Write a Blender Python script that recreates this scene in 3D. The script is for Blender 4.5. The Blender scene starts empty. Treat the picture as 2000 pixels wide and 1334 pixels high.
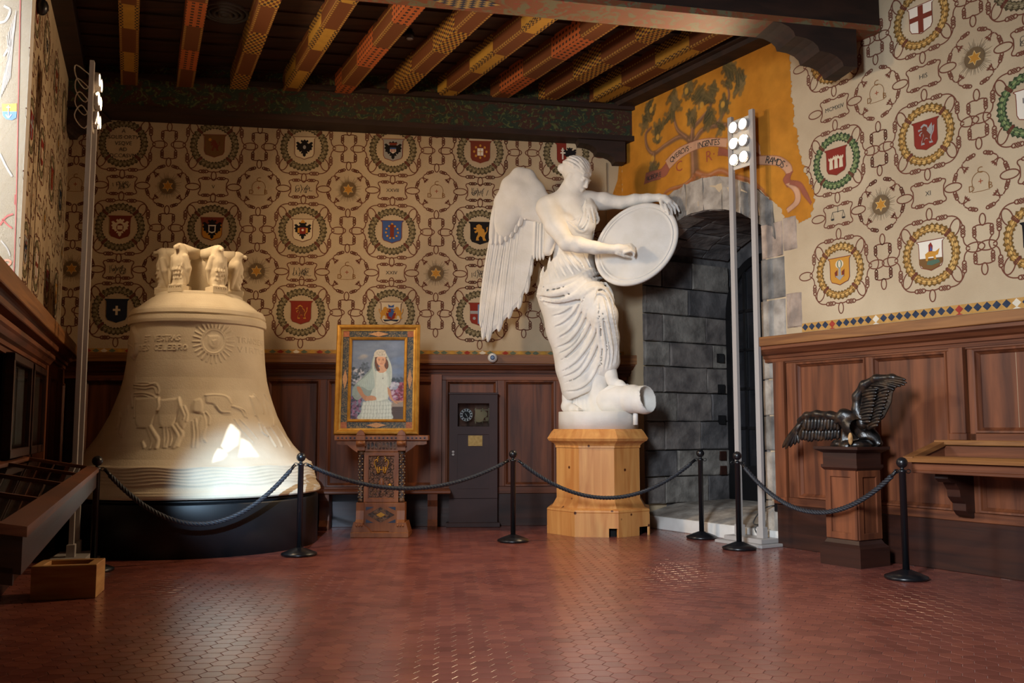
import bpy, bmesh, math, random
import numpy as np
from mathutils import Vector, Matrix
random.seed(7); rng = np.random.default_rng(7)
SC = bpy.context.scene
COL = SC.collection
PI = math.pi
# ------------------------------------------------------------------ camera
F = 1800.0; PITCH = math.atan(168/1800); CAM = np.array([0., 0., 1.25])
cd = bpy.data.cameras.new('camera'); cam = bpy.data.objects.new('camera', cd); COL.objects.link(cam)
cam.location = CAM; cam.rotation_euler = (PI/2 + PITCH, 0, 0)
cd.sensor_width = 36; cd.lens = 36*F/2000; cd.clip_end = 100
SC.camera = cam
# ------------------------------------------------------------------ exposure, world, lights
vs = SC.view_settings
SC.display_settings.display_device = 'sRGB'
vs.view_transform = 'Standard'; vs.look = 'None'; vs.gamma = 1.0; vs.exposure = 0.0; vs.use_curve_mapping = False
w = bpy.data.worlds.new('world'); SC.world = w; w.use_nodes = True
w.node_tree.nodes['Background'].inputs[0].default_value = (0.55, 0.68, 0.95, 1)
w.node_tree.nodes['Background'].inputs[1].default_value = 0.07

def lamp(kind, name, loc, target, energy, color, **kw):
    l = bpy.data.lights.new(name, kind); l.energy = energy; l.color = color
    for k, v in kw.items(): setattr(l, k, v)
    o = bpy.data.objects.new(name, l); COL.objects.link(o); o.location = loc
    o.rotation_euler = (Vector(target) - Vector(loc)).to_track_quat('-Z', 'Y').to_euler()
    return o
WARM = (1.0, 0.72, 0.43); DAY = (0.82, 0.91, 1.0)
# daylight through the second window of the left wall, beside the viewer and out of frame
lamp('AREA', 'daylight_near', (-1.62, 1.35, 3.6), (3.0, 9.0, 0.8), 150, DAY, shape='RECTANGLE', size=0.9, size_y=1.7, spread=math.radians(78))
# daylight in the deep window recess of the left wall
lamp('AREA', 'daylight_left', (-5.6, 6.9, 4.0), (-4.9, 8.6, 3.6), 200, (0.90, 0.96, 1.0), shape='RECTANGLE', size=1.1, size_y=2.6)
# low sun on the bell: glow spot added indoors, sharp spot cut by gobo
SUN = np.array([-2.40, 0.60, 3.83])
lamp('SPOT', 'low_sun_glow', (-1.35, 1.2, 3.3), (-2.48, 8.85, 0.74), 6200, (0.50, 0.74, 1.0), spot_size=math.radians(11.5), spot_blend=1.0, shadow_soft_size=0.05)
lamp('SPOT', 'low_sun', tuple(SUN), (-2.78, 8.85, 0.90), 7000, (0.86, 0.93, 1.0), spot_size=math.radians(7.5), spot_blend=0.1, shadow_soft_size=0.004)

# ------------------------------------------------------------------ pixel/space helpers (photo frame 2000 x 1334)
cpi, spi = math.cos(PITCH), math.sin(PITCH)
def ray(px, py):
    x = (px-1000)/F; y = (667-py)/F
    return np.array([x, cpi-spi*y, spi+cpi*y])
def atZ(px, py, z=0.0):
    r = ray(px, py); return CAM + r*(z-1.25)/r[2]
def atY(px, py, d):
    r = ray(px, py); return CAM + r*d/r[1]
def onP(px, py, p0, n):
    r = ray(px, py); return CAM + r*np.dot(np.asarray(p0)-CAM, n)/np.dot(r, n)
# ------------------------------------------------------------------ colours, materials
def lin(c):
    c = c/255.0
    return c/12.92 if c <= 0.04045 else ((c+0.055)/1.055)**2.4
def rgb(r, g, b): return (lin(r), lin(g), lin(b), 1.0)
MATS = {}
def mat(name, c1, c2=None, rough=0.6, scale=(4, 4, 4), detail=6, bump=0.0, bscale=None, metal=0.0, coat=0.0, spec=0.5, lo=0.35, hi=0.65, coord='Object', distort=0.0, wave=False):
    if name in MATS: return MATS[name]
    m = bpy.data.materials.new(name); m.use_nodes = True
    nt = m.node_tree; N = nt.nodes; L = nt.links; b = N['Principled BSDF']
    b.inputs['Roughness'].default_value = rough; b.inputs['Metallic'].default_value = metal
    b.inputs['Specular IOR Level'].default_value = spec; b.inputs['Coat Weight'].default_value = coat
    b.inputs['Base Color'].default_value = c1
    if c2 is not None or bump:
        tc = N.new('ShaderNodeTexCoord'); mp = N.new('ShaderNodeMapping'); mp.inputs['Scale'].default_value = scale
        L.new(tc.outputs[coord], mp.inputs[0])
        nz = N.new('ShaderNodeTexNoise'); nz.inputs['Scale'].default_value = 1; nz.inputs['Detail'].default_value = detail
        nz.inputs['Distortion'].default_value = distort
        L.new(mp.outputs[0], nz.inputs['Vector'])
        if c2 is not None:
            cr = N.new('ShaderNodeValToRGB'); cr.color_ramp.elements[0].position = lo; cr.color_ramp.elements[1].position = hi
            cr.color_ramp.elements[0].color = c1; cr.color_ramp.elements[1].color = c2
            L.new(nz.outputs['Fac'], cr.inputs[0]); L.new(cr.outputs[0], b.inputs['Base Color'])
        if bump:
            src = nz
            if bscale is not None:
                src = N.new('ShaderNodeTexNoise'); src.inputs['Scale'].default_value = bscale; src.inputs['Detail'].default_value = 5
                L.new(tc.outputs[coord], src.inputs['Vector'])
            bp = N.new('ShaderNodeBump'); bp.inputs['Strength'].default_value = bump; bp.inputs['Distance'].default_value = 0.02
            L.new(src.outputs['Fac'], bp.inputs['Height']); L.new(bp.outputs[0], b.inputs['Normal'])
    MATS[name] = m
    return m
def emit(name, color, strength):
    m = bpy.data.materials.new(name); m.use_nodes = True
    b = m.node_tree.nodes['Principled BSDF']; b.inputs['Base Color'].default_value = color
    b.inputs['Emission Color'].default_value = color; b.inputs['Emission Strength'].default_value = strength
    return m
def vcol_mat(name, rough=0.8, bump=0.0, bscale=60, spec=0.3, noise=0.12, nscale=9):
    m = bpy.data.materials.new(name); m.use_nodes = True
    N = m.node_tree.nodes; L = m.node_tree.links; b = N['Principled BSDF']; b.inputs['Roughness'].default_value = rough
    b.inputs['Specular IOR Level'].default_value = spec
    at = N.new('ShaderNodeAttribute'); at.attribute_name = 'paint'
    tc = N.new('ShaderNodeTexCoord'); nz = N.new('ShaderNodeTexNoise'); nz.inputs['Scale'].default_value = nscale; nz.inputs['Detail'].default_value = 7
    L.new(tc.outputs['Object'], nz.inputs['Vector'])
    mr = N.new('ShaderNodeMapRange'); mr.inputs[1].default_value = 0.3; mr.inputs[2].default_value = 0.7
    mr.inputs[3].default_value = 1-noise; mr.inputs[4].default_value = 1+noise
    L.new(nz.outputs['Fac'], mr.inputs[0])
    mx = N.new('ShaderNodeVectorMath'); mx.operation = 'SCALE'
    L.new(at.outputs['Color'], mx.inputs[0]); L.new(mr.outputs[0], mx.inputs['Scale']); L.new(mx.outputs[0], b.inputs['Base Color'])
    if bump:
        n2 = N.new('ShaderNodeTexNoise'); n2.inputs['Scale'].default_value = bscale; n2.inputs['Detail'].default_value = 5
        L.new(tc.outputs['Object'], n2.inputs['Vector'])
        bp = N.new('ShaderNodeBump'); bp.inputs['Strength'].default_value = bump; bp.inputs['Distance'].default_value = 0.01
        L.new(n2.outputs['Fac'], bp.inputs['Height']); L.new(bp.outputs[0], b.inputs['Normal'])
    return m
M_PLASTER = mat('wall_plaster', rgb(182, 160, 130), rgb(200, 179, 148), 0.9, (1.3, 1.3, 1.3), bump=0.25, bscale=90, spec=0.2)
M_ROPE = mat('painted_rope', rgb(98, 56, 44), rgb(124, 78, 60), 0.9, (14, 14, 14), spec=0.1)
M_WOOD = mat('wainscot_wood', rgb(76, 39, 23), rgb(126, 71, 42), 0.5, (9, 9, 0.7), detail=9, bump=0.12, distort=0.6, spec=0.45)
M_WOODH = mat('wainscot_wood_horizontal', rgb(78, 40, 23), rgb(124, 70, 41), 0.5, (0.8, 0.8, 14), detail=9, bump=0.12, distort=0.6, spec=0.45)
M_WOODD = mat('skirting_wood', rgb(38, 18, 13), rgb(60, 29, 18), 0.45, (0.8, 0.8, 14), detail=8, bump=0.1, distort=0.5)
M_WOODT = mat('cornice_wood', rgb(112, 68, 34), rgb(148, 98, 52), 0.5, (0.9, 0.9, 16), detail=9, bump=0.15, distort=0.8)
M_CEIL = mat('ceiling_wood', rgb(40, 22, 14), rgb(62, 34, 20), 0.7, (1, 9, 9), detail=7, bump=0.2, distort=0.4)
M_BLACK = mat('black_paint', rgb(14, 15, 17), rgb(20, 21, 24), 0.45, (3, 3, 3))
M_POST = mat('post_black', rgb(18, 19, 23), None, 0.32, spec=0.6)
M_GYP = mat('white_plaster', rgb(226, 221, 212), rgb(236, 232, 226), 0.75, (5, 5, 5), bump=0.12, bscale=45, spec=0.3)
M_BELL = mat('bell_plaster', rgb(212, 197, 171), rgb(224, 211, 187), 0.8, (3, 3, 3), bump=0.14, bscale=70, spec=0.25)
M_ALU = mat('white_metal', rgb(170, 164, 160), None, 0.4, metal=0.0, spec=0.5)
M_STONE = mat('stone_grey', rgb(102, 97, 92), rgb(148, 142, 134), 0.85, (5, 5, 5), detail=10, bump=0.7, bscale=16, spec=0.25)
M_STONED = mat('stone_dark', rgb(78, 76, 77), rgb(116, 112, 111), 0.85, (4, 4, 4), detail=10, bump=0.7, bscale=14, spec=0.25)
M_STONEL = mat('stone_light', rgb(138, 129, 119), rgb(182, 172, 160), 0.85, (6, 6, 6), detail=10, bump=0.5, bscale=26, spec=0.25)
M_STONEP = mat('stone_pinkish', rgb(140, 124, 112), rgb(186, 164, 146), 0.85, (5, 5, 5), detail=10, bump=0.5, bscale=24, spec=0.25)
M_GOLD = mat('gold_leaf', rgb(176, 124, 44), rgb(206, 154, 66), 0.38, (12, 12, 12), metal=0.55, bump=0.1)
M_BRASS = mat('brass', rgb(190, 150, 82), None, 0.3, metal=0.9)
M_PINE = mat('pine', rgb(196, 128, 66), rgb(220, 160, 92), 0.5, (10, 10, 0.9), detail=8, bump=0.06, distort=0.7)
_n = M_PINE.node_tree.nodes; _l = M_PINE.node_tree.links; _b = _n['Principled BSDF']
_vo = _n.new('ShaderNodeTexVoronoi'); _vo.inputs['Scale'].default_value = 5.5; _tc = _n.new('ShaderNodeTexCoord'); _l.new(_tc.outputs['Object'], _vo.inputs['Vector'])
_cr = _n.new('ShaderNodeValToRGB'); _cr.color_ramp.elements[0].position = 0.07; _cr.color_ramp.elements[0].color = rgb(96, 54, 28); _cr.color_ramp.elements[1].position = 0.12; _cr.color_ramp.elements[1].color = (1, 1, 1, 1); _l.new(_vo.outputs['Distance'], _cr.inputs[0])
_mx = _n.new('ShaderNodeMix'); _mx.data_type = 'RGBA'; _mx.blend_type = 'MULTIPLY'; _mx.inputs[0].default_value = 1.0; _l.new(_b.inputs['Base Color'].links[0].from_socket, _mx.inputs[6]); _l.new(_cr.outputs[0], _mx.inputs[7]); _l.new(_mx.outputs[2], _b.inputs['Base Color'])
M_DARK = mat('void_black', rgb(8, 8, 9), None, 0.9)
# ------------------------------------------------------------------ object helpers
def link(name, me, m=None, parent=None, loc=None):
    o = bpy.data.objects.new(name, me); COL.objects.link(o)
    if m is not None and me is not None:
        for x in (m if isinstance(m, (list, tuple)) else [m]): me.materials.append(x)
    if parent is not None: o.parent = parent
    if loc is not None: o.location = loc
    return o
def tag(o, label=None, cat=None, group=None, kind=None):
    if label: o['label'] = label
    if cat: o['category'] = cat
    if group: o['group'] = group
    if kind: o['kind'] = kind
    return o
def empty(name, loc=(0, 0, 0), rz=0.0):
    o = bpy.data.objects.new(name, None); COL.objects.link(o); o.location = loc; o.rotation_euler = (0, 0, rz)
    o.empty_display_size = 0.2
    return o
def thing(name, label, cat, loc=(0, 0, 0), rz=0.0, group=None):
    return tag(empty(name, loc, rz), label, cat, group)
class MB:
    """collects shapes, then links them as one mesh"""
    def __init__(s, rec=True): s.v = []; s.f = []; s.mi = []; s.sm = []; s.rec = rec
    def add(s, vs, fs, mi=0, smooth=False):
        n = len(s.v); s.v += [tuple(map(float, v)) for v in vs]
        s.f += [tuple(i+n for i in f) for f in fs]; s.mi += [mi]*len(fs); s.sm += [smooth]*len(fs); return s
    def box(s, x0, x1, y0, y1, z0, z1, mi=0, M=None, bev=0.0):
        if bev > 0:
            a = min(bev, (x1-x0)/2.01, (y1-y0)/2.01, (z1-z0)/2.01)
            vs = []
            for z, ins in ((z0, a), (z0+a, 0), (z1-a, 0), (z1, a)):
                q = ins
                vs += [(x0+q, y0+q, z), (x1-q, y0+q, z), (x1-q, y1-q, z), (x0+q, y1-q, z)]
            fs = [(3, 2, 1, 0), (12, 13, 14, 15)]
            for k in range(3):
                for i in range(4):
                    j = (i+1) % 4; fs.append((k*4+i, k*4+j, k*4+4+j, k*4+4+i))
        else:
            vs = [(x0, y0, z0), (x1, y0, z0), (x1, y1, z0), (x0, y1, z0), (x0, y0, z1), (x1, y0, z1), (x1, y1, z1), (x0, y1, z1)]
            fs = [(3, 2, 1, 0), (4, 5, 6, 7), (0, 1, 5, 4), (1, 2, 6, 5), (2, 3, 7, 6), (3, 0, 4, 7)]
        if M is not None: vs = [tuple(M @ Vector(v)) for v in vs]
        return s.add(vs, fs, mi)
    def prism(s, pts, fn, a, b, mi=0, smooth=False):
        """polygon pts [(u,v)], extruded from a to b, mapped by fn(u,v,w)"""
        n = len(pts)
        vs = [fn(u, v, a) for u, v in pts] + [fn(u, v, b) for u, v in pts]
        fs = [tuple(range(n-1, -1, -1)), tuple(range(n, 2*n))] + [(i, (i+1) % n, n+(i+1) % n, n+i) for i in range(n)]
        return s.add(vs, fs, mi, smooth)
    def lathe(s, prof, n=32, mi=0, c=(0, 0), smooth=True, a0=0.0, a1=2*PI, cap=True):
        full = abs(a1-a0-2*PI) < 1e-6; m = n if full else n+1
        vs = []
        for r, z in prof:
            for i in range(m):
                a = a0+(a1-a0)*i/n; vs.append((c[0]+r*math.cos(a), c[1]+r*math.sin(a), z))
        fs = []
        for k in range(len(prof)-1):
            for i in range(n):
                j = (i+1) % m; fs.append((k*m+i, k*m+j, (k+1)*m+j, (k+1)*m+i))
        s.add(vs, fs, mi, smooth)
        if cap and full:
            b = len(s.v)-len(vs)
            s.f += [tuple(b+i for i in range(m-1, -1, -1)), tuple(b+(len(prof)-1)*m+i for i in range(m))]; s.mi += [mi]*2; s.sm += [False]*2
        return s
    def tube(s, pts, r, n=8, mi=0, smooth=True, cap=True):
        P = [np.array(p, float) for p in pts]; rs = r if isinstance(r, (list, tuple, np.ndarray)) else [r]*len(P)
        vs = []; up = np.array([0.0, 0.0, 1.0]); ref = None
        for i, p in enumerate(P):
            t = P[min(i+1, len(P)-1)]-P[max(i-1, 0)]; t = t/(np.linalg.norm(t)+1e-12)
            if ref is None: ref = up if abs(t[2]) < 0.9 else np.array([1.0, 0, 0])
            x = np.cross(ref, t); x /= np.linalg.norm(x)+1e-12; y = np.cross(t, x); ref = y
            for k in range(n):
                a = 2*PI*k/n; vs.append(p+rs[i]*(math.cos(a)*x+math.sin(a)*y))
        fs = []
        for i in range(len(P)-1):
            for k in range(n):
                j = (k+1) % n; fs.append((i*n+k, i*n+j, (i+1)*n+j, (i+1)*n+k))
        if cap: fs += [tuple(range(n-1, -1, -1)), tuple((len(P)-1)*n+k for k in range(n))]
        return s.add(vs, fs, mi, smooth)
    def ball(s, c, r, n=16, mi=0, sc=(1, 1, 1)):
        k = n//2; vs = []; fs = []
        for i in range(k+1):
            t = PI*i/k
            for j in range(n):
                a = 2*PI*j/n; vs.append((c[0]+r*sc[0]*math.sin(t)*math.cos(a), c[1]+r*sc[1]*math.sin(t)*math.sin(a), c[2]+r*sc[2]*math.cos(t)))
        for i in range(k):
            for j in range(n):
                q = (j+1) % n; fs.append((i*n+j, (i+1)*n+j, (i+1)*n+q, i*n+q))
        return s.add(vs, fs, mi, True)
    def mesh(s, name):
        me = bpy.data.meshes.new(name); me.from_pydata(s.v, [], s.f)
        me.polygons.foreach_set('material_index', s.mi); me.polygons.foreach_set('use_smooth', s.sm)
        me.validate()
        if s.rec:
            bm = bmesh.new(); bm.from_mesh(me); bmesh.ops.recalc_face_normals(bm, faces=bm.faces); bm.to_mesh(me); bm.free()
        me.update(); return me
    def build(s, name, m, parent=None, loc=None):
        return link(name, s.mesh(name), m, parent, loc)
def copy_tree(o, parent=None):
    c = o.copy(); COL.objects.link(c)
    if parent is not None: c.parent = parent
    for ch in list(o.children): copy_tree(ch, c)
    return c
def interp(pts, n):
    """smooth (Catmull-Rom) resampling of a polyline"""
    P = np.array(pts, float)
    if len(P) < 3: return [P[0]+(P[-1]-P[0])*t for t in np.linspace(0, 1, n)]
    Q = np.vstack([2*P[0]-P[1], P, 2*P[-1]-P[-2]]); out = []
    for t in np.linspace(0, len(P)-1-1e-9, n):
        i = int(t); u = t-i; a, b, c, d = Q[i:i+4]
        out.append(0.5*((2*b)+(c-a)*u+(2*a-5*b+4*c-d)*u*u+(3*b-a-3*c+d)*u**3))
    return out
class Frame:
    """a vertical wall plane: u along it, z up, w out of the wall into the room"""
    def __init__(s, p0, p1, inside):
        s.o = np.array([p0[0], p0[1], 0.0]); d = np.array([p1[0]-p0[0], p1[1]-p0[1], 0.0]); s.L = np.linalg.norm(d); s.d = d/s.L
        n = np.array([-s.d[1], s.d[0], 0.0])
        if np.dot(np.array([inside[0], inside[1], 0])-s.o, n) < 0: n = -n
        s.n = n
    def __call__(s, u, z, w=0.0): return s.o+s.d*u+s.n*w+np.array([0, 0, z])
    def px(s, px, py, w=0.0):
        p = onP(px, py, s.o+s.n*w, s.n); return np.dot(p-s.o, s.d), p[2]
    def matrix(s, u=0, z=0, w=0, sc=1.0):
        """local x along wall, y up, z out of the wall"""
        o = s(u, z, w); flip = np.dot(np.cross(s.d, [0, 0, 1]), s.n)
        M = Matrix.Identity(4)
        if flip < 0: sd = -s.d
        else: sd = s.d
        for i in range(3): M[i][0] = sd[i]*sc; M[i][1] = (0, 0, 1)[i]*sc; M[i][2] = s.n[i]*sc; M[i][3] = o[i]
        return M
    def box(s, mb, u0, u1, z0, z1, w0, w1, mi=0, bev=0.0):
        b = MB().box(u0, u1, w0, w1, z0, z1, 0, None, bev)
        vs = [s(u, z, w) for u, w, z in b.v]
        fs = b.f if np.dot(np.cross(s.d, s.n), [0, 0, 1]) > 0 else [tuple(reversed(f)) for f in b.f]
        return mb.add(vs, fs, mi)
    def prof(s, mb, u0, u1, pts, mi=0):
        """extrude a section [(w,z)] along the wall from u0 to u1"""
        return mb.prism(pts, lambda w, z, u: s(u, z, w), u0, u1, mi)
# ================================================================== SCULPTING: signed distance field -> mesh
class Sdf:
    def __init__(s, lo, hi, h):
        s.lo = np.array(lo, float); s.h = h; s.n = np.ceil((np.array(hi)-s.lo)/h).astype(int)+1; s.a = np.full(s.n, 9.0, np.float32)
        s.ax = [(s.lo[i]+h*np.arange(s.n[i])).astype(np.float32) for i in range(3)]
    def _box(s, lo, hi):
        i0 = np.clip(np.floor((np.array(lo)-s.lo)/s.h).astype(int), 0, s.n); i1 = np.clip(np.ceil((np.array(hi)-s.lo)/s.h).astype(int)+1, 0, s.n)
        sl = tuple(slice(a, b) for a, b in zip(i0, i1)); return sl, s.ax[0][sl[0]][:, None, None], s.ax[1][sl[1]][None, :, None], s.ax[2][sl[2]][None, None, :]
    def _mix(s, sl, d, k, sub):
        A = s.a[sl]
        if A.size == 0: return
        if sub: d = -d; q = np.maximum(k-np.abs(A-d), 0)/k if k > 0 else 0; s.a[sl] = np.maximum(A, d)+(q*q*k*.25 if k > 0 else 0)
        else: q = np.maximum(k-np.abs(A-d), 0)/k if k > 0 else 0; s.a[sl] = np.minimum(A, d)-(q*q*k*.25 if k > 0 else 0)
    def cap(s, a, b, ra, rb=None, k=0.03, ys=1.0, sub=False):
        rb = ra if rb is None else rb; a = np.array(a, float); b = np.array(b, float); m = max(ra, rb)/min(ys, 1)+k+3*s.h
        sl, X, Y, Z = s._box(np.minimum(a, b)-m, np.maximum(a, b)+m); d = b-a; dd = d[0]**2+(d[1]*ys)**2+d[2]**2+1e-12
        x, y, z = X-a[0], (Y-a[1])*ys, Z-a[2]; t = np.clip((x*d[0]+y*d[1]*ys+z*d[2])/dd, 0, 1)
        s._mix(sl, (np.sqrt((x-t*d[0])**2+(y-t*d[1]*ys)**2+(z-t*d[2])**2)-(ra+(rb-ra)*t)).astype(np.float32), k, sub); return s
    def chain(s, pts, rs, k=0.03, ys=1.0, sub=False):
        rs = rs if np.ndim(rs) else [rs]*len(pts)
        for i in range(len(pts)-1): s.cap(pts[i], pts[i+1], rs[i], rs[i+1], k, ys, sub)
        return s
    def ell(s, c, r, R=None, k=0.03, sub=False):
        c = np.array(c, float); r = np.array(r, float); m = max(r)+k+3*s.h; sl, X, Y, Z = s._box(c-m, c+m); x, y, z = X-c[0], Y-c[1], Z-c[2]
        if R is not None: x, y, z = [R[i][0]*x+R[i][1]*y+R[i][2]*z for i in range(3)]
        k0 = np.sqrt((x/r[0])**2+(y/r[1])**2+(z/r[2])**2)+1e-6; k1 = np.sqrt((x/r[0]**2)**2+(y/r[1]**2)**2+(z/r[2]**2)**2)+1e-6
        s._mix(sl, (k0*(k0-1)/k1).astype(np.float32), k, sub); return s
    def hit(s, px, py, default=None):
        r = ray(px, py); t0, t1 = (s.lo[1])/r[1], (s.lo[1]+s.h*(s.n[1]-1))/r[1]
        P = CAM+np.linspace(t0, t1, int((t1-t0)/s.h*2))[:, None]*r; I = np.round((P-s.lo)/s.h).astype(int); ok = np.all((I >= 0) & (I < s.n), axis=1)
        v = np.where(ok, s.a[tuple(np.clip(I, 0, s.n-1).T)], 9); q = np.nonzero(v < 0)[0]
        if len(q): return P[q[0]]
        j = np.argmin(v); return P[j] if v[j] < 0.05 else default
    def mesh(s, name, m=None, smooth=True):
        A = s.a; S_ = A < 0; n = np.array(A.shape)-1
        c = [S_[i:n[0]+i, j:n[1]+j, k:n[2]+k] for i in (0, 1) for j in (0, 1) for k in (0, 1)]
        any_ = np.logical_or.reduce(c); all_ = np.logical_and.reduce(c); act = any_ & ~all_; I = np.argwhere(act); idx = np.full(n, -1, np.int64); idx[act] = np.arange(len(I))
        off = np.array([(i, j, k) for i in (0, 1) for j in (0, 1) for k in (0, 1)]); V = np.stack([A[tuple((I+o).T)] for o in off], 1).astype(np.float64)
        acc = np.zeros((len(I), 3)); cnt = np.zeros(len(I))
        for a in range(8):
            for b in range(a+1, 8):
                if np.abs(off[a]-off[b]).sum() != 1: continue
                x = (V[:, a] < 0) != (V[:, b] < 0); t = V[x, a]/(V[x, a]-V[x, b]); acc[x] += off[a]+t[:, None]*(off[b]-off[a]); cnt[x] += 1
        P = s.lo+s.h*(I+acc/cnt[:, None]); quads = []
        for ax in range(3):
            u, v = [(1, 2), (2, 0), (0, 1)][ax]; e = np.eye(3, dtype=int); A0 = S_[tuple(slice(0, -1) if i == ax else slice(1, -1) for i in range(3))]; A1 = S_[tuple(slice(1, None) if i == ax else slice(1, -1) for i in range(3))]
            for fl in (0, 1):
                J = np.argwhere((A0 & ~A1) if fl == 0 else (~A0 & A1)); J = J+np.array([0 if i == ax else 1 for i in range(3)])
                if not len(J): continue
                q = np.stack([idx[tuple((J-o).T)] for o in (e[u]*0, e[u], e[u]+e[v], e[v])], 1); quads.append(q if fl else q[:, ::-1])
        Q = np.vstack(quads); Q = Q[(Q >= 0).all(1)]; me = bpy.data.meshes.new(name); me.vertices.add(len(P)); me.vertices.foreach_set('co', P.astype(np.float32).ravel())
        me.loops.add(Q.size); me.loops.foreach_set('vertex_index', Q.astype(np.int32).ravel()); me.polygons.add(len(Q)); me.polygons.foreach_set('loop_start', np.arange(0, Q.size, 4, dtype=np.int32)); me.polygons.foreach_set('loop_total', np.full(len(Q), 4, np.int32))
        me.polygons.foreach_set('use_smooth', np.full(len(Q), smooth)); me.update(); me.validate()
        if m: me.materials.append(m)
        return me
# ================================================================== THE ROOM SHELL
INSIDE = (0, 6)
BW = Frame((-5.72, 11.604), (1.48, 12.165), INSIDE)
RW = Frame((1.48, 12.165), (4.27, 7.63), INSIDE)
LW = Frame((-5.72, 11.604), (-3.316, 5.497), INSIDE)
FRONT_Y = -3.2
def on_line(fr, y): return (y-fr.o[1])/fr.d[1]
RU, LU = on_line(RW, FRONT_Y), on_line(LW, FRONT_Y)
H = 5.9
# ---- floor: a mortar bed carrying hexagonal terracotta tiles
pts = [BW(0, 0), RW(0, 0), RW(RU, 0), LW(LU, 0)]
M_GROUT = mat('tile_mortar', rgb(176, 132, 122), rgb(196, 156, 146), 0.5, (20, 20, 20), spec=0.4)
def tile_mat(name, a, b):
    m = mat(name, a, b, 0.3, (2.2, 2.2, 2.2), bump=0.04, bscale=22, spec=0.75, coat=0.35)
    m.node_tree.nodes['Principled BSDF'].inputs['Coat Roughness'].default_value = 0.2
    N = m.node_tree.nodes; L = m.node_tree.links; p = N['Principled BSDF']
    oi = N.new('ShaderNodeTexCoord'); nz = N.new('ShaderNodeTexNoise'); nz.inputs['Scale'].default_value = 1.1; nz.inputs['Detail'].default_value = 6
    L.new(oi.outputs['Object'], nz.inputs['Vector'])
    mr = N.new('ShaderNodeMapRange'); mr.inputs[3].default_value = 0.25; mr.inputs[4].default_value = 0.33
    L.new(nz.outputs['Fac'], mr.inputs[0]); L.new(mr.outputs[0], p.inputs['Roughness'])
    return m
TILES = [tile_mat('terracotta_a', rgb(122, 65, 56), rgb(138, 77, 66)), tile_mat('terracotta_b', rgb(112, 59, 51), rgb(130, 71, 61)), tile_mat('terracotta_c', rgb(130, 69, 57), rgb(146, 83, 69))]
fl = MB().prism([(p[0], p[1]) for p in pts], lambda u, v, z: (u, v, z), -0.2, -0.0045).build('floor', M_GROUT)
tag(fl, 'red brown floor of hexagonal terracotta tiles', kind='structure')
R_T, A_T = 0.066, math.radians(4)
def hexa(cx, cy, r, tx, ty, z=0.0):
    vs = []
    for rr, zz in ((r-0.0024, -0.008), (r-0.0024, -0.0007), (r-0.0038, 0.0)):
        for k in range(6):
            a = k*PI/3; x, y = rr*math.cos(a), rr*math.sin(a); vs.append((x, y, zz+(x*tx+y*ty if zz > -0.005 else 0)+z))
    fs = [tuple(range(12, 18))]
    for q in (0, 6):
        for k in range(6): fs.append((q+k, q+(k+1) % 6, q+6+(k+1) % 6, q+6+k))
    ca, sa = math.cos(A_T), math.sin(A_T)
    return [(cx*ca-cy*sa+x*ca-y*sa, cx*sa+cy*ca+x*sa+y*ca, zz) for x, y, zz in vs], fs
def inside(x, y, m=0.05):
    return all(np.dot(np.array([x, y, 0])-fr.o, fr.n) > m for fr in (BW, RW, LW)) and y > 2.6
cells = []
for i in range(-80, 110):
    for j in range(10, 125):
        cx, cy = i*1.5*R_T, (j+0.5*(i % 2))*math.sqrt(3)*R_T
        x, y = cx*math.cos(A_T)-cy*math.sin(A_T), cx*math.sin(A_T)+cy*math.cos(A_T)
        if inside(x, y) and abs(x) < 0.62*y+0.8 and y > 3.6: cells.append((x, y, cx, cy))
def in_view(c):
    x, y = c[0], c[1]; f = cpi*y-spi*1.25; u = -spi*y-cpi*1.25
    return abs(x)/f < 0.5556 and abs(u/f) < 0.3706
seen = sorted([c for c in cells if in_view(c)], key=lambda c: c[1])
near = set((c[2], c[3]) for c in seen[:296])
kinds = [None]*12
for k in range(12):
    v, f = hexa(0, 0, R_T, random.uniform(-1, 1)*0.0022, random.uniform(-1, 1)*0.0022)
    me = MB().add(v, f); me.rec = False; kinds[k] = me.mesh('tile'); kinds[k].materials.append(TILES[k % 3])
rest = MB(rec=False)
for x, y, cx, cy in cells:
    if (cx, cy) in near:
        o = link('tile', random.choice(kinds), None, fl); o.location = (x, y, 0)
    else:
        v, f = hexa(cx, cy, R_T, random.uniform(-1, 1)*0.0022, random.uniform(-1, 1)*0.0022)
        rest.add(v, f, random.randrange(3))
tag(rest.build('tile_field', TILES, fl), kind='stuff')

# ---- walls
T = 0.35
def solid_wall(name, fr, poly, m, label):
    o = MB().prism(poly, lambda u, z, w: fr(u, z, w), 0, -T).build(name, m); return tag(o, label, kind='structure')
wall_back = solid_wall('wall_back', BW, [(-0.5, -0.2), (BW.L+0.5, -0.2), (BW.L+0.5, H), (-0.5, H)], M_PLASTER, 'cream plaster back wall painted with wreaths, shields and knotted cords')
# right wall with the arched opening of the stone niche
UC, UL, UR, ZS, RI, ZC = 1.457, 0.474, 2.44, 3.505, 1.6, 2.242
def arc_z(u, r=RI, zc=ZC): return zc+math.sqrt(max(r*r-(u-UC)**2, 0))
EX = 0.07
arch = [(u, arc_z(u, RI+EX)) for u in np.linspace(UL-EX, UR+EX, 25)]
poly = [(0, -0.2), (UL-EX, -0.2)]+arch+[(UR+EX, -0.2), (RU, -0.2), (RU, H), (0, H)]
wall_right = solid_wall('wall_right', RW, poly, M_PLASTER, 'cream plaster right wall with painted wreaths and an arched stone niche')
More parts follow.
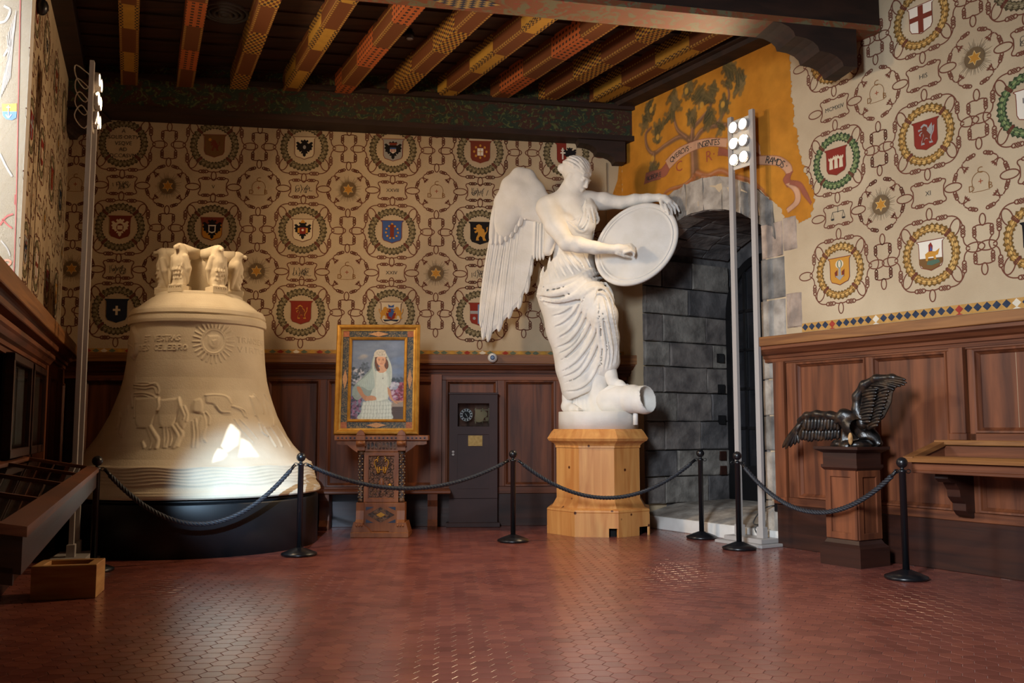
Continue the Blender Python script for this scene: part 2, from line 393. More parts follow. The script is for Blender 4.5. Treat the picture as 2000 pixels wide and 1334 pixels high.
# left wall with the window recess
W0, W1 = 4.10, 6.4
WZ0, WZ1 = 2.28, 5.75
V0, V1 = 8.2, 11.3   # opening of the second window, beside the viewer
lw = MB()
lw.prism([(-0.4, 0), (W0, 0), (W0-0.55*T/1.5, -T), (-0.4, -T)], lambda u, w, z: LW(u, z, w), -0.2, H)
for (u0, u1, z0, z1) in ( (W0, W1, -0.2, WZ0), (W0, W1, WZ1, H), (W1, V0, -0.2, H), (V0, V1, -0.2, WZ0), (V0, V1, 5.2, H), (V1, LU, -0.2, H)):
    LW.box(lw, u0, u1, z0, z1, -T, 0)
wall_left = tag(lw.build('wall_left', M_PLASTER), 'cream plaster left wall painted with wreaths, pierced by a window recess', kind='structure')
fw = MB().box(LW(LU, 0)[0]-1, RW(RU, 0)[0]+1, FRONT_Y-T, FRONT_Y, -0.2, H).build('wall_front', M_PLASTER)
tag(fw, 'plain plaster wall behind the viewer', kind='structure')
# splayed jamb of the left window, with its painted decoration added later
jm = MB()
jam_p = [LW(W0, 0, 0), LW(W0-0.55, 0, -1.5)]
JF = Frame(jam_p[0][:2], jam_p[1][:2], LW(W0+1, 0, -0.5)[:2])
jm.prism([(0, WZ0-0.1), (JF.L, WZ0-0.1), (JF.L, WZ1), (0, WZ1)], lambda u, z, w: JF(u, z, w), 0, -0.06)
jf2 = [LW(W1, 0, 0), LW(W1+0.55, 0, -1.5)]
J2 = Frame(jf2[0][:2], jf2[1][:2], LW(W0+1, 0, -0.5)[:2])
jm.prism([(0, WZ0-0.1), (J2.L, WZ0-0.1), (J2.L, WZ1), (0, WZ1)], lambda u, z, w: J2(u, z, w), 0, -0.06)
for z0, z1 in ((WZ0-0.16, WZ0-0.1), (WZ1, WZ1+0.06)):
    jm.prism([(W0, 0.0), (W1, 0.0), (W1+0.55, -1.5), (W0-0.55, -1.5)], lambda u, w, z: LW(u, z, w), z0, z1)
M_JAMB = mat('jamb_limewash', rgb(222, 214, 202), rgb(232, 226, 216), 0.9, (4, 4, 4), spec=0.2)
window_1 = tag(jm.build('window_1', M_JAMB), 'whitewashed window recess with painted jamb on the left wall', kind='structure')
wf = MB()
for u in np.linspace(W0-0.5, W1+0.5, 4): LW.box(wf, u-0.03, u+0.03, WZ0-0.1, WZ1, -1.5, -1.44)
for z in np.linspace(WZ0-0.05, WZ1-0.03, 5): LW.box(wf, W0-0.55, W1+0.55, z-0.03, z+0.03, -1.5, -1.44)
wf.build('window_frame', M_WOODD, window_1)

# ---- the stone niche
ND = 1.46
niche = MB()
# side reveals, vault and end wall as a rough backing behind the separate stones
for u0, u1 in ((UL-0.3, UL-0.06), (UR+0.06, UR+0.3)): RW.box(niche, u0, u1, -0.2, ZS+0.3, -ND-0.2, -T)
RW.box(niche, UL-0.3, UR+0.3, -0.2, 4.2, -ND-0.3, -ND-0.06)
ring = [(u, arc_z(u, RI+0.06)) for u in np.linspace(UL-0.1, UR+0.1, 15)]
niche.prism(ring+[(UR+0.1, 4.25), (UL-0.1, 4.25)], lambda u, z, w: RW(u, z, w), -T, -ND-0.1)
wall_niche = tag(niche.build('wall_niche', M_STONED), 'deep niche of rough grey ashlar in the right wall', kind='structure')
def rock(mb, fn, a0, a1, b0, b1, c0, c1, mi=0, j=0.008, bev=0.012):
    """a rough block: a,b across the face, c from back (c0) to front (c1)"""
    r = lambda: random.uniform(-j, j)
    n = 3; vs = []; fs = []
    for k, c in enumerate((c0, c1-bev, c1)):
        ins = bev if k == 2 else 0
        for q in range(n+1):
            for p in range(n+1):
                a = a0+ins+(a1-a0-2*ins)*p/n; b = b0+ins+(b1-b0-2*ins)*q/n
                edge = p in (0, n) or q in (0, n)
                vs.append(fn(a+(r()*0.5 if edge else r()), b+(r()*0.5 if edge else r()), c+(r() if k == 2 else 0)))
    S = (n+1)**2; id_ = lambda k, p, q: k*S+q*(n+1)+p
    for q in range(n):
        for p in range(n): fs.append((id_(2, p, q), id_(2, p+1, q), id_(2, p+1, q+1), id_(2, p, q+1)))
    per = [(p, 0) for p in range(n)]+[(n, q) for q in range(n)]+[(p, n) for p in range(n, 0, -1)]+[(0, q) for q in range(n, 0, -1)]
    for k in (0, 1):
        for i in range(len(per)):
            p, q = per[i]; p2, q2 = per[(i+1) % len(per)]
            fs.append((id_(k, p, q), id_(k, p2, q2), id_(k+1, p2, q2), id_(k+1, p, q)))
    return mb.add(vs, fs, mi)
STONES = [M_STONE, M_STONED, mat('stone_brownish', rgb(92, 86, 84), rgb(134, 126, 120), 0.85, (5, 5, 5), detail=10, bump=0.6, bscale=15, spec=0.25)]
# left reveal (faces the viewer): courses of blocks. a = depth into niche, b = z
courses = [0.28, 0.62, 0.96, 1.33, 1.70, 2.04, 2.36, 2.72, 3.08, 3.44]
for ci in range(len(courses)-1):
    z0, z1 = courses[ci], courses[ci+1]; a = -0.02; k = 0
    while a < ND-0.1:
        wd = random.choice((0.42, 0.52, 0.62, 0.75)) if (k or ci % 2) else 0.3
        b = min(a+wd, ND); b = ND if ND-b < 0.22 else b
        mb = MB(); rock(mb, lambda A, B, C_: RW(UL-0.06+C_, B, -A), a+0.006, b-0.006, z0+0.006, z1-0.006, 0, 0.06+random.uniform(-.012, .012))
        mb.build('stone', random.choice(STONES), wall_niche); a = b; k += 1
# right reveal
for ci in range(len(courses)-1):
    a = 0
    for b in (0.65, ND):
        mb = MB(); rock(mb, lambda A, B, C_: RW(UR+0.06-C_, B, -A), a+0.006, b-0.006, courses[ci]+0.006, courses[ci+1]-0.006, 0, 0.06)
        mb.build('stone', random.choice(STONES), wall_niche); a = b
# vault stones: a = angle, b = depth
AA = math.asin((UR-UC)/RI); nv = 7
for r_ in range(3):
    b0, b1 = r_*ND/3, (r_+1)*ND/3; off = 0.5 if r_ % 2 else 0
    for k in range(-1, nv+1):
        t0, t1 = max(-AA, -AA+2*AA*(k+off)/nv), min(AA, -AA+2*AA*(k+1+off)/nv)
        if t1-t0 < 0.02: continue
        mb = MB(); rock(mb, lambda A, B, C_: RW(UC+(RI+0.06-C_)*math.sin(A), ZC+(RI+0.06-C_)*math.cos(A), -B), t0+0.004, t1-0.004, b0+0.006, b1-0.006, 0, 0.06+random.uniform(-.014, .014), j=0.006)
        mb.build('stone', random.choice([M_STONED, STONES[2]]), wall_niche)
# arch face: rough voussoirs at the wall plane (outer circle flatter, thickest at crown)
RO, ZO = 1.575, 2.655
nvo = 8; A0, A1 = -0.72, 0.86
for k in range(nvo):
    t0, t1 = A0+(A1-A0)*k/nvo, A0+(A1-A0)*(k+1)/nvo
    vs = []
    def P(t, o, w):
        a = np.array([UC+RI*math.sin(t), ZC+RI*math.cos(t)]); ro = RO+random.uniform(-.01, .01)
        t2 = t*0.98; b = np.array([UC+ro*math.sin(t2), ZO+ro*math.cos(t2)])
        p = a+(b-a)*o+np.array([random.uniform(-.012, .012), random.uniform(-.012, .012)])*(0.3 if o in (0, 1) else 1); return RW(p[0], p[1], w)
    mb = MB(); g = [0.0, 0.35, 0.7, 1.0]; tt = np.linspace(t0+0.004, t1-0.004, 4)
    vs = [P(t, o, -0.3) for o in (0, 1) for t in (tt[0], tt[-1])]
    fr_ = [P(t, o, 0.012+random.uniform(-.016, .02)) for o in g for t in tt]
    fs = [(4+q*4+p, 4+q*4+p+1, 4+q*4+p+5, 4+q*4+p+4) for q in range(3) for p in range(3)]
    fs += [(0, 1, 7, 6, 5, 4), (2, 3, 19, 18, 17, 16), (0, 2, 16, 12, 8, 4), (1, 3, 19, 15, 11, 7)]
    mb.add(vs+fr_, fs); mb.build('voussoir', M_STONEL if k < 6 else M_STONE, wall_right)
# quoins beside the opening, on the right wall
for (x0, y0, x1, y1, m) in ((1487, 440, 1529, 508, M_STONEP), (1529, 426, 1556, 492, M_STONEP), (1487, 509, 1533, 588, M_STONE), (1487, 589, 1535, 664, M_STONEL), (1536, 574, 1566, 642, M_STONEP),
                          (1489, 665, 1530, 742, M_STONEL), (1489, 743, 1532, 812, M_STONEL), (1489, 813, 1531, 880, M_STONE), (1490, 881, 1532, 975, M_STONEL), (1490, 976, 1528, 1040, M_STONEL)):
    u0, zt = RW.px(x0, y0); u1, _ = RW.px(x1, y0); _, zb = RW.px(x0, y1)
    mb = MB(); rock(mb, lambda A, B, C_: RW(A, B, C_), max(u0, UR-0.01), u1-0.004, zb+0.004, zt-0.004, -0.1, 0.012); mb.build('quoin', m, wall_right)
# niche floor, its stone sill and white riser
mb = MB()
mb.prism([(-ND, 0.30), (-0.5, 0.28), (-0.12, 0.2), (0.03, 0.16), (0.03, -0.1), (-ND, -0.1)], lambda w, z, u: RW(u, z, w), UL-0.05, UR+0.05)
mb.build('sill', M_STONEL, wall_niche)
mb = MB(); RW.box(mb, UL-0.15, UR+0.22, 0.0, 0.155, 0.0, 0.05, bev=0.008); mb.build('riser_board', mat('white_board', rgb(216, 212, 206), rgb(228, 225, 220), 0.5, (6, 6, 6)), wall_right)
# glazed iron door in the end wall of the niche
EW = -ND+0.02
du0, dz0 = RW.px(1430, 980, EW); du1 = UR-0.05
door = MB(); fw_ = 0.09
cu = du0+0.62; rr = 0.62
arcp = [(cu-rr*math.cos(a), 2.75+1.25*rr*math.sin(a)) for a in np.linspace(0, PI/2, 12)]
outer = [(du0, 0.3)]+arcp+[(du1, arcp[-1][1]), (du1, 0.3)]
inner = [(du1-fw_, 0.75), (du1-fw_, arcp[-1][1]-fw_)]+[(cu-(rr-fw_)*math.cos(a), 2.75+1.25*(rr-fw_)*math.sin(a)) for a in np.linspace(PI/2, 0, 12)]+[(du0+fw_, 0.75)]
no, ni = len(outer), len(inner)
bm = bmesh.new(); eds = []
for loop in (outer, inner):
    vsl = [bm.verts.new(RW(u, z, EW+0.05)) for u, z in loop]; eds += [bm.edges.new((vsl[i], vsl[(i+1) % len(vsl)])) for i in range(len(vsl))]
bmesh.ops.triangle_fill(bm, edges=eds, use_beauty=True, use_dissolve=False)
ext = bmesh.ops.extrude_face_region(bm, geom=bm.faces[:])
bmesh.ops.translate(bm, verts=[e for e in ext['geom'] if isinstance(e, bmesh.types.BMVert)], vec=Vector(-RW.n*0.06))
bmesh.ops.recalc_face_normals(bm, faces=bm.faces)
me = bpy.data.meshes.new('door_2'); bm.to_mesh(me); bm.free()
M_IRON = mat('black_iron', rgb(16, 15, 17), None, 0.5)
door_1 = tag(link('door_1', me, M_IRON), 'black arched iron door with glass panes at the back of the niche', kind='structure')
mb = MB(); RW.box(mb, du0+0.06, du1-0.05, 0.7, 3.4, EW+0.005, EW+0.012)
gm = mat('door_glass', rgb(20, 21, 24), rgb(46, 46, 50), 0.15, (2.2, 2.2, 1.2), detail=3, spec=0.6); mb.build('glass', gm, door_1)
for y in (607, 683, 759, 836, 914):
    _, z = RW.px(1465, y, EW); mb = MB(); RW.box(mb, du0+0.05, du1-0.03, z-0.018, z+0.018, EW+0.02, EW+0.045); mb.build('glazing_bar', M_IRON, door_1)
ub, _ = RW.px(1462, 800, EW); mb = MB(); RW.box(mb, ub-0.02, ub+0.02, 0.7, 3.4, EW+0.02, EW+0.045); mb.build('glazing_bar', M_IRON, door_1)
for y in (700, 760, 820, 890, 918):   # dark sockets and hinge blocks beside the door
    u, z = RW.px(1416+random.uniform(-4, 4), y, EW+0.1)
    p = RW(UL, z, EW+0.3)
    mb = MB(); RW.box(mb, UL-0.02, UL+0.035, z-0.06, z+0.06, EW+0.12, EW+0.22); mb.build('hinge_block', M_WOODD if y > 880 else M_IRON, door_1)

# ---- ceiling: boards, joists, beams
ZB = 5.83
ce = MB().prism([(p[0], p[1]) for p in (BW(-.3, 0, -.2), RW(0, 0, -.3), RW(RU, 0, -.3), LW(LU, 0, -.3))], lambda u, v, z: (u, v, z), ZB, ZB+0.12).build('ceiling', M_CEIL)
tag(ce, 'dark timber ceiling with painted joists and heavy beams', kind='structure')
BD = np.array([1.0, 0.205, 0]); BD /= np.linalg.norm(BD)
JL = [((230.7, 0), (235, 145)), ((365.6, 0), (346.8, 151)), ((506, 6), (452.6, 162)), ((644, 26), (555.6, 171)), ((764.5, 45), (653, 182)), ((923.5, 25.5), (754, 187.5)), ((1048, 37.5), (847, 195)), ((1168, 49.5), (941.5, 204)), ((1279, 57), (1030, 210)), ((1300, 120), (1120, 217.5))]
ZJ = 5.55
# cross boards between the joists (lie over them)
for k in range(11):
    y = 8.55+k*0.36
    c = np.array([-1.3, y, 0]); nrm = np.array([-BD[1], BD[0], 0])
    mb = MB()
    for q in (c-BD*4.6, ): pass
    a, b = c-BD*4.4, c+BD*4.4
    P4 = [a, b, b+nrm*0.345, a+nrm*0.345]
    mb.prism([(p[0], p[1]) for p in P4], lambda u, v, z: (u, v, z), ZB-0.03-0.006*(k % 2), ZB)
    mb.build('board', M_CEIL, ce)
    mb = MB(); P4 = [a+nrm*0.325, b+nrm*0.325, b+nrm*0.365, a+nrm*0.365]
    mb.prism([(p[0], p[1]) for p in P4], lambda u, v, z: (u, v, z), ZB-0.055, ZB-0.028); mb.build('batten', M_CEIL, ce)

def joist_mat(name, base, edge, pa, pb, style, offs, period=1.3, on=0.62):
    m = bpy.data.materials.new(name); m.use_nodes = True; N = m.node_tree.nodes; L = m.node_tree.links; B = N['Principled BSDF']
    B.inputs['Roughness'].default_value = 0.65; B.inputs['Specular IOR Level'].default_value = 0.3
    uv = N.new('ShaderNodeUVMap'); sp = N.new('ShaderNodeSeparateXYZ'); L.new(uv.outputs[0], sp.inputs[0])
    def M(op, a, b=None, c=None):
        n = N.new('ShaderNodeMath'); n.operation = op
        for i, x in enumerate((a, b, c)):
            if x is None: continue
            if isinstance(x, (int, float)): n.inputs[i].default_value = x
            else: L.new(x, n.inputs[i])
        return n.outputs[0]
    def mix(f, a, b):
        n = N.new('ShaderNodeMix'); n.data_type = 'RGBA'; L.new(f, n.inputs[0])
        for i, x in ((6, a), (7, b)):
            if isinstance(x, tuple): n.inputs[i].default_value = x
            else: L.new(x, n.inputs[i])
        return n.outputs[2]
    u, v = sp.outputs[0], sp.outputs[1]; av = M('ABSOLUTE', v)
    seg = M('LESS_THAN', M('MODULO', M('ADD', u, offs), period), on)
    def chk(su, sv, skew=0.0):
        a = M('FLOOR', M('MULTIPLY', M('ADD', u, M('MULTIPLY', v, skew)), su)); b = M('FLOOR', M('MULTIPLY', M('ADD', v, 5.0), sv))
        return M('MODULO', M('ADD', M('ADD', a, b), 200.0), 2.0)
    dots = M('MULTIPLY', M('GREATER_THAN', av, 0.072), M('LESS_THAN', M('MODULO', u, 0.05), 0.03))
    dots = M('MULTIPLY', dots, M('LESS_THAN', av, 0.094))
    plain = mix(dots, base, edge)
    if style == 'edge':   # plain centre between two checkered edges
        pat = M('MULTIPLY', M('GREATER_THAN', av, 0.055), chk(26, 44))
    elif style == 'lozenge':
        pat = M('MULTIPLY', M('LESS_THAN', M('ABSOLUTE', M('SUBTRACT', M('MODULO', M('MULTIPLY', av, 1.0), 0.07), 0.035)), 0.016), M('LESS_THAN', M('MODULO', u, 0.07), 0.035))
    else:
        pat = chk(20, 36)
    deco = mix(pat, pa, pb)
    if style == 'brick':
        deco = mix(M('MULTIPLY', chk(10, 18), pat), deco, rgb(92, 40, 30))
    nz = N.new('ShaderNodeTexNoise'); nz.inputs['Scale'].default_value = 9; nz.inputs['Detail'].default_value = 6
    tc = N.new('ShaderNodeTexCoord'); L.new(tc.outputs['Object'], nz.inputs[0])
    worn = mix(M('MULTIPLY', nz.outputs['Fac'], 0.5), mix(seg, plain, deco), base)
    L.new(worn, B.inputs['Base Color']); return m
JB, JE = rgb(104, 58, 28), rgb(176, 138, 66)
YEL, ORA, BLK = rgb(186, 140, 52), rgb(186, 96, 46), rgb(30, 32, 36)
for k, ((a0, b0), (a1, b1)) in enumerate(JL):
    A, B_ = atZ(a0, b0, ZJ), atZ(a1, b1, ZJ); d = (B_-A); d[2] = 0; d /= np.linalg.norm(d); s = np.array([d[1], -d[0], 0])
    t = (np.dot(BW.o-A, BW.n)+0.12)/np.dot(d, BW.n); end = A+d*t
    t2 = (8.18+0.205*(A[0])-A[1])/(d[1]-0.205*d[0]); start = A+d*t2
    Ln = np.linalg.norm(end-start); wj, hj = 0.2, ZB-0.03-ZJ
    corners = [(0, hj), (0, 0), (wj, 0), (wj, hj)]
    vs = []; uvs = []
    for L_ in (0.0, Ln):
        for (q, zz) in corners: vs.append(start+d*L_+s*q+np.array([0, 0, zz]))
    vs += [vs[1], vs[5], vs[2], vs[6]]
    me = bpy.data.meshes.new('joist')
    fs = [(0, 1, 5, 4), (8, 10, 11, 9), (2, 3, 7, 6), (0, 4, 7, 3), (0, 3, 2, 1), (4, 5, 6, 7)]
    me.from_pydata([tuple(map(float, v)) for v in vs], [], fs)
    fuv = [[(0, 0.16), (0, -0.098), (Ln, -0.098), (Ln, 0.16)], [(0, -0.098), (0, 0.098), (Ln, 0.098), (Ln, -0.098)], [(0, -0.098), (0, 0.16), (Ln, 0.16), (Ln, -0.098)], [(0, 0)]*4, [(0, 0)]*4, [(0, 0)]*4]
    ul = me.uv_layers.new(name='UVMap'); i = 0
    for f in fuv:
        for c in f: ul.data[i].uv = c; i += 1
    st = ('edge', 'lozenge', 'brick', 'edge', 'lozenge', 'brick', 'edge', 'lozenge', 'brick', 'edge')[k]
    pa = {'edge': YEL, 'lozenge': ORA, 'brick': YEL}[st]
    offs = (0.95, 1.15, 0.5, 0.75, 0.35, 0.95, 0.4, 1.05, 0.4, 1.0)[k]
    link('joist', me, joist_mat('joist_paint_%d' % k, JB, JE, pa, BLK, st, offs), ce)
def foliage_mat(name, base, a, b, c):
    m = mat(name, base, a, 0.7, (5, 5, 9), detail=8, lo=0.47, hi=0.56, distort=1.4)
    N = m.node_tree.nodes; L = m.node_tree.links; P = N['Principled BSDF']
    src = P.inputs['Base Color'].links[0].from_socket
    tc = N.new('ShaderNodeTexCoord'); nz = N.new('ShaderNodeTexNoise'); nz.inputs['Scale'].default_value = 11; nz.inputs['Detail'].default_value = 4; nz.inputs['Distortion'].default_value = 2.5
    L.new(tc.outputs['Object'], nz.inputs[0]); cr = N.new('ShaderNodeValToRGB'); e = cr.color_ramp.elements
    e[0].position = 0.56; e[0].color = (0, 0, 0, 1); e[1].position = 0.62; e[1].color = (1, 1, 1, 1); L.new(nz.outputs['Fac'], cr.inputs[0])
    mx = N.new('ShaderNodeMix'); mx.data_type = 'RGBA'; L.new(cr.outputs[0], mx.inputs[0]); L.new(src, mx.inputs[6]); mx.inputs[7].default_value = b
    L.new(mx.outputs[2], P.inputs['Base Color']); return m
M_FOL = foliage_mat('beam_foliage', rgb(64, 34, 22), rgb(34, 50, 34), rgb(84, 92, 50), None)
M_BEAMP = foliage_mat('beam_soffit_paint', rgb(128, 74, 40), rgb(112, 104, 74), rgb(140, 64, 44), None)
M_BEAM = mat('beam_wood', rgb(34, 19, 12), rgb(54, 31, 20), 0.7, (1.2, 8, 8), detail=8, bump=0.2, distort=0.5)
# beam along the back wall (painted face), with lower moulding
P0 = atZ(324, 219.6, 5.2); P1 = atZ(1099, 267, 5.06)
BB = Frame(P0[:2], P1[:2], INSIDE); sag = -0.14/BB.L
class Tilt:
    d, n, o = BB.d, BB.n, BB.o
    def __call__(s, u, z, w=0.0): return BB(u, z+sag*u*(1 if z < 5.75 else 0), w)
TB = Tilt(); TB.box = lambda *a, **k: Frame.box(TB, *a, **k)
u0b, u1b = -1.2, 6.6
mb = MB(); TB.box(mb, u0b, u1b, 5.27, ZB, -0.62, -0.04); TB.box(mb, u0b, u1b, 5.2, 5.27, -0.6, 0.0, 1); TB.box(mb, u0b, u1b, 5.62, 5.68, -0.04, 0.02, 1)
mb.build('beam', [M_FOL, M_BEAM], ce)
# main beam across the room
MBF = Frame((-0.243, 8.27), (-0.243+BD[0], 8.27+BD[1]), INSIDE)
mb = MB(); MBF.box(mb, -4.6, 3.85, 5.1, 5.16, 0, 0.37, 0); MBF.box(mb, -4.6, 3.85, 5.16, ZB, 0.02, 0.35, 1)
mb.build('beam', [M_BEAMP, M_BEAM], ce)
# inlaid checkered lozenge on the soffit
dc = atZ(905, 6, 5.1); ud = np.dot(dc-MBF.o, MBF.d)
mb = MB(rec=False); nl = 8
for i in range(nl):
    for j in range(nl):
        a0, a1, c0, c1 = i/nl*2-1, (i+1)/nl*2-1, j/nl*2-1, (j+1)/nl*2-1
        q = [((a+c)*0.5*0.34, (a-c)*0.5*0.15) for a, c in ((a0, c0), (a1, c0), (a1, c1), (a0, c1))]
        mb.add([MBF(ud+x, 5.097, 0.185+y) for x, y in q], [(0, 1, 2, 3)], (i+j) % 2)
mb.build('lozenge', [mat('lozenge_gold', rgb(182, 150, 84), None, 0.7), mat('lozenge_blue', rgb(34, 44, 72), None, 0.7)], ce)
# wall plates
mb = MB(); RW.box(mb, -0.4, 5.2, 5.5, ZB, 0.0, 0.22); RW.box(mb, -0.4, 5.2, 5.56, ZB, 0.22, 0.3); mb.build('wall_plate', M_BEAM, ce)
mb = MB(); LW.box(mb, -0.4, 9.0, 5.6, ZB, 0.0, 0.2); mb.build('wall_plate', M_BEAM, ce)
def corbel(fr, pts, w0, w1):
    mb = MB(); mb.prism(pts, lambda u, z, w: fr(u, z, w), w0, w1); return mb.build('corbel', M_BEAM, ce)
def scallop(u_tip, u_wall, z_top, z_bot, n=3):
    pts = [(u_wall, z_top), (u_tip, z_top)]; 
    for k in range(n):
        a = u_tip+(u_wall-u_tip)*0.86*k/n; b = u_tip+(u_wall-u_tip)*0.86*(k+1)/n; h = (z_top-z_bot)/n
        for t in np.linspace(0, PI/2, 5): pts.append((a+(b-a)*math.sin(t)*0.9, z_top-h*k-h*(1-math.cos(t))))
        pts.append((b, z_top-h*(k+1)))
    pts.append((u_wall, z_bot)); return pts
ut = np.dot(atY(1100, 270, 11.9)-BB.o, BB.d); ue = np.dot(atY(1220, 270, 12.0)-BB.o, BB.d)
corbel(BB, scallop(ut, ue, 5.12, 4.76), -0.55, -0.05)
ub0 = np.dot(atY(206, 250, 11.4)-BB.o, BB.d)
corbel(BB, [(-q[0], q[1]) for q in scallop(-ub0, 1.3, 5.2, 4.95)], -0.5, -0.02)
um0 = np.dot(atY(1487, 90, 8.7)-MBF.o, MBF.d); um1 = np.dot(atY(1652, 60, 8.8)-MBF.o, MBF.d)
corbel(MBF, scallop(um0, um1, 5.1, 4.72, 3), 0.0, 0.37)
# ================================================================== PAINTED WALL DECORATION (flat print on the plaster)
S = 0.0066
class Flat:
    """flat shapes in a local x,y plane, each a little in front of the last"""
    def __init__(s): s.mb = MB(rec=False); s.z = 0.0
    def poly(s, pts, mi, dz=0.06):
        s.z += dz; s.mb.add([(x, y, s.z) for x, y in pts], [tuple(range(len(pts)))], mi); return s
    def line(s, pts, wd, mi=0, n=None, closed=False, z=None):
        P = np.array(interp(pts, n) if n else pts, float)
        if closed: P = np.vstack([P, P[:1]])
        t = np.gradient(P, axis=0); t /= np.linalg.norm(t, axis=1)[:, None]+1e-9; nn = np.stack([-t[:, 1], t[:, 0]], 1)
        ws = np.broadcast_to(np.asarray(wd, float), (len(P),))[:, None]*0.5
        if z is None: z = s.z
        A, B = P+nn*ws, P-nn*ws; k = len(P)
        s.mb.add([(x, y, z) for x, y in np.vstack([A, B])], [(i, i+1, k+i+1, k+i) for i in range(k-1)], mi); return s
    def ell(s, cx, cy, a, b, wd, rot=0.0, mi=0, n=22, a0=0, a1=2*PI):
        T_ = np.linspace(a0, a1, n); c, q = math.cos(rot), math.sin(rot)
        return s.line([(cx+a*math.cos(t)*c-b*math.sin(t)*q, cy+a*math.cos(t)*q+b*math.sin(t)*c) for t in T_], wd, mi)
    def disc(s, cx, cy, a, b, mi, n=16, rot=0.0, dz=0.06):
        c, q = math.cos(rot), math.sin(rot)
        return s.poly([(cx+a*math.cos(t)*c-b*math.sin(t)*q, cy+a*math.cos(t)*q+b*math.sin(t)*c) for t in np.linspace(0, 2*PI, n, endpoint=False)], mi, dz)
    def knot(s, cx, cy, ang, L=9.6, h=3.7, wd=1.6):
        c, q = math.cos(ang), math.sin(ang)
        for ph in (0, PI):
            pts = []
            for t in np.linspace(-1, 1, 15):
                x = L*t; y = h*math.sin(PI*1.5*(t+1)+ph)*(1-0.3*abs(t))
                pts.append((cx+x*c-y*q, cy+x*q+y*c))
            s.line(pts, wd)
        for e in (-0.45, 0.45): s.ell(cx+L*e*c, cy+L*e*q, L*0.42, h*0.9, wd*0.8, ang, n=12)
        return s
    def mesh(s, name): return s.mb.mesh(name)
LW_ = 1.85
def sym(f, fn):
    for sx in (1, -1):
        for sy in (1, -1): fn(lambda pts: [(x*sx, y*sy) for x, y in pts], sx, sy)
f = Flat()
def q1(m, sx, sy):
    f.line(m([(0, 53), (5, 53.5), (11, 52)]), LW_, n=5); f.knot(20*sx, 52.5*sy, 0)
    f.line(m([(29, 52.5), (37, 51.5), (44, 48), (49.5, 41), (51.5, 35)]), LW_, n=10); f.knot(52*sx, 26*sy, PI/2)
    f.line(m([(52, 17), (53, 10), (56, 5), (62, 1)]), LW_, n=7); f.ell(40*sx, 34*sy, 13, 7.5, LW_, math.atan2(34*sy, 40*sx)+0.5*sx*sy)
sym(f, q1)
for sx in (1, -1): f.ell(70*sx, 0, 14, 7, LW_); f.ell(0, 61.5*sx, 4.8, 9, LW_)
ME_FRAME = f.mesh('rope_frame'); ME_FRAME.materials.append(M_ROPE)
f = Flat()
def q2(m, sx, sy):
    f.line(m([(0, 15), (4, 16), (7, 17)]), LW_, n=4); f.knot(15*sx, 17*sy, 0, 8, 3)
    f.line(m([(23, 17.5), (28, 16), (28.5, 12), (25.5, 7), (25, 0)]), LW_, n=9)
sym(f, q2)
for sx in (1, -1): f.ell(40*sx, 0, 13.5, 6.6, LW_)
ME_CART = f.mesh('rope_cartouche'); ME_CART.materials.append(M_ROPE)
f = Flat()
def q3(m, sx, sy):
    f.line(m([(0, 27.5), (7, 28.5), (12.5, 27)]), LW_, n=6); f.knot(13*sx, 19*sy, PI/2, 8.5, 3)
    f.line(m([(13, 11), (9.5, 6), (8, 0)]), LW_, n=6)
sym(f, q3)
for sy in (1, -1): f.ell(0, 35.5*sy, 4.6, 8.5, LW_)
ME_BONE = f.mesh('rope_column'); ME_BONE.materials.append(M_ROPE)
f = Flat()
for k in range(4):
    a = k*PI/2
    for sg in (1, -1):
        t = a+sg*math.radians(19); f.knot(40.5*math.cos(t), 40.5*math.sin(t), t+PI/2, 7.6, 3)
        f.ell(0, 0, 41, 41, LW_, a0=a+sg*math.radians(30), a1=a+sg*math.radians(39), n=6)
        t2 = a+sg*math.radians(40); e = np.array([math.cos(t2), math.sin(t2)]); tt = np.array([-e[1], e[0]])*sg; b = e*40.5
        f.line([b, b+tt*2.5-e*1.5, b+tt*2-e*5, b-e*7.5+tt*0.5], LW_, n=7)
        c = b-e*8+tt*0.5
        for dd in (-0.7, 0.0, 0.7):
            v = np.array([-e[0]*math.cos(dd)+e[1]*math.sin(dd), -e[1]*math.cos(dd)-e[0]*math.sin(dd)])
            f.line([c, c+v*3, c+v*5.5], [1.2, 2.4, 0.3])
ME_RING = f.mesh('rope_ring'); ME_RING.materials.append(M_ROPE)
# half motif finishing the bottom edge
f = Flat()
for sx in (1, -1):
    f.knot(15*sx, 6, -0.5*sx, 8, 3); f.line([(0, 14), (4*sx, 11), (8*sx, 9)], LW_, n=4)
    f.line([(22*sx, 2), (28*sx, -2), (27*sx, -6)], LW_, n=5); f.line([(30*sx, -8), (38*sx, -6), (40*sx, -14), (38*sx, -19)], LW_, n=7)
    f.knot(35*sx, -8, -0.9*sx, 6, 2.6); f.line([(27*sx, -6), (25*sx, -9)], [1.5, 4])
f.ell(0, 21, 4.6, 8, LW_)
ME_FOOT = f.mesh('rope_tail'); ME_FOOT.materials.append(M_ROPE)
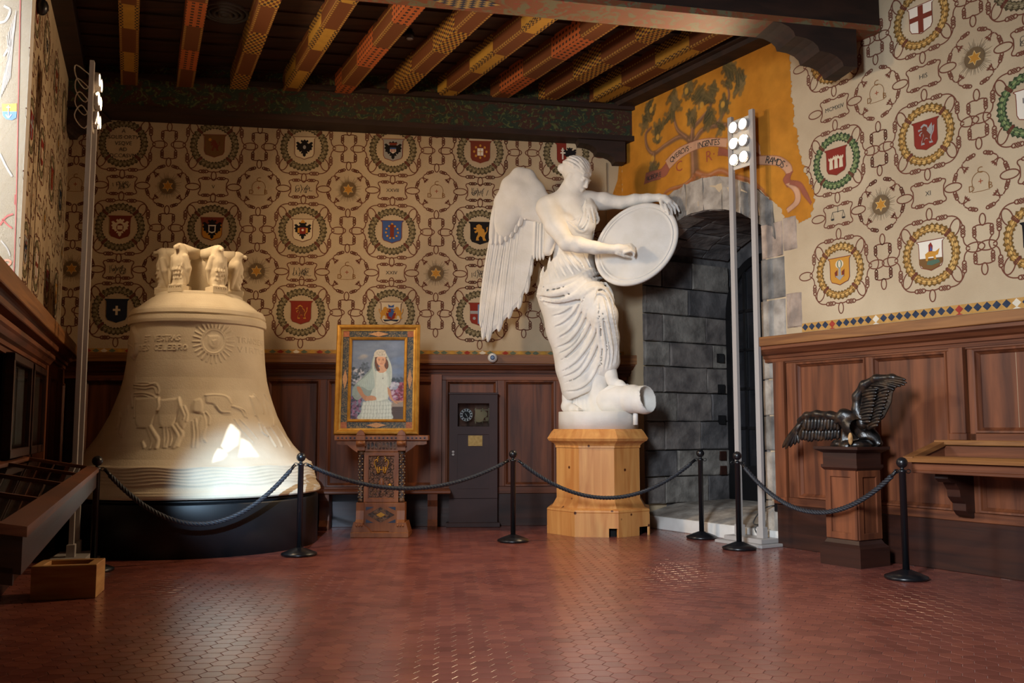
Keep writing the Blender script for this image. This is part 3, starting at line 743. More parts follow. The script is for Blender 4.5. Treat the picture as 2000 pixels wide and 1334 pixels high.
# wreaths
def wreath(name, dark, mid, light):
    f = Flat(); r_ = random.Random(3)
    n = 72
    jag = lambda R, s: [((R+1.5*s*(1 if i % 2 else -0.4)*r_.uniform(.5, 1.2))*math.cos(2*PI*i/n), (R+1.5*s*(1 if i % 2 else -0.4)*r_.uniform(.5, 1.2))*math.sin(2*PI*i/n)) for i in range(n)]
    o, i_ = jag(46, 1.6), jag(34.5, -1.4)
    f.mb.add([(x, y, 0.0) for x, y in o+i_], [(k, (k+1) % n, n+(k+1) % n, n+k) for k in range(n)], 0)
    for row, (R, m) in enumerate(((43.2, 1), (37.2, 1), (40.3, 2))):
        k = 30
        for j in range(k):
            t = 2*PI*(j+0.5*(row % 2))/k; sg = 1 if abs(((t+PI/2) % (2*PI))-PI) < 1e9 else 1
            L_, W_ = 8.4*r_.uniform(.8, 1.1), 3.3
            pts = [(-.5, 0), (-.2, .45), (.15, .5), (.5, 0), (.15, -.5), (-.2, -.45)]
            a = t+PI/2+r_.uniform(-.18, .18); z = 0.1+row*0.06
            f.mb.add([(R*math.cos(t)+x*L_*math.cos(a)-y*W_*math.sin(a), R*math.sin(t)+x*L_*math.sin(a)+y*W_*math.cos(a), z) for x, y in pts], [tuple(range(6))], m if r_.random() < .8 else 3-m)
    for q in range(4):
        t = PI/4+q*PI/2
        for dt in (-.045, 0, .045):
            e = (math.cos(t+dt), math.sin(t+dt)); f.line([(33.8*e[0], 33.8*e[1]), (46.8*e[0], 46.8*e[1])], 1.5, 3, z=0.3)
    me = f.mesh(name)
    for m in (dark, mid, light, mat('wreath_tie', rgb(92, 48, 40), rgb(116, 66, 52), 0.9, (20, 20, 20), spec=.1)): me.materials.append(m)
    return me
pm = lambda n, r, g, b: mat('paint_'+n, rgb(r, g, b), rgb(min(255, r+16), min(255, g+14), min(255, b+12)), 0.9, (18, 18, 18), spec=0.12)
WR_G = wreath('wreath', pm('leaf_dark', 72, 62, 44), pm('leaf_olive', 122, 110, 81), pm('leaf_pale', 144, 130, 100))
WR_O = wreath('wreath', pm('straw_dark', 104, 76, 38), pm('straw_mid', 166, 124, 66), pm('straw_pale', 196, 156, 92))
WR_F = wreath('wreath', pm('fir_dark', 52, 62, 42), pm('fir_mid', 92, 112, 70), pm('fir_pale', 130, 140, 92))
# shields
OUT = [(-23, 22), (-19.5, 18.5), (-19, 8), (-19, -12), (-16, -18), (-8, -20.5), (0, -23.5), (8, -20.5), (16, -18), (19, -12), (19, 8), (19.5, 18.5), (23, 22)]
EAG = [(0, 17), (-3, 14), (-6, 16), (-8, 13), (-5, 10), (-8, 8), (-13, 12), (-17, 10), (-14, 6), (-17, 3), (-14, 0), (-15, -4), (-11, -5), (-9, -9), (-5, -7), (-7, -12), (-3, -12), (-3, -16), (0, -19)]
EAGLE = EAG+[(-x, y) for x, y in EAG[-2:0:-1]]
LION = [(-6, 15), (-2, 17), (3, 14), (4, 9), (8, 6), (9, 0), (13, 4), (12, 10), (15, 12), (14, 3), (10, -4), (9, -9), (12, -15), (6, -15), (4, -8), (0, -6), (-3, -10), (-2, -15), (-8, -15), (-7, -9), (-4, -3), (-4, 2), (-9, -1), (-11, 2), (-6, 6), (-12, 7), (-12, 10), (-6, 10), (-8, 13)]
TOWER = [(-4, -17), (4, -17), (3, 4), (5, 6), (5, 11), (3, 11), (3, 9), (1, 9), (1, 11), (-1, 11), (-1, 9), (-3, 9), (-3, 11), (-5, 11), (-5, 6), (-3, 4)]
PAL = dict(red=pm('red', 128, 44, 34), brick=pm('brick', 112, 50, 36), blue=pm('blue', 58, 84, 140), navy=pm('navy', 34, 40, 56), black=pm('black', 26, 24, 26), gold=pm('gold', 188, 132, 52), grey=pm('grey', 150, 146, 142), brown=pm('brown', 112, 80, 46), cream=pm('cream', 206, 188, 158), white=pm('white', 222, 212, 196), rope=M_ROPE, green=pm('green', 78, 100, 82), sky=pm('sky', 112, 136, 168))
PN = list(PAL); PI_ = {n: i for i, n in enumerate(PN)}
def shield(kind):
    f = Flat(); P = PI_; sc = lambda pts, a, dx=0, dy=0: [(x*a+dx, y*a+dy) for x, y in pts]
    def base(c, edge=None):
        f.poly(OUT, P[c]); f.line(OUT+OUT[:1], 1.2, P[edge or 'brick'], z=f.z+0.03); f.z += 0.05
    if kind == 'text':
        return None
    if kind == 'plain_brown': base('brown'); f.poly(sc(LION, .7), P['brick']); f.disc(-9, 12, 3, 3, P['gold'])
    elif kind == 'black_eagle': base('cream', 'rope'); f.poly(sc(EAGLE, 1.0), P['black']); f.disc(0, 1, 3, 4, P['grey'])
    elif kind == 'grey_eagle':
        base('grey'); f.poly(sc(EAGLE, 1.05), P['black']); f.poly([(-6, 4), (6, 4), (6, -4), (0, -8), (-6, -4)], P['white']); f.poly([(-6, 4), (6, 4), (6, 1), (-6, 1)], P['blue'])
        f.poly([(-9, 14), (9, 14), (6, 9), (-6, 9)], P['brick'])
        for x in (-3.5, 0, 3.5): f.poly([(x-.8, 1), (x+.8, 1), (x+.8, -5), (x-.8, -5)], P['red'])
    elif kind == 'inner_cross':
        base('brick'); f.poly([(-6, 7), (6, 7), (6, -8), (-6, -8)], P['white']); f.poly([(-5, .6), (5, .6), (5, -.6), (-5, -.6)], P['gold']); f.poly([(-.6, 6), (.6, 6), (.6, -7), (-.6, -7)], P['gold'])
        for a in np.linspace(0, 2*PI, 8, endpoint=False): f.disc(12.5*math.cos(a), 12.5*math.sin(a), 2.2, 2.6, P['gold'])
    elif kind == 'half':
        base('red'); f.poly([(0, 22), (22, 22), (19, 8), (19, -12), (14, -18), (0, -23)], P['cream']); f.poly(sc(EAGLE, .8, 7, 0), P['black'])
        f.poly([(-12, 3), (-2, 3), (-2, 0), (-12, 0)], P['white']); f.poly([(-9, 12), (-6, 12), (-6, -12), (-9, -12)], P['white']); f.poly([(-11, 8), (-4, 8), (-4, 6), (-11, 6)], P['white'])
    elif kind == 'red_eagle': base('brick'); f.poly(sc(EAGLE, 1.0), P['cream']); f.disc(0, -1, 7, 8, P['brick']); f.poly([(-5, 3), (5, 3), (5, -5), (-5, -5)], P['cream'])
    elif kind == 'gold_eagle':
        base('gold'); f.poly([(-23, 22), (23, 22), (19.5, 8), (-19.5, 8)], P['brick']); f.poly(sc(EAGLE, 1.1), P['black']); f.poly(sc(OUT, .36, 0, -1), P['white']); f.poly(sc(OUT, .26, 0, -1), P['black'])
    elif kind == 'crown_eagle':
        base('cream', 'rope'); f.poly(sc(EAGLE, 1.0), P['black']); f.poly([(-5, 14), (-3, 18), (0, 21), (3, 18), (5, 14)], P['gold']); f.poly([(-6, 5), (6, 5), (6, -8), (-6, -8)], P['red']); f.disc(0, 0, 2.4, 2.4, P['white'])
        for x in (-8, 8): f.poly([(x-2, 4), (x+2, 4), (x+2, -6), (x-2, -6)], P['gold'])
    elif kind == 'blue_tower':
        base('blue'); f.poly([(-4, 14), (4, 14), (4, -12), (-4, -12)], P['brick']); f.poly([(-2, 17), (2, 17), (2, 14), (-2, 14)], P['gold'])
        for a in np.linspace(0.5, 2*PI-.5, 10): f.disc(12*math.sin(a), -1+13*math.cos(a), 2, 2, P['gold'])
    elif kind == 'black_lion': base('black', 'black'); f.poly(sc(LION, 1.05), P['gold'])
    elif kind == 'navy_cross': base('navy', 'navy'); f.poly([(-2.2, 9), (2.2, 9), (2.2, -9), (-2.2, -9)], P['cream']); f.poly([(-7, 3), (7, 3), (7, -1), (-7, -1)], P['cream'])
    elif kind == 'red_lion': base('red'); f.poly(sc(LION, .85), P['gold']); f.poly(sc(LION, .72), P['brick'])
    elif kind == 'supporters':
        base('cream', 'rope'); f.poly(sc(OUT, .5, 0, -2), P['red']); f.poly([(0, 9), (9, 9), (0, -12)], P['blue']); f.poly(sc(OUT, .2, -1, -3), P['blue'])
        for s_ in (-1, 1): f.poly([(x*.75*s_+13*s_, y*.75) for x, y in LION], P['gold'])
        f.poly([(-5, 11), (-6, 17), (0, 14), (6, 17), (5, 11)], P['blue']); f.poly([(-16, -13), (16, -13), (12, -17), (0, -15), (-12, -17)], P['navy'])
    elif kind == 'red_bars': base('red'); f.poly([(-19, 6), (19, 6), (19, 0), (-19, 0)], P['grey']); f.poly([(-4, 19), (1, 19), (1, -20), (-4, -20)], P['sky']); f.disc(-11, -9, 3, 3, P['grey']); f.disc(10, 12, 3, 3, P['grey'])
    elif kind == 'towers':
        base('red')
        for x, s_ in ((-10, .8), (0, 1.0), (10, .8)): f.poly([(a*1.0+x, b*s_*1.0-1) for a, b in TOWER], P['cream'])
        f.poly([(-18, -12), (18, -12), (14, -17), (0, -20), (-14, -17)], P['red'])
    elif kind == 'griffin': base('red'); f.poly(sc(LION, 1.0), P['grey']); f.poly(sc(LION, .8), P['brick']); f.poly([(2, 6), (11, 16), (12, 4), (8, -2)], P['grey'])
    elif kind == 'red_cross': base('white', 'brick'); f.poly([(-4.5, 21), (4.5, 21), (4.5, -22), (-4.5, -22)], P['brick']); f.poly([(-19.5, 6), (19.5, 6), (19.5, -2), (-19.5, -2)], P['brick'])
    elif kind == 'gold_globe':
        base('gold'); f.disc(0, 11, 8, 7, P['cream']); f.disc(0, 11, 5, 7, P['green'], dz=.03); f.disc(0, 11, 3, 6, P['cream'], dz=.03); f.poly([(-2, 4), (2, 4), (3, -14), (-3, -14)], P['grey'])
        for x in (-7, 7): f.poly([(x-3, -2), (x+3, 2), (x+2, -10), (x-2, -10)], P['brick'])
        f.poly([(-9, -8), (9, -8), (0, -16)], P['grey'])
    elif kind == 'rider':
        base('white', 'brick'); f.poly([(-19, -4), (19, -6), (19, -12), (14, -18), (0, -23), (-14, -18), (-19, -12)], P['brown']); f.poly([(-9, 2), (-2, 6), (8, 4), (15, 8), (12, -1), (8, -2), (9, -8), (6, -8), (4, -3), (-4, -3), (-5, -9), (-8, -8)], P['gold'])
        f.poly([(-3, 5), (-3, 15), (1, 19), (4, 13), (3, 5)], P['red']); f.poly([(-1, 6), (1, 14), (3, 6)], P['blue']); f.poly([(-5, -9), (12, -8), (15, -13), (2, -16), (-7, -14)], P['green'])
    elif kind == 'letters': base('white', 'brick')
    me = f.mesh('shield')
    for n in PN: me.materials.append(PAL[n])
    return me
_sh = {}
def star_mesh():
    f = Flat(); r_ = random.Random(5)
    for i in range(64):
        a = 2*PI*i/64; L_ = r_.choice((17, 21, 25, 28)); f.line([(6*math.cos(a), 6*math.sin(a)), (L_*math.cos(a), L_*math.sin(a))], [1.25, .3], 0, z=.05)
        f.line([(5*math.cos(a+.05), 5*math.sin(a+.05)), (16*math.cos(a+.05), 16*math.sin(a+.05))], [1.0, .5], 0, z=.06)
    st = lambda R: [((R if k % 2 == 0 else R*.52)*math.sin(k*PI/6), (R if k % 2 == 0 else R*.52)*math.cos(k*PI/6)) for k in range(12)]
    f.z = .1; f.poly(st(11.5), 2); f.poly(st(9.8), 1); me = f.mesh('star')
    for m in (pm('ray', 104, 84, 60), pm('star_gold', 176, 122, 48), pm('star_edge', 208, 176, 116)): me.materials.append(m)
    return me
ME_STAR = star_mesh()
M_INK = pm('ink', 58, 54, 50); M_RED = pm('letter_red', 150, 76, 50); M_LET = pm('letter_bronze', 124, 84, 46)
def text_mesh(body, size, m, name='lettering', space=1.0):
    c = bpy.data.curves.new(name, 'FONT'); c.body = body; c.size = size; c.align_x = 'CENTER'; c.align_y = 'CENTER'; c.space_character = space; c.resolution_u = 2
    o = bpy.data.objects.new(name, c); COL.objects.link(o); bpy.context.view_layer.update()
    me = bpy.data.meshes.new_from_object(o.evaluated_get(bpy.context.evaluated_depsgraph_get())); bpy.data.objects.remove(o); bpy.data.curves.remove(c)
    me.name = name; me.materials.clear(); me.materials.append(m); return me
def cdb_mesh():
    f = Flat(); f.ell(0, 1, 13, 13, .9, a0=-.4, a1=PI+.4); f.line([(-13, -3), (-13, -14), (0, -14.5), (13, -14), (13, -3)], .8)
    f.line([(-3.4, 0), (3.4, 0)], 1.2, 1); f.line([(0, 3.4), (0, -3.4)], 1.2, 1)
    me = f.mesh('monogram'); me.materials.append(M_LET); me.materials.append(M_RED); return me
ME_CDB = cdb_mesh(); ME_L = {c: text_mesh(c, 13, M_LET, 'letter') for c in 'CDB'}
def scroll_mesh(seed):
    f = Flat(); r_ = random.Random(seed)
    for k in range(7):
        x, y = r_.uniform(-15, 15), r_.uniform(-6, 6); f.ell(x, y, r_.uniform(2, 5), r_.uniform(2, 4), .7, r_.uniform(0, 3), a1=r_.uniform(3, 6))
    for k in range(5): x = -16+7*k; f.line([(x, r_.uniform(-8, -2)), (x+r_.uniform(-3, 5), r_.uniform(2, 9))], .9)
    f.line([(-6, -9), (-3, 0), (-6, 8)], 1); f.line([(5, -9), (2, 0), (8, 8)], 1)
    me = f.mesh('motto'); me.materials.append(M_INK); return me
def scales_mesh():
    f = Flat(); f.line([(0, 14), (0, 4)], .9); f.line([(-11, 6), (11, 6)], .9)
    for x in (-11, 11): f.line([(x, 6), (x-3, -5)], .6); f.line([(x, 6), (x+3, -5)], .6); f.disc(x, -6, 3.4, 1.8, 0)
    me = f.mesh('scales'); me.materials.append(M_INK); return me
def put(name, me, fr, u, z, wall, w=0.002, sx=S, dx=0, dy=0):
    o = bpy.data.objects.new(name, me); COL.objects.link(o); o.parent = wall
    o.matrix_local = fr.matrix(u, z, w, sx) @ Matrix.Translation((dx, dy, 0)); return o
def place_set(fr, wall, us, zs, kinds, wre, mids, stars, sx=S, bones=True, ulim=(0.15, 99), zlim=(2.5, 5.35)):
    du = us[1]-us[0]; dz = zs[1]-zs[0]; dr = math.copysign(1, du)
    ok = lambda u, z: ulim[0] < u < ulim[1] and zlim[0] < z < zlim[1]
    for i, u in enumerate(us):
        for j, z in enumerate(zs):
            put('rope_frame', ME_FRAME, fr, u, z, wall, sx=sx); put('wreath', wre(i, j), fr, u, z, wall, 0.003, sx=sx)
            k = kinds.get((i, j))
            if k and k.startswith('txt:'):
                for q, ln in enumerate(k[4:].split('/')): put('lettering', text_mesh(ln, 11, M_INK), fr, u, z, wall, 0.004, sx, 0, 25-12.4*q)
            elif k:
                if k not in _sh: _sh[k] = shield(k)
                put('shield', _sh[k], fr, u, z, wall, 0.004, sx)
                if k == 'letters': put('lettering', text_mesh('INRI', 11, M_INK), fr, u, z, wall, 0.008, sx, 0, 6)
            for (uu, zz, kind) in ((u, z-dz/2, 'c'), (u+du/2, z-dz/2, 's'), (u+du/2, z, 'b'))+(((u, z+dz/2, 'c'), (u+du/2, z+dz/2, 's')) if j == 0 and abs(dz) > 0 and dz < 0 else ()):
                pass
    for i in range(-1, len(us)):
        for j in range(0, len(zs)+1):
            u = us[0]+du*i+du/2; z = zs[0]+dz*j-dz/2
            if ok(u, z):
                put('rope_ring', ME_RING, fr, u, z, wall, sx=sx)
                if (i+j+stars) % 2: put('star', ME_STAR, fr, u, z, wall, 0.003, sx)
                else:
                    put('monogram', ME_CDB, fr, u, z, wall, 0.003, sx)
                    for c, x, y in (('C', 0, 16), ('D', -14, -9), ('B', 14, -9)): put('letter', ME_L[c], fr, u, z, wall, 0.003, sx, x, y)
            z2 = zs[0]+dz*j
            if j < len(zs) and ok(u, z2): put('rope_column', ME_BONE, fr, u, z2, wall, sx=sx)
            if j == len(zs) and ok(u, z2-dz*0.5): put('rope_tail', ME_FOOT, fr, u, z2-dz*0.62, wall, sx=sx)
    for (i, j), t in mids.items():
        u = us[0]+du*i; z = zs[0]+dz*(j+0.5)
        put('rope_cartouche', ME_CART, fr, u, z, wall, sx=sx)
        if t == '~': put('motto', scroll_mesh(i*7+j), fr, u, z, wall, 0.003, sx)
        elif t == 'scales': put('scales', scales_mesh(), fr, u, z, wall, 0.003, sx)
        elif t: put('lettering', text_mesh(t, 10, M_INK), fr, u, z, wall, 0.003, sx)
UB = [0.685+1.157*i for i in range(6)]; ZBK = [4.915, 3.815, 2.735]
KB = {(0, 0): 'txt:A/SOLIS·ORTV/VSQVE/AD/OCCASVM', (1, 0): 'plain_brown', (2, 0): 'black_eagle', (3, 0): 'grey_eagle', (4, 0): 'inner_cross', (5, 0): 'half',
      (0, 1): 'red_eagle', (1, 1): 'gold_eagle', (2, 1): 'crown_eagle', (3, 1): 'blue_tower', (4, 1): 'black_lion', (5, 1): 'red_bars',
      (0, 2): 'navy_cross', (1, 2): 'red_lion', (2, 2): 'red_lion', (3, 2): 'supporters', (4, 2): 'red_bars', (5, 2): 'navy_cross'}
MB_ = {(0, 0): '~', (1, 0): 'V', (2, 0): '~', (3, 0): 'XXVII', (4, 0): '~', (5, 0): 'IX', (0, 1): '~', (1, 1): 'XII', (2, 1): '~', (3, 1): 'XXIV', (4, 1): '~', (5, 1): 'II'}
place_set(BW, wall_back, UB, ZBK, KB, lambda i, j: WR_G, MB_, 0, zlim=(2.4, 5.25), ulim=(0.0, 6.9))
URW = [3.49, 4.50, 5.47, 6.45]; ZR = [5.07, 3.955, 2.825]
KR = {(0, 0): 'red_lion', (1, 0): 'red_cross', (2, 0): 'blue_tower', (0, 1): 'towers', (1, 1): 'griffin', (2, 1): 'letters', (0, 2): 'gold_globe', (1, 2): 'rider', (2, 2): 'black_lion', (3, 1): 'red_eagle', (3, 0): 'inner_cross', (3, 2): 'navy_cross'}
MR = {(0, 0): 'MCMXIV', (1, 0): 'HIS', (2, 0): '~', (0, 1): 'scales', (1, 1): 'XI', (2, 1): '~', (3, 0): 'IV', (3, 1): 'X'}
place_set(RW, wall_right, URW, ZR, KR, lambda i, j: {(0, 1): WR_F, (2, 0): WR_G, (2, 1): WR_F}.get((i, j), WR_O), MR, 1, sx=S*0.93, ulim=(3.2, 6.9), zlim=(2.3, 5.4))
ULW = [0.80+1.03*i for i in range(4)]; ZL = [5.06, 3.965, 2.83]
KL = {(0, 1): 'navy_cross', (1, 1): 'red_lion', (2, 1): 'towers', (3, 1): 'red_bars', (0, 2): 'gold_globe', (1, 2): 'red_bars', (2, 2): 'red_cross', (3, 2): 'grey_eagle', (1, 0): 'inner_cross', (2, 0): 'black_eagle', (3, 0): 'red_eagle'}
ML = {(i, j): ('~' if (i+j) % 2 else 'VI') for i in range(4) for j in range(2)}
place_set(LW, wall_left, ULW[:3]+[3.74], ZL, KL, lambda i, j: WR_G, ML, 0, sx=S*0.82, ulim=(0.1, 3.6), zlim=(2.4, 5.4))
# mosaic strips above the panelling
def mosaic(fr, u0, u1, z0, z1, wall, w, step, seq):
    f = MB(rec=False); f.add([fr(u0, z0, w), fr(u1, z0, w), fr(u1, z1, w), fr(u0, z1, w)], [(0, 1, 2, 3)], 0)
    n = int((u1-u0)/step); h = (z1-z0)
    for k in range(n):
        c = u0+(k+.5)*step; m = seq[k % len(seq)]; zc = z0+h*0.55
        f.add([fr(c-step*.46, zc, w+.001), fr(c, z0+h*0.12, w+.001), fr(c+step*.46, zc, w+.001), fr(c, z1-h*0.03, w+.001)], [(0, 1, 2, 3)], m)
        f.add([fr(c-step*.42, z0, w+.001), fr(c+step*.42, z0, w+.001), fr(c, z0+h*0.2, w+.001)], [(0, 1, 2)], m if m != 1 else 0)
    return f.build('mosaic_border', [pm('mosaic_ochre', 176, 132, 72), pm('mosaic_blue', 44, 52, 70), pm('mosaic_red', 150, 54, 42), pm('mosaic_white', 212, 200, 180), pm('mosaic_teal', 96, 104, 84), pm('mosaic_yellow', 186, 140, 60)], wall)
mosaic(RW, 2.99, RW.L+3, 2.245, 2.335, wall_right, 0.004, 0.086, [1, 1, 1, 1, 2, 1, 1, 1, 1, 1, 3, 1, 1, 1, 1, 1])
mosaic(BW, 0.0, BW.L, 2.185, 2.25, wall_back, 0.004, 0.1, [4, 5, 4, 2, 4, 3, 4, 5, 2, 4, 5, 4])
mosaic(LW, 0.0, 3.97, 2.19, 2.26, wall_left, 0.004, 0.1, [4, 5, 4, 2, 4, 3])

# ------------------------------------------------------------------ raster painting carried by vertex colours
class Canvas:
    def __init__(s, u0, u1, v0, v1, res, base):
        s.nx, s.ny = int((u1-u0)/res)+1, int((v1-v0)/res)+1
        s.U, s.V = np.meshgrid(np.linspace(u0, u1, s.nx), np.linspace(v0, v1, s.ny)); s.c = np.empty((s.ny, s.nx, 3)); s.c[:] = np.array(rgb(*base)[:3]); s.res = res
        s.mask = np.ones((s.ny, s.nx), bool)
    def sub(s, x0, x1, y0, y1):
        u, v = s.U[0], s.V[:, 0]; return slice(*np.searchsorted(v, [y0, y1])), slice(*np.searchsorted(u, [x0, x1]))
    def inside(s, pts, sl):
        U, V = s.U[sl], s.V[sl]; r = np.zeros(U.shape, bool); n = len(pts)
        for i in range(n):
            x0, y0 = pts[i]; x1, y1 = pts[(i+1) % n]
            if y0 == y1: continue
            r ^= ((y0 > V) != (y1 > V)) & (U < (x1-x0)*(V-y0)/(y1-y0)+x0)
        return r
    def poly(s, pts, col, al=1.0):
        P = np.array(pts); sl = s.sub(P[:, 0].min(), P[:, 0].max()+s.res, P[:, 1].min(), P[:, 1].max()+s.res); m = s.inside(pts, sl)*al
        s.c[sl] = s.c[sl]*(1-m[..., None])+np.array(rgb(*col)[:3])*m[..., None]; return s
    def stroke(s, pts, wd, col, al=1.0, soft=0.6, n=24):
        P = np.array(interp(pts, n) if len(pts) > 2 else pts, float); W = np.interp(np.linspace(0, 1, len(P)), np.linspace(0, 1, np.size(wd)), np.atleast_1d(wd)) if np.size(wd) > 1 else np.full(len(P), float(np.ravel(wd)[0]))
        mw = W.max()*1.5+s.res*2; sl = s.sub(P[:, 0].min()-mw, P[:, 0].max()+mw, P[:, 1].min()-mw, P[:, 1].max()+mw); U, V = s.U[sl], s.V[sl]; m = np.zeros(U.shape)
        for i in range(len(P)-1):
            d = P[i+1]-P[i]; t = np.clip(((U-P[i, 0])*d[0]+(V-P[i, 1])*d[1])/(d@d+1e-12), 0, 1); dist = np.hypot(U-P[i, 0]-t*d[0], V-P[i, 1]-t*d[1]); r = (W[i]+(W[i+1]-W[i])*t)/2
            m = np.maximum(m, np.clip((r-dist)/(r*soft+s.res*.5)+0.5*s.res/(r+s.res), 0, 1))
        m = (m*al)[..., None]; s.c[sl] = s.c[sl]*(1-m)+np.array(rgb(*col)[:3])*m; return s
    def ell(s, cx, cy, a, b, col, al=1.0, soft=0.3, rot=0.0):
        R = max(a, b)*1.3; sl = s.sub(cx-R, cx+R, cy-R, cy+R); U, V = s.U[sl]-cx, s.V[sl]-cy; c, q = math.cos(rot), math.sin(rot)
        d = np.hypot((U*c+V*q)/a, (-U*q+V*c)/b); m = (np.clip((1-d)/soft+0.5, 0, 1)*al)[..., None]; s.c[sl] = s.c[sl]*(1-m)+np.array(rgb(*col)[:3])*m; return s
    def mesh(s, name, fn, m):
        P = fn(s.U, s.V); idx = np.arange(s.nx*s.ny).reshape(s.ny, s.nx)
        q = s.mask[:-1, :-1] & s.mask[1:, 1:] & s.mask[:-1, 1:] & s.mask[1:, :-1]
        F_ = np.stack([idx[:-1, :-1][q], idx[:-1, 1:][q], idx[1:, 1:][q], idx[1:, :-1][q]], 1)
        used = np.unique(F_); re = np.full(s.nx*s.ny, -1); re[used] = np.arange(len(used)); F_ = re[F_]
        me = bpy.data.meshes.new(name); me.vertices.add(len(used)); me.vertices.foreach_set('co', P.reshape(-1, 3)[used].astype(np.float32).ravel())
        me.loops.add(F_.size); me.loops.foreach_set('vertex_index', F_.ravel().astype(np.int32)); me.polygons.add(len(F_))
        me.polygons.foreach_set('loop_start', np.arange(0, F_.size, 4, dtype=np.int32)); me.polygons.foreach_set('loop_total', np.full(len(F_), 4, dtype=np.int32))
        at = me.color_attributes.new('paint', 'FLOAT_COLOR', 'POINT'); C4 = np.ones((len(used), 4), np.float32); C4[:, :3] = s.c.reshape(-1, 3)[used]; at.data.foreach_set('color', C4.ravel())
        me.update(); me.validate(); me.materials.append(m); return me
# orange fresco with the oak above the arch
fp = lambda pts, k=1: [RW.px(*p) for p in pts]
cv = Canvas(0.0, 3.35, 3.2, 5.52, 0.0085, (188, 124, 38))
r0 = np.random.default_rng(2)
for k in range(260):
    cv.ell(r0.uniform(0, 3.3), r0.uniform(3.2, 5.5), r0.uniform(.06, .3), r0.uniform(.1, .4), [(172, 108, 30), (202, 140, 50), (180, 116, 40)][k % 3], 0.22, 1.0)
edge = [(1546, 60), (1545, 135), (1548, 165), (1546, 190), (1553, 215), (1551, 240), (1560, 262), (1559, 290), (1570, 315), (1572, 335), (1586, 362), (1591, 392), (1586, 424), (1562, 437), (1556, 426), (1530, 427)]
E_ = np.array(fp(edge))
arc_o = [(UC+RO*math.sin(t*.98), ZO+RO*math.cos(t*.98)) for t in np.linspace(0.86, -0.72, 20)]
bound = [(0, 5.52)]+[tuple(e) for e in E_]+[(2.75, 3.6)]+arc_o+[(UL, 3.86), (0.30, 3.75), (0.12, 3.95), (0, 4.05)]
sl = (slice(0, cv.ny), slice(0, cv.nx)); jit = np.interp(cv.V, np.linspace(3.2, 5.52, 90), r0.uniform(-.02, .02, 90))
cv.U += jit; cv.mask = cv.inside(bound, sl); cv.U -= jit
PXM = 0.0066
BR, BL, BD_ = (126, 92, 66), (170, 122, 92), (92, 70, 48)
def branch(px, w0, w1, c=BR, hl=BL):
    w0 *= 1.3; w1 *= 1.4; P = fp(px); cv.stroke(P, [w0*PXM*1.25, w1*PXM*1.25], BD_, .8); cv.stroke(P, [w0*PXM, w1*PXM], c, .9)
    cv.stroke([(u-0.2*w0*PXM, z+0.15*w0*PXM) for u, z in P], [w0*PXM*.35, w1*PXM*.3], hl, .7)
branch([(1358, 352), (1357, 320), (1355, 290), (1350, 272)], 20, 15)
branch([(1350, 276), (1330, 267), (1300, 284), (1277, 300), (1264, 286), (1262, 262), (1272, 250)], 9, 5)
branch([(1342, 269), (1325, 255), (1318, 235), (1316, 215)], 8, 4)
branch([(1352, 274), (1355, 250), (1370, 233), (1386, 212), (1392, 190), (1390, 166)], 10, 3)
branch([(1358, 274), (1372, 255), (1395, 246), (1420, 244)], 10, 7)
branch([(1396, 246), (1412, 225), (1424, 190), (1420, 158)], 7, 3)
branch([(1278, 300), (1276, 318), (1270, 330)], 8, 6)
ROT = (164, 96, 52)
branch([(1356, 345), (1344, 362), (1320, 374), (1296, 398)], 12, 5, ROT); branch([(1352, 350), (1336, 362), (1306, 372), (1290, 392)], 8, 4, ROT)
branch([(1362, 338), (1384, 344), (1410, 334), (1440, 350), (1470, 364), (1497, 384), (1516, 408)], 12, 5, ROT); branch([(1372, 346), (1404, 350), (1440, 358), (1476, 376), (1502, 398)], 8, 3, ROT)
branch([(1440, 345), (1466, 352), (1492, 372)], 7, 3, ROT)
rl = random.Random(4)
def leafcluster(px, py, a, b, n=9):
    n = int(n*1.7); a *= 1.15
    cu, cz = RW.px(px, py)
    for k in range(n):
        u = cu+rl.uniform(-a, a)*PXM*.8; z = cz+rl.uniform(-b, b)*PXM*.8; an = rl.uniform(-1.2, 1.2)+PI/2; L_ = rl.uniform(8, 14)*PXM
        col = rl.choice([(90, 78, 46), (108, 92, 56), (76, 68, 44), (118, 98, 62)])
        for t in np.linspace(-1, 1, 4):
            cv.ell(u+L_*t*math.cos(an), z+L_*t*math.sin(an), L_*.5*(1.15-.5*abs(t)), L_*.5*(1.15-.5*abs(t)), col, .75, .5, an)
        cv.stroke([(u-L_*math.cos(an), z-L_*math.sin(an)), (u+L_*math.cos(an), z+L_*math.sin(an))], 1.2*PXM, (140, 118, 72), .6)
for a in ((1272, 212, 12, 16, 6), (1263, 240, 10, 12, 5), (1288, 245, 12, 10, 5), (1316, 200, 10, 20, 8), (1346, 172, 12, 12, 5), (1364, 190, 16, 14, 8), (1390, 180, 10, 20, 8), (1352, 232, 12, 12, 6), (1386, 228, 8, 16, 6), (1424, 142, 10, 26, 10), (1444, 160, 8, 20, 8), (1413, 205, 12, 10, 5), (1310, 230, 10, 10, 4), (1275, 330, 8, 12, 5), (1285, 268, 8, 12, 5), (1405, 250, 8, 8, 3)): leafcluster(*a)
for px, py in ((1285, 268), (1412, 204), (1371, 205), (1275, 310), (1341, 178), (1272, 215)):
    u, z = RW.px(px, py); cv.ell(u, z, 5*PXM, 6*PXM, (196, 146, 60), .9, .4)
PK, PKD, PKE = (196, 150, 118), (150, 88, 68), (126, 66, 52)
def band(top, bot, col=PK):
    P = [tuple(x) for x in interp(fp(top), 16)]+[tuple(x) for x in interp(fp(bot), 16)][::-1]; cv.poly(P, col)
    cv.stroke(fp(top), 1.6*PXM, PKE, .8); cv.stroke(fp(bot), 1.6*PXM, PKE, .8)
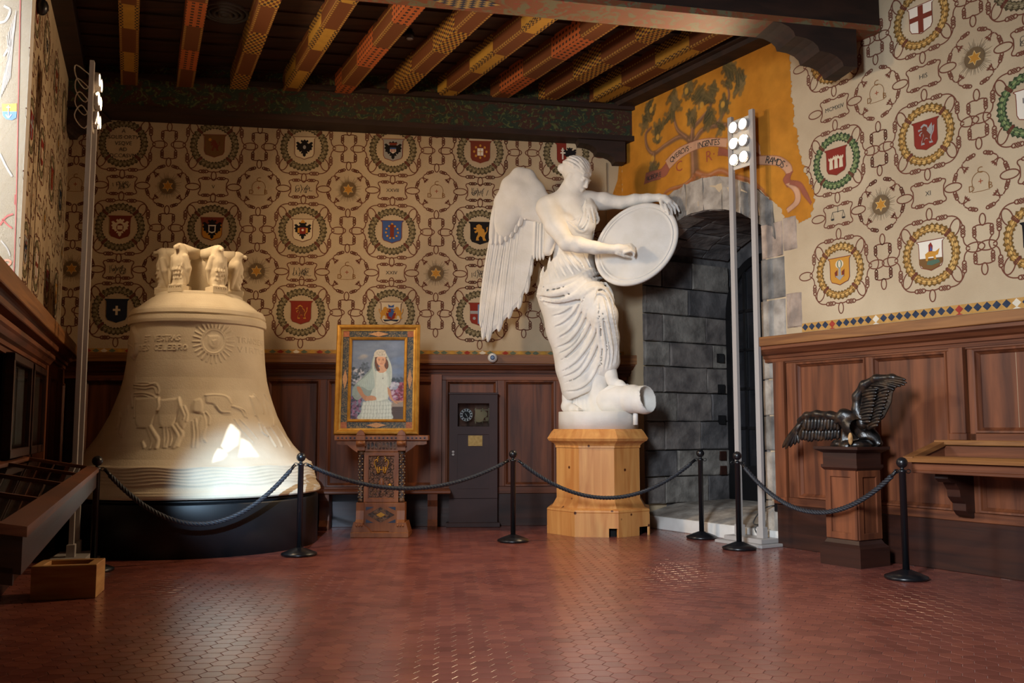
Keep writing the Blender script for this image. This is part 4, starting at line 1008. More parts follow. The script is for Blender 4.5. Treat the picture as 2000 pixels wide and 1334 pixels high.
band([(1262, 338), (1276, 334), (1294, 330)], [(1258, 360), (1274, 354), (1290, 350)], PKD)
band([(1290, 332), (1300, 320), (1308, 306)], [(1290, 348), (1302, 342), (1312, 322)], PKD)
band([(1300, 314), (1322, 292), (1352, 277), (1384, 270), (1420, 270)], [(1308, 330), (1330, 309), (1358, 293), (1386, 286), (1420, 288)])
band([(1404, 288), (1416, 290), (1424, 294)], [(1402, 304), (1414, 304), (1424, 306)], PKD)
band([(1466, 274), (1478, 276), (1484, 284)], [(1466, 296), (1478, 298), (1486, 304)]); band([(1464, 296), (1476, 298), (1486, 304)], [(1466, 306), (1476, 307), (1484, 306)], PKD)
band([(1466, 306), (1496, 304), (1524, 306), (1544, 320), (1549, 336)], [(1468, 322), (1496, 322), (1518, 324), (1532, 334), (1538, 346)])
band([(1536, 340), (1530, 352), (1538, 366)], [(1549, 334), (1544, 350), (1554, 366)], PKD)
band([(1534, 360), (1550, 374), (1552, 392), (1536, 408)], [(1546, 356), (1562, 372), (1562, 396), (1540, 416)]); band([(1544, 352), (1564, 356), (1576, 374), (1586, 396)], [(1542, 360), (1560, 366), (1568, 380), (1584, 400)], PKD)
M_FRES = vcol_mat('fresco_paint', 0.9, 0.2, 70, 0.2, 0.14, 6)
link('fresco', cv.mesh('fresco', lambda U, V: RW.o+U[..., None]*RW.d+np.array([0, 0, 1.])*V[..., None]+RW.n*0.003, M_FRES), None, wall_right)
mbp = MB(rec=False); bb = [BW.px(*p) for p in ((1226, 200), (1216, 290), (1209, 320), (1206, 352), (1198, 375), (1192, 398))]
mbp.add([BW(u, z, 0.003) for u, z in bb]+[BW(BW.L+.05, 4.1, .003), BW(BW.L+.05, 5.4, .003)], [tuple(range(8))])
mbp.build('fresco_edge', pm('fresco_orange', 180, 116, 36), wall_back)
def letters(txt, pts, size, fr, wall, m, w=0.006):
    P = interp([fr.px(*p) for p in pts], len(txt)); 
    for i, ch in enumerate(txt):
        if ch == ' ': continue
        t = P[min(i+1, len(P)-1)]-P[max(i-1, 0)]; o = bpy.data.objects.new('letter', text_mesh(ch, size, m, 'letter')); COL.objects.link(o); o.parent = wall
        o.matrix_local = fr.matrix(P[i][0], P[i][1], w) @ Matrix.Rotation(math.atan2(t[1], t[0]), 4, 'Z')
letters('QVERCVS', [(1313, 312), (1328, 299), (1344, 291)], 0.098, RW, wall_right, M_INK)
letters('·', [(1350, 289), (1352, 288)], 0.11, RW, wall_right, M_INK)
letters('INGENTES', [(1364, 285), (1384, 280), (1404, 278)], 0.105, RW, wall_right, M_INK)
letters('ROBORE', [(1266, 350), (1277, 345), (1290, 341)], 0.09, RW, wall_right, M_INK)
letters('RAMOS·', [(1500, 313), (1518, 317), (1537, 325)], 0.115, RW, wall_right, M_INK)
letters('C', [(1327, 326), (1328, 326)], 0.19, RW, wall_right, M_RED); letters('R·', [(1385, 306), (1395, 302)], 0.19, RW, wall_right, M_RED)
# a thin conduit down the corner
mb = MB(); u, z = BW.px(1184, 325); mb.tube([BW(u, 4.8, 0.012), BW(u, 2.25, 0.012)], 0.008, 6); mb.build('conduit', mat('conduit_cream', rgb(176, 158, 130)), wall_back)
# painted decoration on the window jamb
jf = MB(rec=False); jx = lambda p, w: JF(*JF.px(*p), w)
def jpoly(pts, mi, w=0.003): jf.add([jx(p, w) for p in pts], [tuple(range(len(pts)))], mi)
def jline(pts, wd, mi, w=0.004):
    P = [np.array(p) for p in interp(pts, 12)]
    for a, b in zip(P[:-1], P[1:]):
        d = (b-a)/(np.linalg.norm(b-a)+1e-9); n = np.array([-d[1], d[0]])*wd/2
        jpoly([a+n, b+n, b-n, a-n], mi, w)
jline([(40, 0), (36, 200), (32, 400), (27, 545)], 1.8, 0); jline([(30, 380), (29, 400)], 2, 0)
for k in range(7): jline([(2+3*k, 190-6*k), (8+3*k, 150-12*k), (16+2*k, 110-8*k), (14+3*k, 70-8*k)], 1.6, 1)
jline([(0, 45), (12, 40), (20, 20), (8, 12)], 5, 1); jline([(8, 110), (20, 86), (22, 60)], 4, 1)
jpoly([(4, 203), (20, 203), (33, 202), (33, 218), (5, 218)], 2); jpoly([(5, 218), (33, 218), (32, 230), (24, 235), (12, 233), (6, 226)], 3)
jline([(17, 206), (17, 220), (17, 229)], 1.8, 4, 0.006); jline([(12, 224), (17, 230), (23, 224)], 1.8, 4, 0.006); jline([(13, 210), (21, 210)], 1.6, 4, 0.006)
jline([(0, 300), (12, 325), (24, 345)], 4, 1); jline([(0, 440), (12, 424), (26, 418)], 3.5, 0); jline([(4, 428), (16, 440), (24, 446)], 3, 0); jline([(0, 520), (12, 508), (22, 512), (14, 520), (4, 524)], 4, 5); jline([(2, 470), (14, 485), (20, 500)], 3, 1)
jf.build('jamb_painting', [pm('jamb_red', 176, 96, 92), pm('jamb_grey', 168, 160, 154), pm('jamb_orange', 214, 160, 92), pm('jamb_blue', 110, 140, 190), pm('jamb_white', 232, 228, 222), pm('jamb_coral', 206, 140, 118)], window_1)
# ================================================================== PANELLING
SWd = RW.d[:2]
SW = Frame((2.83, 9.899), (2.83+SWd[0], 9.899+SWd[1]), INSIDE)
BWF = Frame(tuple((BW.o+BW.n*0.1)[:2]), tuple((BW.o+BW.n*0.1+BW.d)[:2]), INSIDE)
LWF = Frame(tuple((LW.o+LW.n*0.08)[:2]), tuple((LW.o+LW.n*0.08+LW.d)[:2]), INSIDE)
def panel(fr, u0, u1, z0, z1, par, boards=1, deep=0.03, mw=0.05, m=None):
    """sunk panel: ring moulding plus one or more boards, in an opening u0..u1, z0..z1"""
    m = m or M_WOOD; mo = MB(); pr = [(0, 0.0), (0.006, 0.014), (0.022, 0.012), (0.03, -0.006), (mw, -deep), (mw, -deep-0.02), (0, -0.06)]
    n = len(pr); vs = []
    for (cu, cz, su, sz) in ((u0, z0, 1, 1), (u1, z0, -1, 1), (u1, z1, -1, -1), (u0, z1, 1, -1)):
        for a, w in pr: vs.append(fr(cu+su*a, cz+sz*a, w))
    fs = []
    for k in range(4):
        for i in range(n):
            j = (i+1) % n; fs.append((k*n+i, k*n+j, ((k+1) % 4)*n+j, ((k+1) % 4)*n+i))
    mo.add(vs, fs); pm_ = mo.build('panel_moulding', m, par)
    xs = np.linspace(u0+mw*.6, u1-mw*.6, boards+1)
    for a, b in zip(xs[:-1], xs[1:]):
        bd = MB(); fr.box(bd, a+0.002*(boards > 1), b-0.002*(boards > 1), z0+mw*.6, z1-mw*.6, -deep-0.05, -deep-0.006, bev=0.0015); bd.build('panel_board', m, pm_)
def bar(name, fr, u0, u1, z0, z1, w0, w1, m, par, bev=0.004):
    b = MB(); fr.box(b, u0, u1, z0, z1, w0, w1, bev=bev); return b.build(name, m, par)
def cornice(fr, u0, u1, par, z=2.22, top=0.1, out=0.14, m=None, mt=None):
    k = z-2.22
    p = [(0.0, 1.95), (0.012, 1.95), (0.016, 1.985), (0.035, 1.99), (0.04, 2.02), (0.07, 2.035), (0.095, 2.07), (0.115, 2.085), (0.115, 2.12), (-0.06, 2.12), (-0.06, 1.95)]
    b = MB(); fr.prof(b, u0+0.03, u1, [(w*out/.14, q+k) for w, q in p]); b.build('cornice_moulding', m or M_WOODH, par)
    b = MB(); fr.box(b, u0, u1, z-top, z, -0.1, out, bev=0.006); b.build('cornice_shelf', mt or M_WOODT, par)
def trim(name, label): return tag(empty(name), label, kind='structure')
# ---- right wall
tr = trim('trim_1', 'dark walnut panelling along the right wall under a wide cornice')
UE = 5.0; ZK = 0.46
bar('carcass', SW, 0.0, UE, 0.0, 2.12, -0.16, -0.055, M_WOODD, tr)
bar('skirting_board', SW, 0.0, UE, 0.0, ZK-0.02, -0.06, 0.02, M_WOODD, tr)
bar('rail', SW, 0.0, UE, ZK-0.02, ZK+0.06, -0.06, 0.012, M_WOODH, tr); bar('rail', SW, 0.0, UE, 1.93, 2.0, -0.06, 0.0, M_WOODH, tr)
cornice(SW, -0.16, UE, tr)
st = [(0.0, 0.13), (0.155, 0.27), (1.147, 1.216), (2.00, 2.035), (2.19, 2.24), (3.62, 3.68)]
for a, b in st: bar('stile', SW, a, b, ZK+0.06, 1.93, -0.06, 0.0, M_WOOD, tr)
bar('pilaster', SW, -0.005, 0.14, ZK+0.04, 1.95, -0.05, 0.03, M_WOOD, tr); bar('pilaster_base', SW, -0.02, 0.155, ZK-0.01, ZK+0.06, -0.05, 0.045, M_WOOD, tr)
bar('pilaster', SW, 2.045, 2.175, 1.2, 1.95, -0.05, 0.045, M_WOOD, tr); bar('pilaster_base', SW, 2.03, 2.19, 1.14, 1.2, -0.05, 0.06, M_WOOD, tr); bar('pilaster', SW, 3.7, 3.84, 1.2, 1.95, -0.05, 0.045, M_WOOD, tr)
panel(SW, 0.27, 1.147, ZK+0.06, 1.93, tr); panel(SW, 1.216, 2.0, ZK+0.06, 1.93, tr)
panel(SW, 2.24, 3.62, 1.2, 1.93, tr, boards=4); panel(SW, 2.24, 3.62, ZK+0.06, 0.86, tr); bar('rail', SW, 2.19, 3.68, 0.86, 1.2, -0.06, 0.0, M_WOODH, tr)
panel(SW, 3.84, 4.9, 1.2, 1.93, tr, boards=3)
# ---- back wall
tb = trim('trim_2', 'dark walnut panelling along the back wall below the painted plaster'); LB = BW.L+0.02
bar('carcass', BWF, -0.05, LB, 0, 2.1, -0.14, -0.06, M_WOODD, tb); bar('skirting_board', BWF, 0, LB+0.05, 0, 0.41, -0.06, 0.02, M_WOODD, tb)
bar('rail', BWF, 0, LB, 0.41, 0.5, -0.06, 0.012, M_WOODH, tb); bar('rail', BWF, 0, LB, 1.86, 1.97, -0.06, 0.0, M_WOODH, tb)
cornice(BWF, 0, LB+0.12, tb, z=2.185, top=0.12, out=0.14)
U_ = [BWF.px(x, 850)[0] for x in (985, 1085)]; step = U_[1]-U_[0]+0.09
k0 = int(U_[0]/step)+1; us = [U_[0]+step*k for k in range(-k0, 4)]
for a in us:
    if a > 0: bar('stile', BWF, a-0.09, a, 0.5, 1.86, -0.06, 0.0, M_WOOD, tb)
    b = a+step-0.09
    if b < LB and a > -0.3: panel(BWF, max(a, 0.02), b, 0.5, 1.86, tb)
for x in (852, 1205): u = BWF.px(x, 800)[0]; bar('pilaster', BWF, u-0.07, u+0.07, 0.45, 1.93, -0.05, 0.05, M_WOOD, tb)
# ---- left wall
tl = trim('trim_3', 'dark walnut panelling along the left wall, in deep shade'); LL = 9.6
bar('carcass', LWF, -0.05, LL, 0, 2.1, -0.12, -0.06, M_WOODD, tl); bar('skirting_board', LWF, 0, LL, 0, 0.41, -0.06, 0.02, M_WOODD, tl)
bar('rail', LWF, 0, LL, 0.41, 0.5, -0.06, 0.012, M_WOODH, tl); bar('rail', LWF, 0, LL, 1.8, 1.97, -0.06, 0.0, M_WOODH, tl)
cornice(LWF, 0, LL, tl, z=2.24, top=0.14, out=0.17); cornice(LWF, 2.6, LL, tl, z=2.06, top=0.05, out=0.13, mt=M_WOODH)
us = [0.08, 0.7, 1.35, 2.0, 2.65]
for a, b in zip(us[:-1], us[1:]):
    bar('stile', LWF, b-0.08, b, 0.5, 1.8, -0.06, 0.0, M_WOOD, tl); panel(LWF, a, b-0.08, 0.5, 1.8, tl)
bar('pilaster', LWF, 0.9, 1.02, 0.45, 1.93, -0.05, 0.05, M_WOOD, tl); bar('pilaster', LWF, 2.62, 2.74, 0.45, 1.93, -0.05, 0.05, M_WOOD, tl)
# two tall glazed wall frames with pale sheets
M_GLASS = bpy.data.materials.new('clear_glass'); M_GLASS.use_nodes = True
g_ = M_GLASS.node_tree.nodes['Principled BSDF']; g_.inputs['Transmission Weight'].default_value = 1.0; g_.inputs['Roughness'].default_value = 0.02; g_.inputs['IOR'].default_value = 1.1; g_.inputs['Base Color'].default_value = (0.9, 0.95, 0.95, 1); g_.inputs['Specular IOR Level'].default_value = 0.9
M_SHEET = mat('paper_grey', rgb(92, 96, 98), rgb(128, 130, 130), 0.8, (3, 3, 3))
for n, (a, b, lab) in enumerate(((2.95, 4.0, 'tall glazed frame of pale sheets on the left wall, nearest the corner'), (4.12, 5.3, 'tall glazed frame of pale sheets on the left wall, partly out of view'))):
    t = thing('glazed_frame', lab, 'display frame', tuple(LWF(a, 1.02, 0.03)))
    t_inv = Matrix.Translation(-Vector(t.location))
    def ch(nm, f, m, par=t):
        b_ = MB(); f(b_); o = b_.build(nm, m); o.parent = par; o.matrix_parent_inverse = Matrix.Translation(-Vector(t.location)); return o
    for q in ((a, a+0.07, 1.02, 1.8), (b-0.07, b, 1.02, 1.8)): ch('stile', lambda B, q=q: LWF.box(B, *q, 0.0, 0.07, bev=.006), M_WOODD)
    for q in ((a, b, 1.74, 1.8), (a, b, 1.02, 1.09)): ch('rail', lambda B, q=q: LWF.box(B, *q, 0.0, 0.072, bev=.006), M_WOODD)
    ch('back_panel', lambda B: LWF.box(B, a, b, 1.02, 1.8, -0.005, 0.012), M_BLACK)
    for k in range(2):
        s0 = a+0.1+k*(b-a-.2)/2; ch('sheet', lambda B, s0=s0: LWF.box(B, s0+0.03, s0+(b-a-.2)/2-0.03, 1.12, 1.72, 0.013, 0.018), M_SHEET)
    ch('pane', lambda B: LWF.box(B, a+0.05, b-0.05, 1.06, 1.76, 0.05, 0.054), M_GLASS)
# ================================================================== FURNITURE AND STANDS
def loc(o): return Matrix.Translation(Vector(o))
def attach(o, root):
    o.parent = root; o.matrix_parent_inverse = root.matrix_world.inverted() if False else (Matrix.Translation(Vector(root.location)) @ root.rotation_euler.to_matrix().to_4x4()).inverted(); return o
# ---- rope barrier
def make_post(label, x, y):
    t = thing('barrier_post', label, 'rope barrier', (x, y, 0), 0, 'black rope barrier posts')
    MB().lathe([(0.0, 0.0), (0.165, 0.0), (0.175, 0.012), (0.172, 0.026), (0.1, 0.055), (0.045, 0.075), (0.03, 0.08), (0.0, 0.08)], 32, cap=False).build('base', M_POST, t)
    MB().lathe([(0.0, 0.07), (0.028, 0.07), (0.028, 0.875), (0.035, 0.88), (0.035, 0.895), (0.02, 0.9), (0.014, 0.91), (0.016, 0.925), (0.0, 0.925)], 20, cap=False).build('pole', M_POST, t)
    MB().ball((0, 0, 0.957), 0.046, 20).build('finial', M_POST, t)
    for a in (0.0, PI):
        MB().tube([(0.03*math.cos(a)+0.02*math.cos(a)*(1+math.cos(q)), 0, 0.885+0.016*math.sin(q)) for q in np.linspace(0, 2*PI, 10)], 0.004, 6, cap=False).build('ring', M_POST, t)
    return t
POSTS = {'a': (-3.66, 8.2, 'black barrier post in the shade beside the sloping glass case'), 'b': (-2.09, 9.2, 'black barrier post in front of the right rim of the bell'),
         'c': (0.012, 10.294, 'black barrier post between the brown cabinet and the pine pedestal'), 'd': (2.15, 10.6, 'black barrier post in front of the stone niche, just right of the pine pedestal'),
         'e': (2.342, 9.653, 'black barrier post in front of the white lamp stand base'), 'f': (3.268, 7.784, 'black barrier post right of the eagle pedestal, nearest the viewer')}
for k, (x, y, l) in POSTS.items(): make_post(l, x, y)
def rope(a, b, sag, label):
    A, B = np.array([*POSTS[a][:2], 0.885]), np.array([*POSTS[b][:2], 0.885]); d = B-A; L_ = np.linalg.norm(d); d /= L_
    A, B = A+d*0.06, B-d*0.06; n = 150; T_ = np.linspace(0, 1, n); C_ = np.outer(1-T_, A)+np.outer(T_, B); C_[:, 2] -= sag*(1-(2*T_-1)**2)
    t = thing('barrier_rope', label, 'rope', tuple(A), 0, 'black ropes of the barrier')
    s = np.array([-d[1], d[0], 0]); ds = np.concatenate([[0], np.cumsum(np.linalg.norm(np.diff(C_, axis=0), axis=1))])
    tg = np.gradient(C_, axis=0); tg /= np.linalg.norm(tg, axis=1)[:, None]; up = np.cross(tg, s); mb = MB()
    M_R = mat('rope_black', rgb(30, 32, 38), rgb(44, 47, 54), 0.55, (60, 60, 60))
    for q in range(3):
        ph = ds*2*PI/0.11+q*2*PI/3; mb.tube(C_[4:-4]+0.0115*(np.cos(ph)[:, None]*s+np.sin(ph)[:, None]*up)[4:-4], 0.0125, 7)
    attach(mb.build('cord', M_R), t)
    for i, j in ((0, 7), (n-1, n-8)): attach(MB().tube([C_[i], C_[j]], 0.0155, 10).build('ferrule', M_POST), t)
rope('a', 'b', 0.53, 'black rope sagging in front of the bell and its black base'); rope('b', 'c', 0.27, 'black rope hung in front of the easel and the brown cabinet')
rope('c', 'd', 0.42, 'black rope hung in front of the pine pedestal of the statue'); rope('e', 'f', 0.42, 'black rope hung in front of the eagle pedestal')

# ---- lamp stands
M_LAMPG = emit('lamp_glass_lit', (1.0, 0.80, 0.52, 1), 24.0)
def lamp_stand(label, near, far, height, energy, toward):
    near, far = np.array(near), np.array(far); c = (near+far)/2
    t = thing('lamp_stand', label, 'floor lamp', (c[0], c[1], 0), 0, 'white lamp stands with six floodlights')
    fr = Frame(tuple(near), tuple(far), toward); Wd = fr.L
    bp = MB(); fr.box(bp, -0.18, Wd+0.18, 0.0, 0.035, -0.24, 0.2, bev=0.006); fr.box(bp, -0.12, Wd+0.1, 0.035, 0.085, -0.16, 0.14, bev=0.006)
    attach(bp.build('base_plate', M_ALU), t)
    for u in (0, Wd):
        p = MB(); fr.box(p, u-0.03, u+0.03, 0.08, height, -0.02, 0.02, bev=0.004); attach(p.build('pole', M_ALU), t)
        p = MB(); fr.box(p, u-0.045, u+0.045, 0.08, 0.2, -0.035, 0.035, bev=0.006); attach(p.build('socket', M_ALU), t)
    h0 = height-0.62; p = MB(); fr.box(p, 0.03, Wd-0.03, h0, height-0.05, -0.012, 0.0, bev=0.004); 
    pan = attach(p.build('lamp_panel', mat('panel_white', rgb(214, 206, 192), None, 0.5)), t)
    for r_ in range(3):
        for k in range(2):
            u = Wd*(0.27+0.46*k); z = h0+0.1+0.185*r_; q = MB()
            def ringp(rad, w): return [fr(u+rad*math.cos(a), z+rad*math.sin(a), w) for a in np.linspace(0, 2*PI, 20, endpoint=False)]
            rs = [(0.05, 0.0), (0.062, 0.03), (0.068, 0.06), (0.06, 0.06)]; vs = []; 
            for rr, w in rs: vs += ringp(rr, w)
            q.add(vs, [(i*20+j, i*20+(j+1) % 20, (i+1)*20+(j+1) % 20, (i+1)*20+j) for i in range(3) for j in range(20)], 0, True)
            fl_ = attach(q.build('floodlight', M_ALU), t)
            g = MB(); g.add(ringp(0.06, 0.055), [tuple(range(20))]); gl = g.build('bulb', M_LAMPG); gl.parent = fl_
    for k in range(2):
        o = lamp('AREA', 'floodlight_beam', tuple(fr(Wd*0.5, h0+0.15+0.28*k, 0.08)), tuple(fr(Wd*.5, h0+0.15+0.28*k, 1.0)-np.array([0, 0, 0.35])), energy/2, WARM, shape='RECTANGLE', size=0.3, size_y=0.25, spread=math.radians(130))
    cb = MB()
    for k in range(4):
        z = h0+0.12+0.13*k; cb.tube(interp([fr(0.1, z, -0.02), fr(0.12, z+0.1, -0.1-0.02*k), fr(0.16, z, -0.16), fr(0.2, z-0.1, -0.08), fr(0.22, z, -0.02)], 18), 0.006, 6)
    attach(cb.build('cable', mat('cable_white', rgb(196, 186, 172))), t)
    return fr
FLR = lamp_stand('white lamp stand with six lit floodlights in front of the stone niche', (2.655, 9.93), (2.485, 10.20), 4.76, 125, (0, 8))
FLL = lamp_stand('white lamp stand seen edge on between the window recess and the bell', (-3.99, 8.48), (-4.083, 8.785), 4.72, 75, (0, 9.6))
# plug and cable by the right stand
t = thing('wall_socket', 'small dark socket box on the end of the right panelling', 'socket', tuple(SW(-0.02, 0.46, 0.0)))
mb = MB(); SW.box(mb, -0.06, -0.003, 0.36, 0.47, -0.06, 0.0, bev=0.004); attach(mb.build('housing', M_POST), t)
mb = MB(); mb.tube(interp([SW(-0.06, 0.42, -0.03), SW(-0.11, 0.41, 0.02), SW(-0.2, 0.36, 0.06), SW(-0.27, 0.22, 0.1), np.array([2.70, 9.97, 0.22]), np.array([2.60, 10.0, 0.18]), np.array([2.63, 9.95, 0.09])], 30), 0.007, 6)
attach(mb.build('power_cable', M_POST), t)

# ---- clock-mechanism cabinet
M_CAB = mat('cabinet_brown', rgb(54, 33, 31), rgb(68, 42, 38), 0.6, (2, 2, 2), bump=0.04)
CA, CB_ = np.array([-0.815, 11.74]), np.array([-0.165, 11.74+0.065*.65])
CF = Frame(tuple(CA), tuple(CB_), INSIDE); cw = CF.L
t = thing('clock_cabinet', 'tall dark brown cabinet with a small clock dial behind glass', 'cabinet', tuple(CF(0, 0)))
def cpart(nm, f, m, par=None, root=None):
    b = MB(); f(b); o = b.build(nm, m)
    if par is None: return attach(o, root or t)
    o.parent = par; return o
D_ = 0.26
def carc(b):
    CF.box(b, 0.02, 0.035, 0.0, 1.68, -D_, -0.02); CF.box(b, cw-0.035, cw-0.02, 0, 1.68, -D_, -0.02); CF.box(b, 0.02, cw-0.02, 0, 1.68, -D_, -D_+0.02); CF.box(b, 0.02, cw-0.02, 1.05, 1.07, -D_, -0.03); CF.box(b, 0.02, cw-0.02, 0, 0.36, -D_, -0.012, bev=.004)
cpart('body', carc, M_CAB); cpart('top', lambda b: CF.box(b, 0.01, cw-0.01, 1.67, 1.695, -D_, 0.005, bev=.004), M_CAB)
cpart('plinth', lambda b: CF.box(b, -0.01, cw+0.01, 0, 0.06, -D_, 0.02, bev=.006), M_CAB)
def door_(b):
    z0, z1 = 0.36, 1.67
    CF.box(b, 0.02, 0.125, z0, z1, -0.02, 0.0, bev=.003); CF.box(b, cw-0.125, cw-0.02, z0, z1, -0.02, 0.0, bev=.003)
    for a, c in ((z0, 0.48), (1.16, 1.265), (1.555, z1)): CF.box(b, 0.125, cw-0.125, a, c, -0.02, 0.0, bev=.003)
    CF.box(b, 0.12, cw-0.12, 0.47, 1.17, -0.02, -0.01)
dr = cpart('door', door_, M_CAB)
cpart('pane', lambda b: CF.box(b, 0.12, cw-0.12, 1.26, 1.56, -0.014, -0.011), M_GLASS, dr)
cpart('plaque', lambda b: CF.box(b, 0.26, 0.44, 1.015, 1.15, -0.009, -0.004, bev=.002), mat('plaque_brass', rgb(150, 116, 58), rgb(172, 138, 76), 0.4, (30, 30, 30), metal=.5), dr)
for z in (0.945, 0.91): cpart('lock', lambda b, z=z: b.add([CF(0.07+0.016*math.cos(a), z+0.014*math.sin(a), w) for w in (0, .012) for a in np.linspace(0, 2*PI, 12, endpoint=False)], [tuple(range(12, 24))]+[(i, (i+1) % 12, 12+(i+1) % 12, 12+i) for i in range(12)]), M_ALU, dr)
def cyl(b, u, z, r, w0, w1, n=28, mi=0): b.add([CF(u+r*math.cos(a), z+r*math.sin(a), w) for w in (w0, w1) for a in np.linspace(0, 2*PI, n, endpoint=False)], [tuple(range(n, 2*n)), tuple(range(n-1, -1, -1))]+[(i, (i+1) % n, n+(i+1) % n, n+i) for i in range(n)], mi)
def dial(b):
    cyl(b, 0.235, 1.41, 0.083, -0.07, -0.055, mi=0); cyl(b, 0.235, 1.41, 0.08, -0.055, -0.053, mi=1); cyl(b, 0.235, 1.41, 0.047, -0.053, -0.0515, mi=0)
    for k in range(12):
        a = k*PI/6; e = np.array([math.cos(a), math.sin(a)]); n = np.array([-e[1], e[0]]); c = np.array([0.235, 1.41])
        P_ = [c+e*0.052+n*.007, c+e*0.076+n*.009, c+e*0.076-n*.009, c+e*0.052-n*.007]; b.add([CF(p[0], p[1], -0.0512) for p in P_], [(0, 1, 2, 3)], 0)
    for a, L_ in ((2.2, .035), (-1.1, .055)):
        e = np.array([math.cos(a), math.sin(a)]); n = np.array([-e[1], e[0]]); c = np.array([0.235, 1.41]); b.add([CF(p[0], p[1], -0.05) for p in (c+n*.005, c+e*L_, c-n*.005)], [(0, 1, 2)], 1)
cpart('dial', dial, [mat('dial_black', rgb(20, 20, 24)), mat('dial_white', rgb(206, 206, 204))])
def works(b):
    cyl(b, 0.40, 1.375, 0.06, -0.08, -0.06); cyl(b, 0.385, 1.445, 0.038, -0.09, -0.075); cyl(b, 0.46, 1.42, 0.045, -0.12, -0.11); cyl(b, 0.50, 1.36, 0.02, -0.08, -0.05)
    for z in (1.33, 1.47): CF.box(b, 0.34, 0.53, z, z+.012, -0.16, -0.1)
    for u in (0.35, 0.44, 0.52): CF.box(b, u, u+.012, 1.30, 1.5, -0.17, -0.12)
cpart('clockwork', works, mat('old_brass', rgb(150, 130, 100), None, 0.35, metal=.8))

# ---- oak bench under the panelling
t = thing('wall_bench', 'dark wooden wall bench behind the carved easel', 'bench', tuple(BWF(3.4, 0, 0.02)))
ub0, ub1 = 3.15, BWF.px(880, 970, 0.5)[0]
cpart('seat', lambda b: BWF.box(b, ub0, ub1, 0.44, 0.485, 0.05, 0.46, bev=.012), M_WOODH)
for u in (ub1-0.22, ub0+0.25):
    lg = [(0.1, 0), (0.4, 0), (0.42, 0.05), (0.36, 0.12), (0.37, 0.28), (0.42, 0.36), (0.43, 0.44), (0.1, 0.44)]
    cpart('support', lambda b, u=u: b.prism(lg, lambda w, z, uu: BWF(uu, z, w), u-.06, u+.06), M_WOOD)

# ---- carved easel stand and the framed portrait
EO = np.array([-1.51, 10.80, 0.0]); t = thing('easel_stand', 'carved and gilded wooden easel stand holding the portrait', 'easel', tuple(EO)); es = t
def ebox(b, x0, x1, y0, y1, z0, z1, mi=0, bev=.006): b.box(x0, x1, y0, y1, z0, z1, mi, None, bev)
def ep(nm, f, m, par=None):
    b = MB(); f(b); return b.build(nm, m, par or es)
M_EAS = mat('easel_walnut', rgb(112, 62, 32), rgb(150, 92, 50), 0.45, (8, 8, 1.5), detail=8, bump=0.15, distort=.5)
M_EASD = mat('easel_carving', rgb(52, 34, 26), rgb(110, 76, 48), 0.5, (26, 26, 26), detail=4, bump=0.5, lo=.42, hi=.58)
M_EASB = mat('easel_blue', rgb(44, 58, 84), None, 0.5)
def foot_(b):
    ebox(b, -0.33, 0.33, -0.16, 0.22, 0.0, 0.06); b.prism([(-0.33, .06), (-0.1, .06), (-0.13, .1), (-0.22, .17), (-0.3, .17)], lambda x, z, y: (x, y, z), -0.14, 0.18); b.prism([(0.33, .06), (0.3, .17), (0.22, .17), (0.13, .1), (0.1, .06)], lambda x, z, y: (x, y, z), -0.14, 0.18)
ep('foot_plinth', foot_, M_EAS)
ep('foot_panel', lambda b: ebox(b, -0.2, 0.2, -0.06, 0.06, 0.06, 0.39), M_EAS)
ep('foot_inlay', lambda b: [b.add([(x*.16, -0.063, .25+z*.09) for x, z in ((-1, 0), (0, -1), (1, 0), (0, 1))], [(0, 1, 2, 3)], 1), b.add([(x*.055, -0.065, .25+z*.03) for x, z in ((-1, 0), (0, -1), (1, 0), (0, 1))], [(0, 1, 2, 3)], 0)]+[b.add([(sx*.17, -0.063, .25+sz*.09), (sx*.08, -0.063, .25+sz*.09), (sx*.17, -0.063, .25+sz*.05)], [(0, 1, 2)], 2) for sx in (-1, 1) for sz in (-1, 1)], [M_GOLD, M_EASD, M_EASB])
ep('centre_panel', lambda b: [ebox(b, -0.2, 0.2, -0.03, 0.05, 0.39, 0.97), ebox(b, -0.2, -0.15, -0.06, 0.0, 0.39, 0.97), ebox(b, 0.15, 0.2, -0.06, 0, 0.39, 0.97), ebox(b, -0.15, 0.15, -0.06, 0, 0.39, 0.44), ebox(b, -0.15, 0.15, -0.06, 0, .92, .97)], M_EAS)
def carving(b):
    r_ = random.Random(11)
    for i in range(7):
        for j in range(15):
            x, z = -0.12+i*0.04+r_.uniform(-.008, .008), 0.47+j*0.031; a = r_.uniform(0, 6)
            b.tube([(x+.016*math.cos(a+q), -0.036, z+.016*math.sin(a+q)) for q in np.linspace(0, 4.2, 7)], 0.0055, 5, 0)
    for s in (-1, 1):
        b.tube(interp([(s*.02, -.045, .80), (s*.03, -.048, .72), (s*.07, -.045, .80), (s*.08, -.045, .86), (s*.05, -.045, .88), (s*.045, -.045, .85)], 20), 0.008, 6, 1)
        b.tube([(s*.045, -.045, .72), (s*.045, -.045, .80)], 0.009, 6, 1); b.tube(interp([(s*.025, -.045, .92), (s*.05, -.045, .90), (s*.03, -.045, .885)], 8), .006, 6, 1); b.ball((s*.1, -.04, .58), .024, 10, 1, (1, .4, 1.2))
    b.tube([(-.04, -.045, .765), (.04, -.045, .765)], 0.007, 6, 1); b.ball((0, -.035, .60), .04, 12, 2, (.8, .4, 1.7))
ep('carving', carving, [M_EASD, M_GOLD, M_EAS])
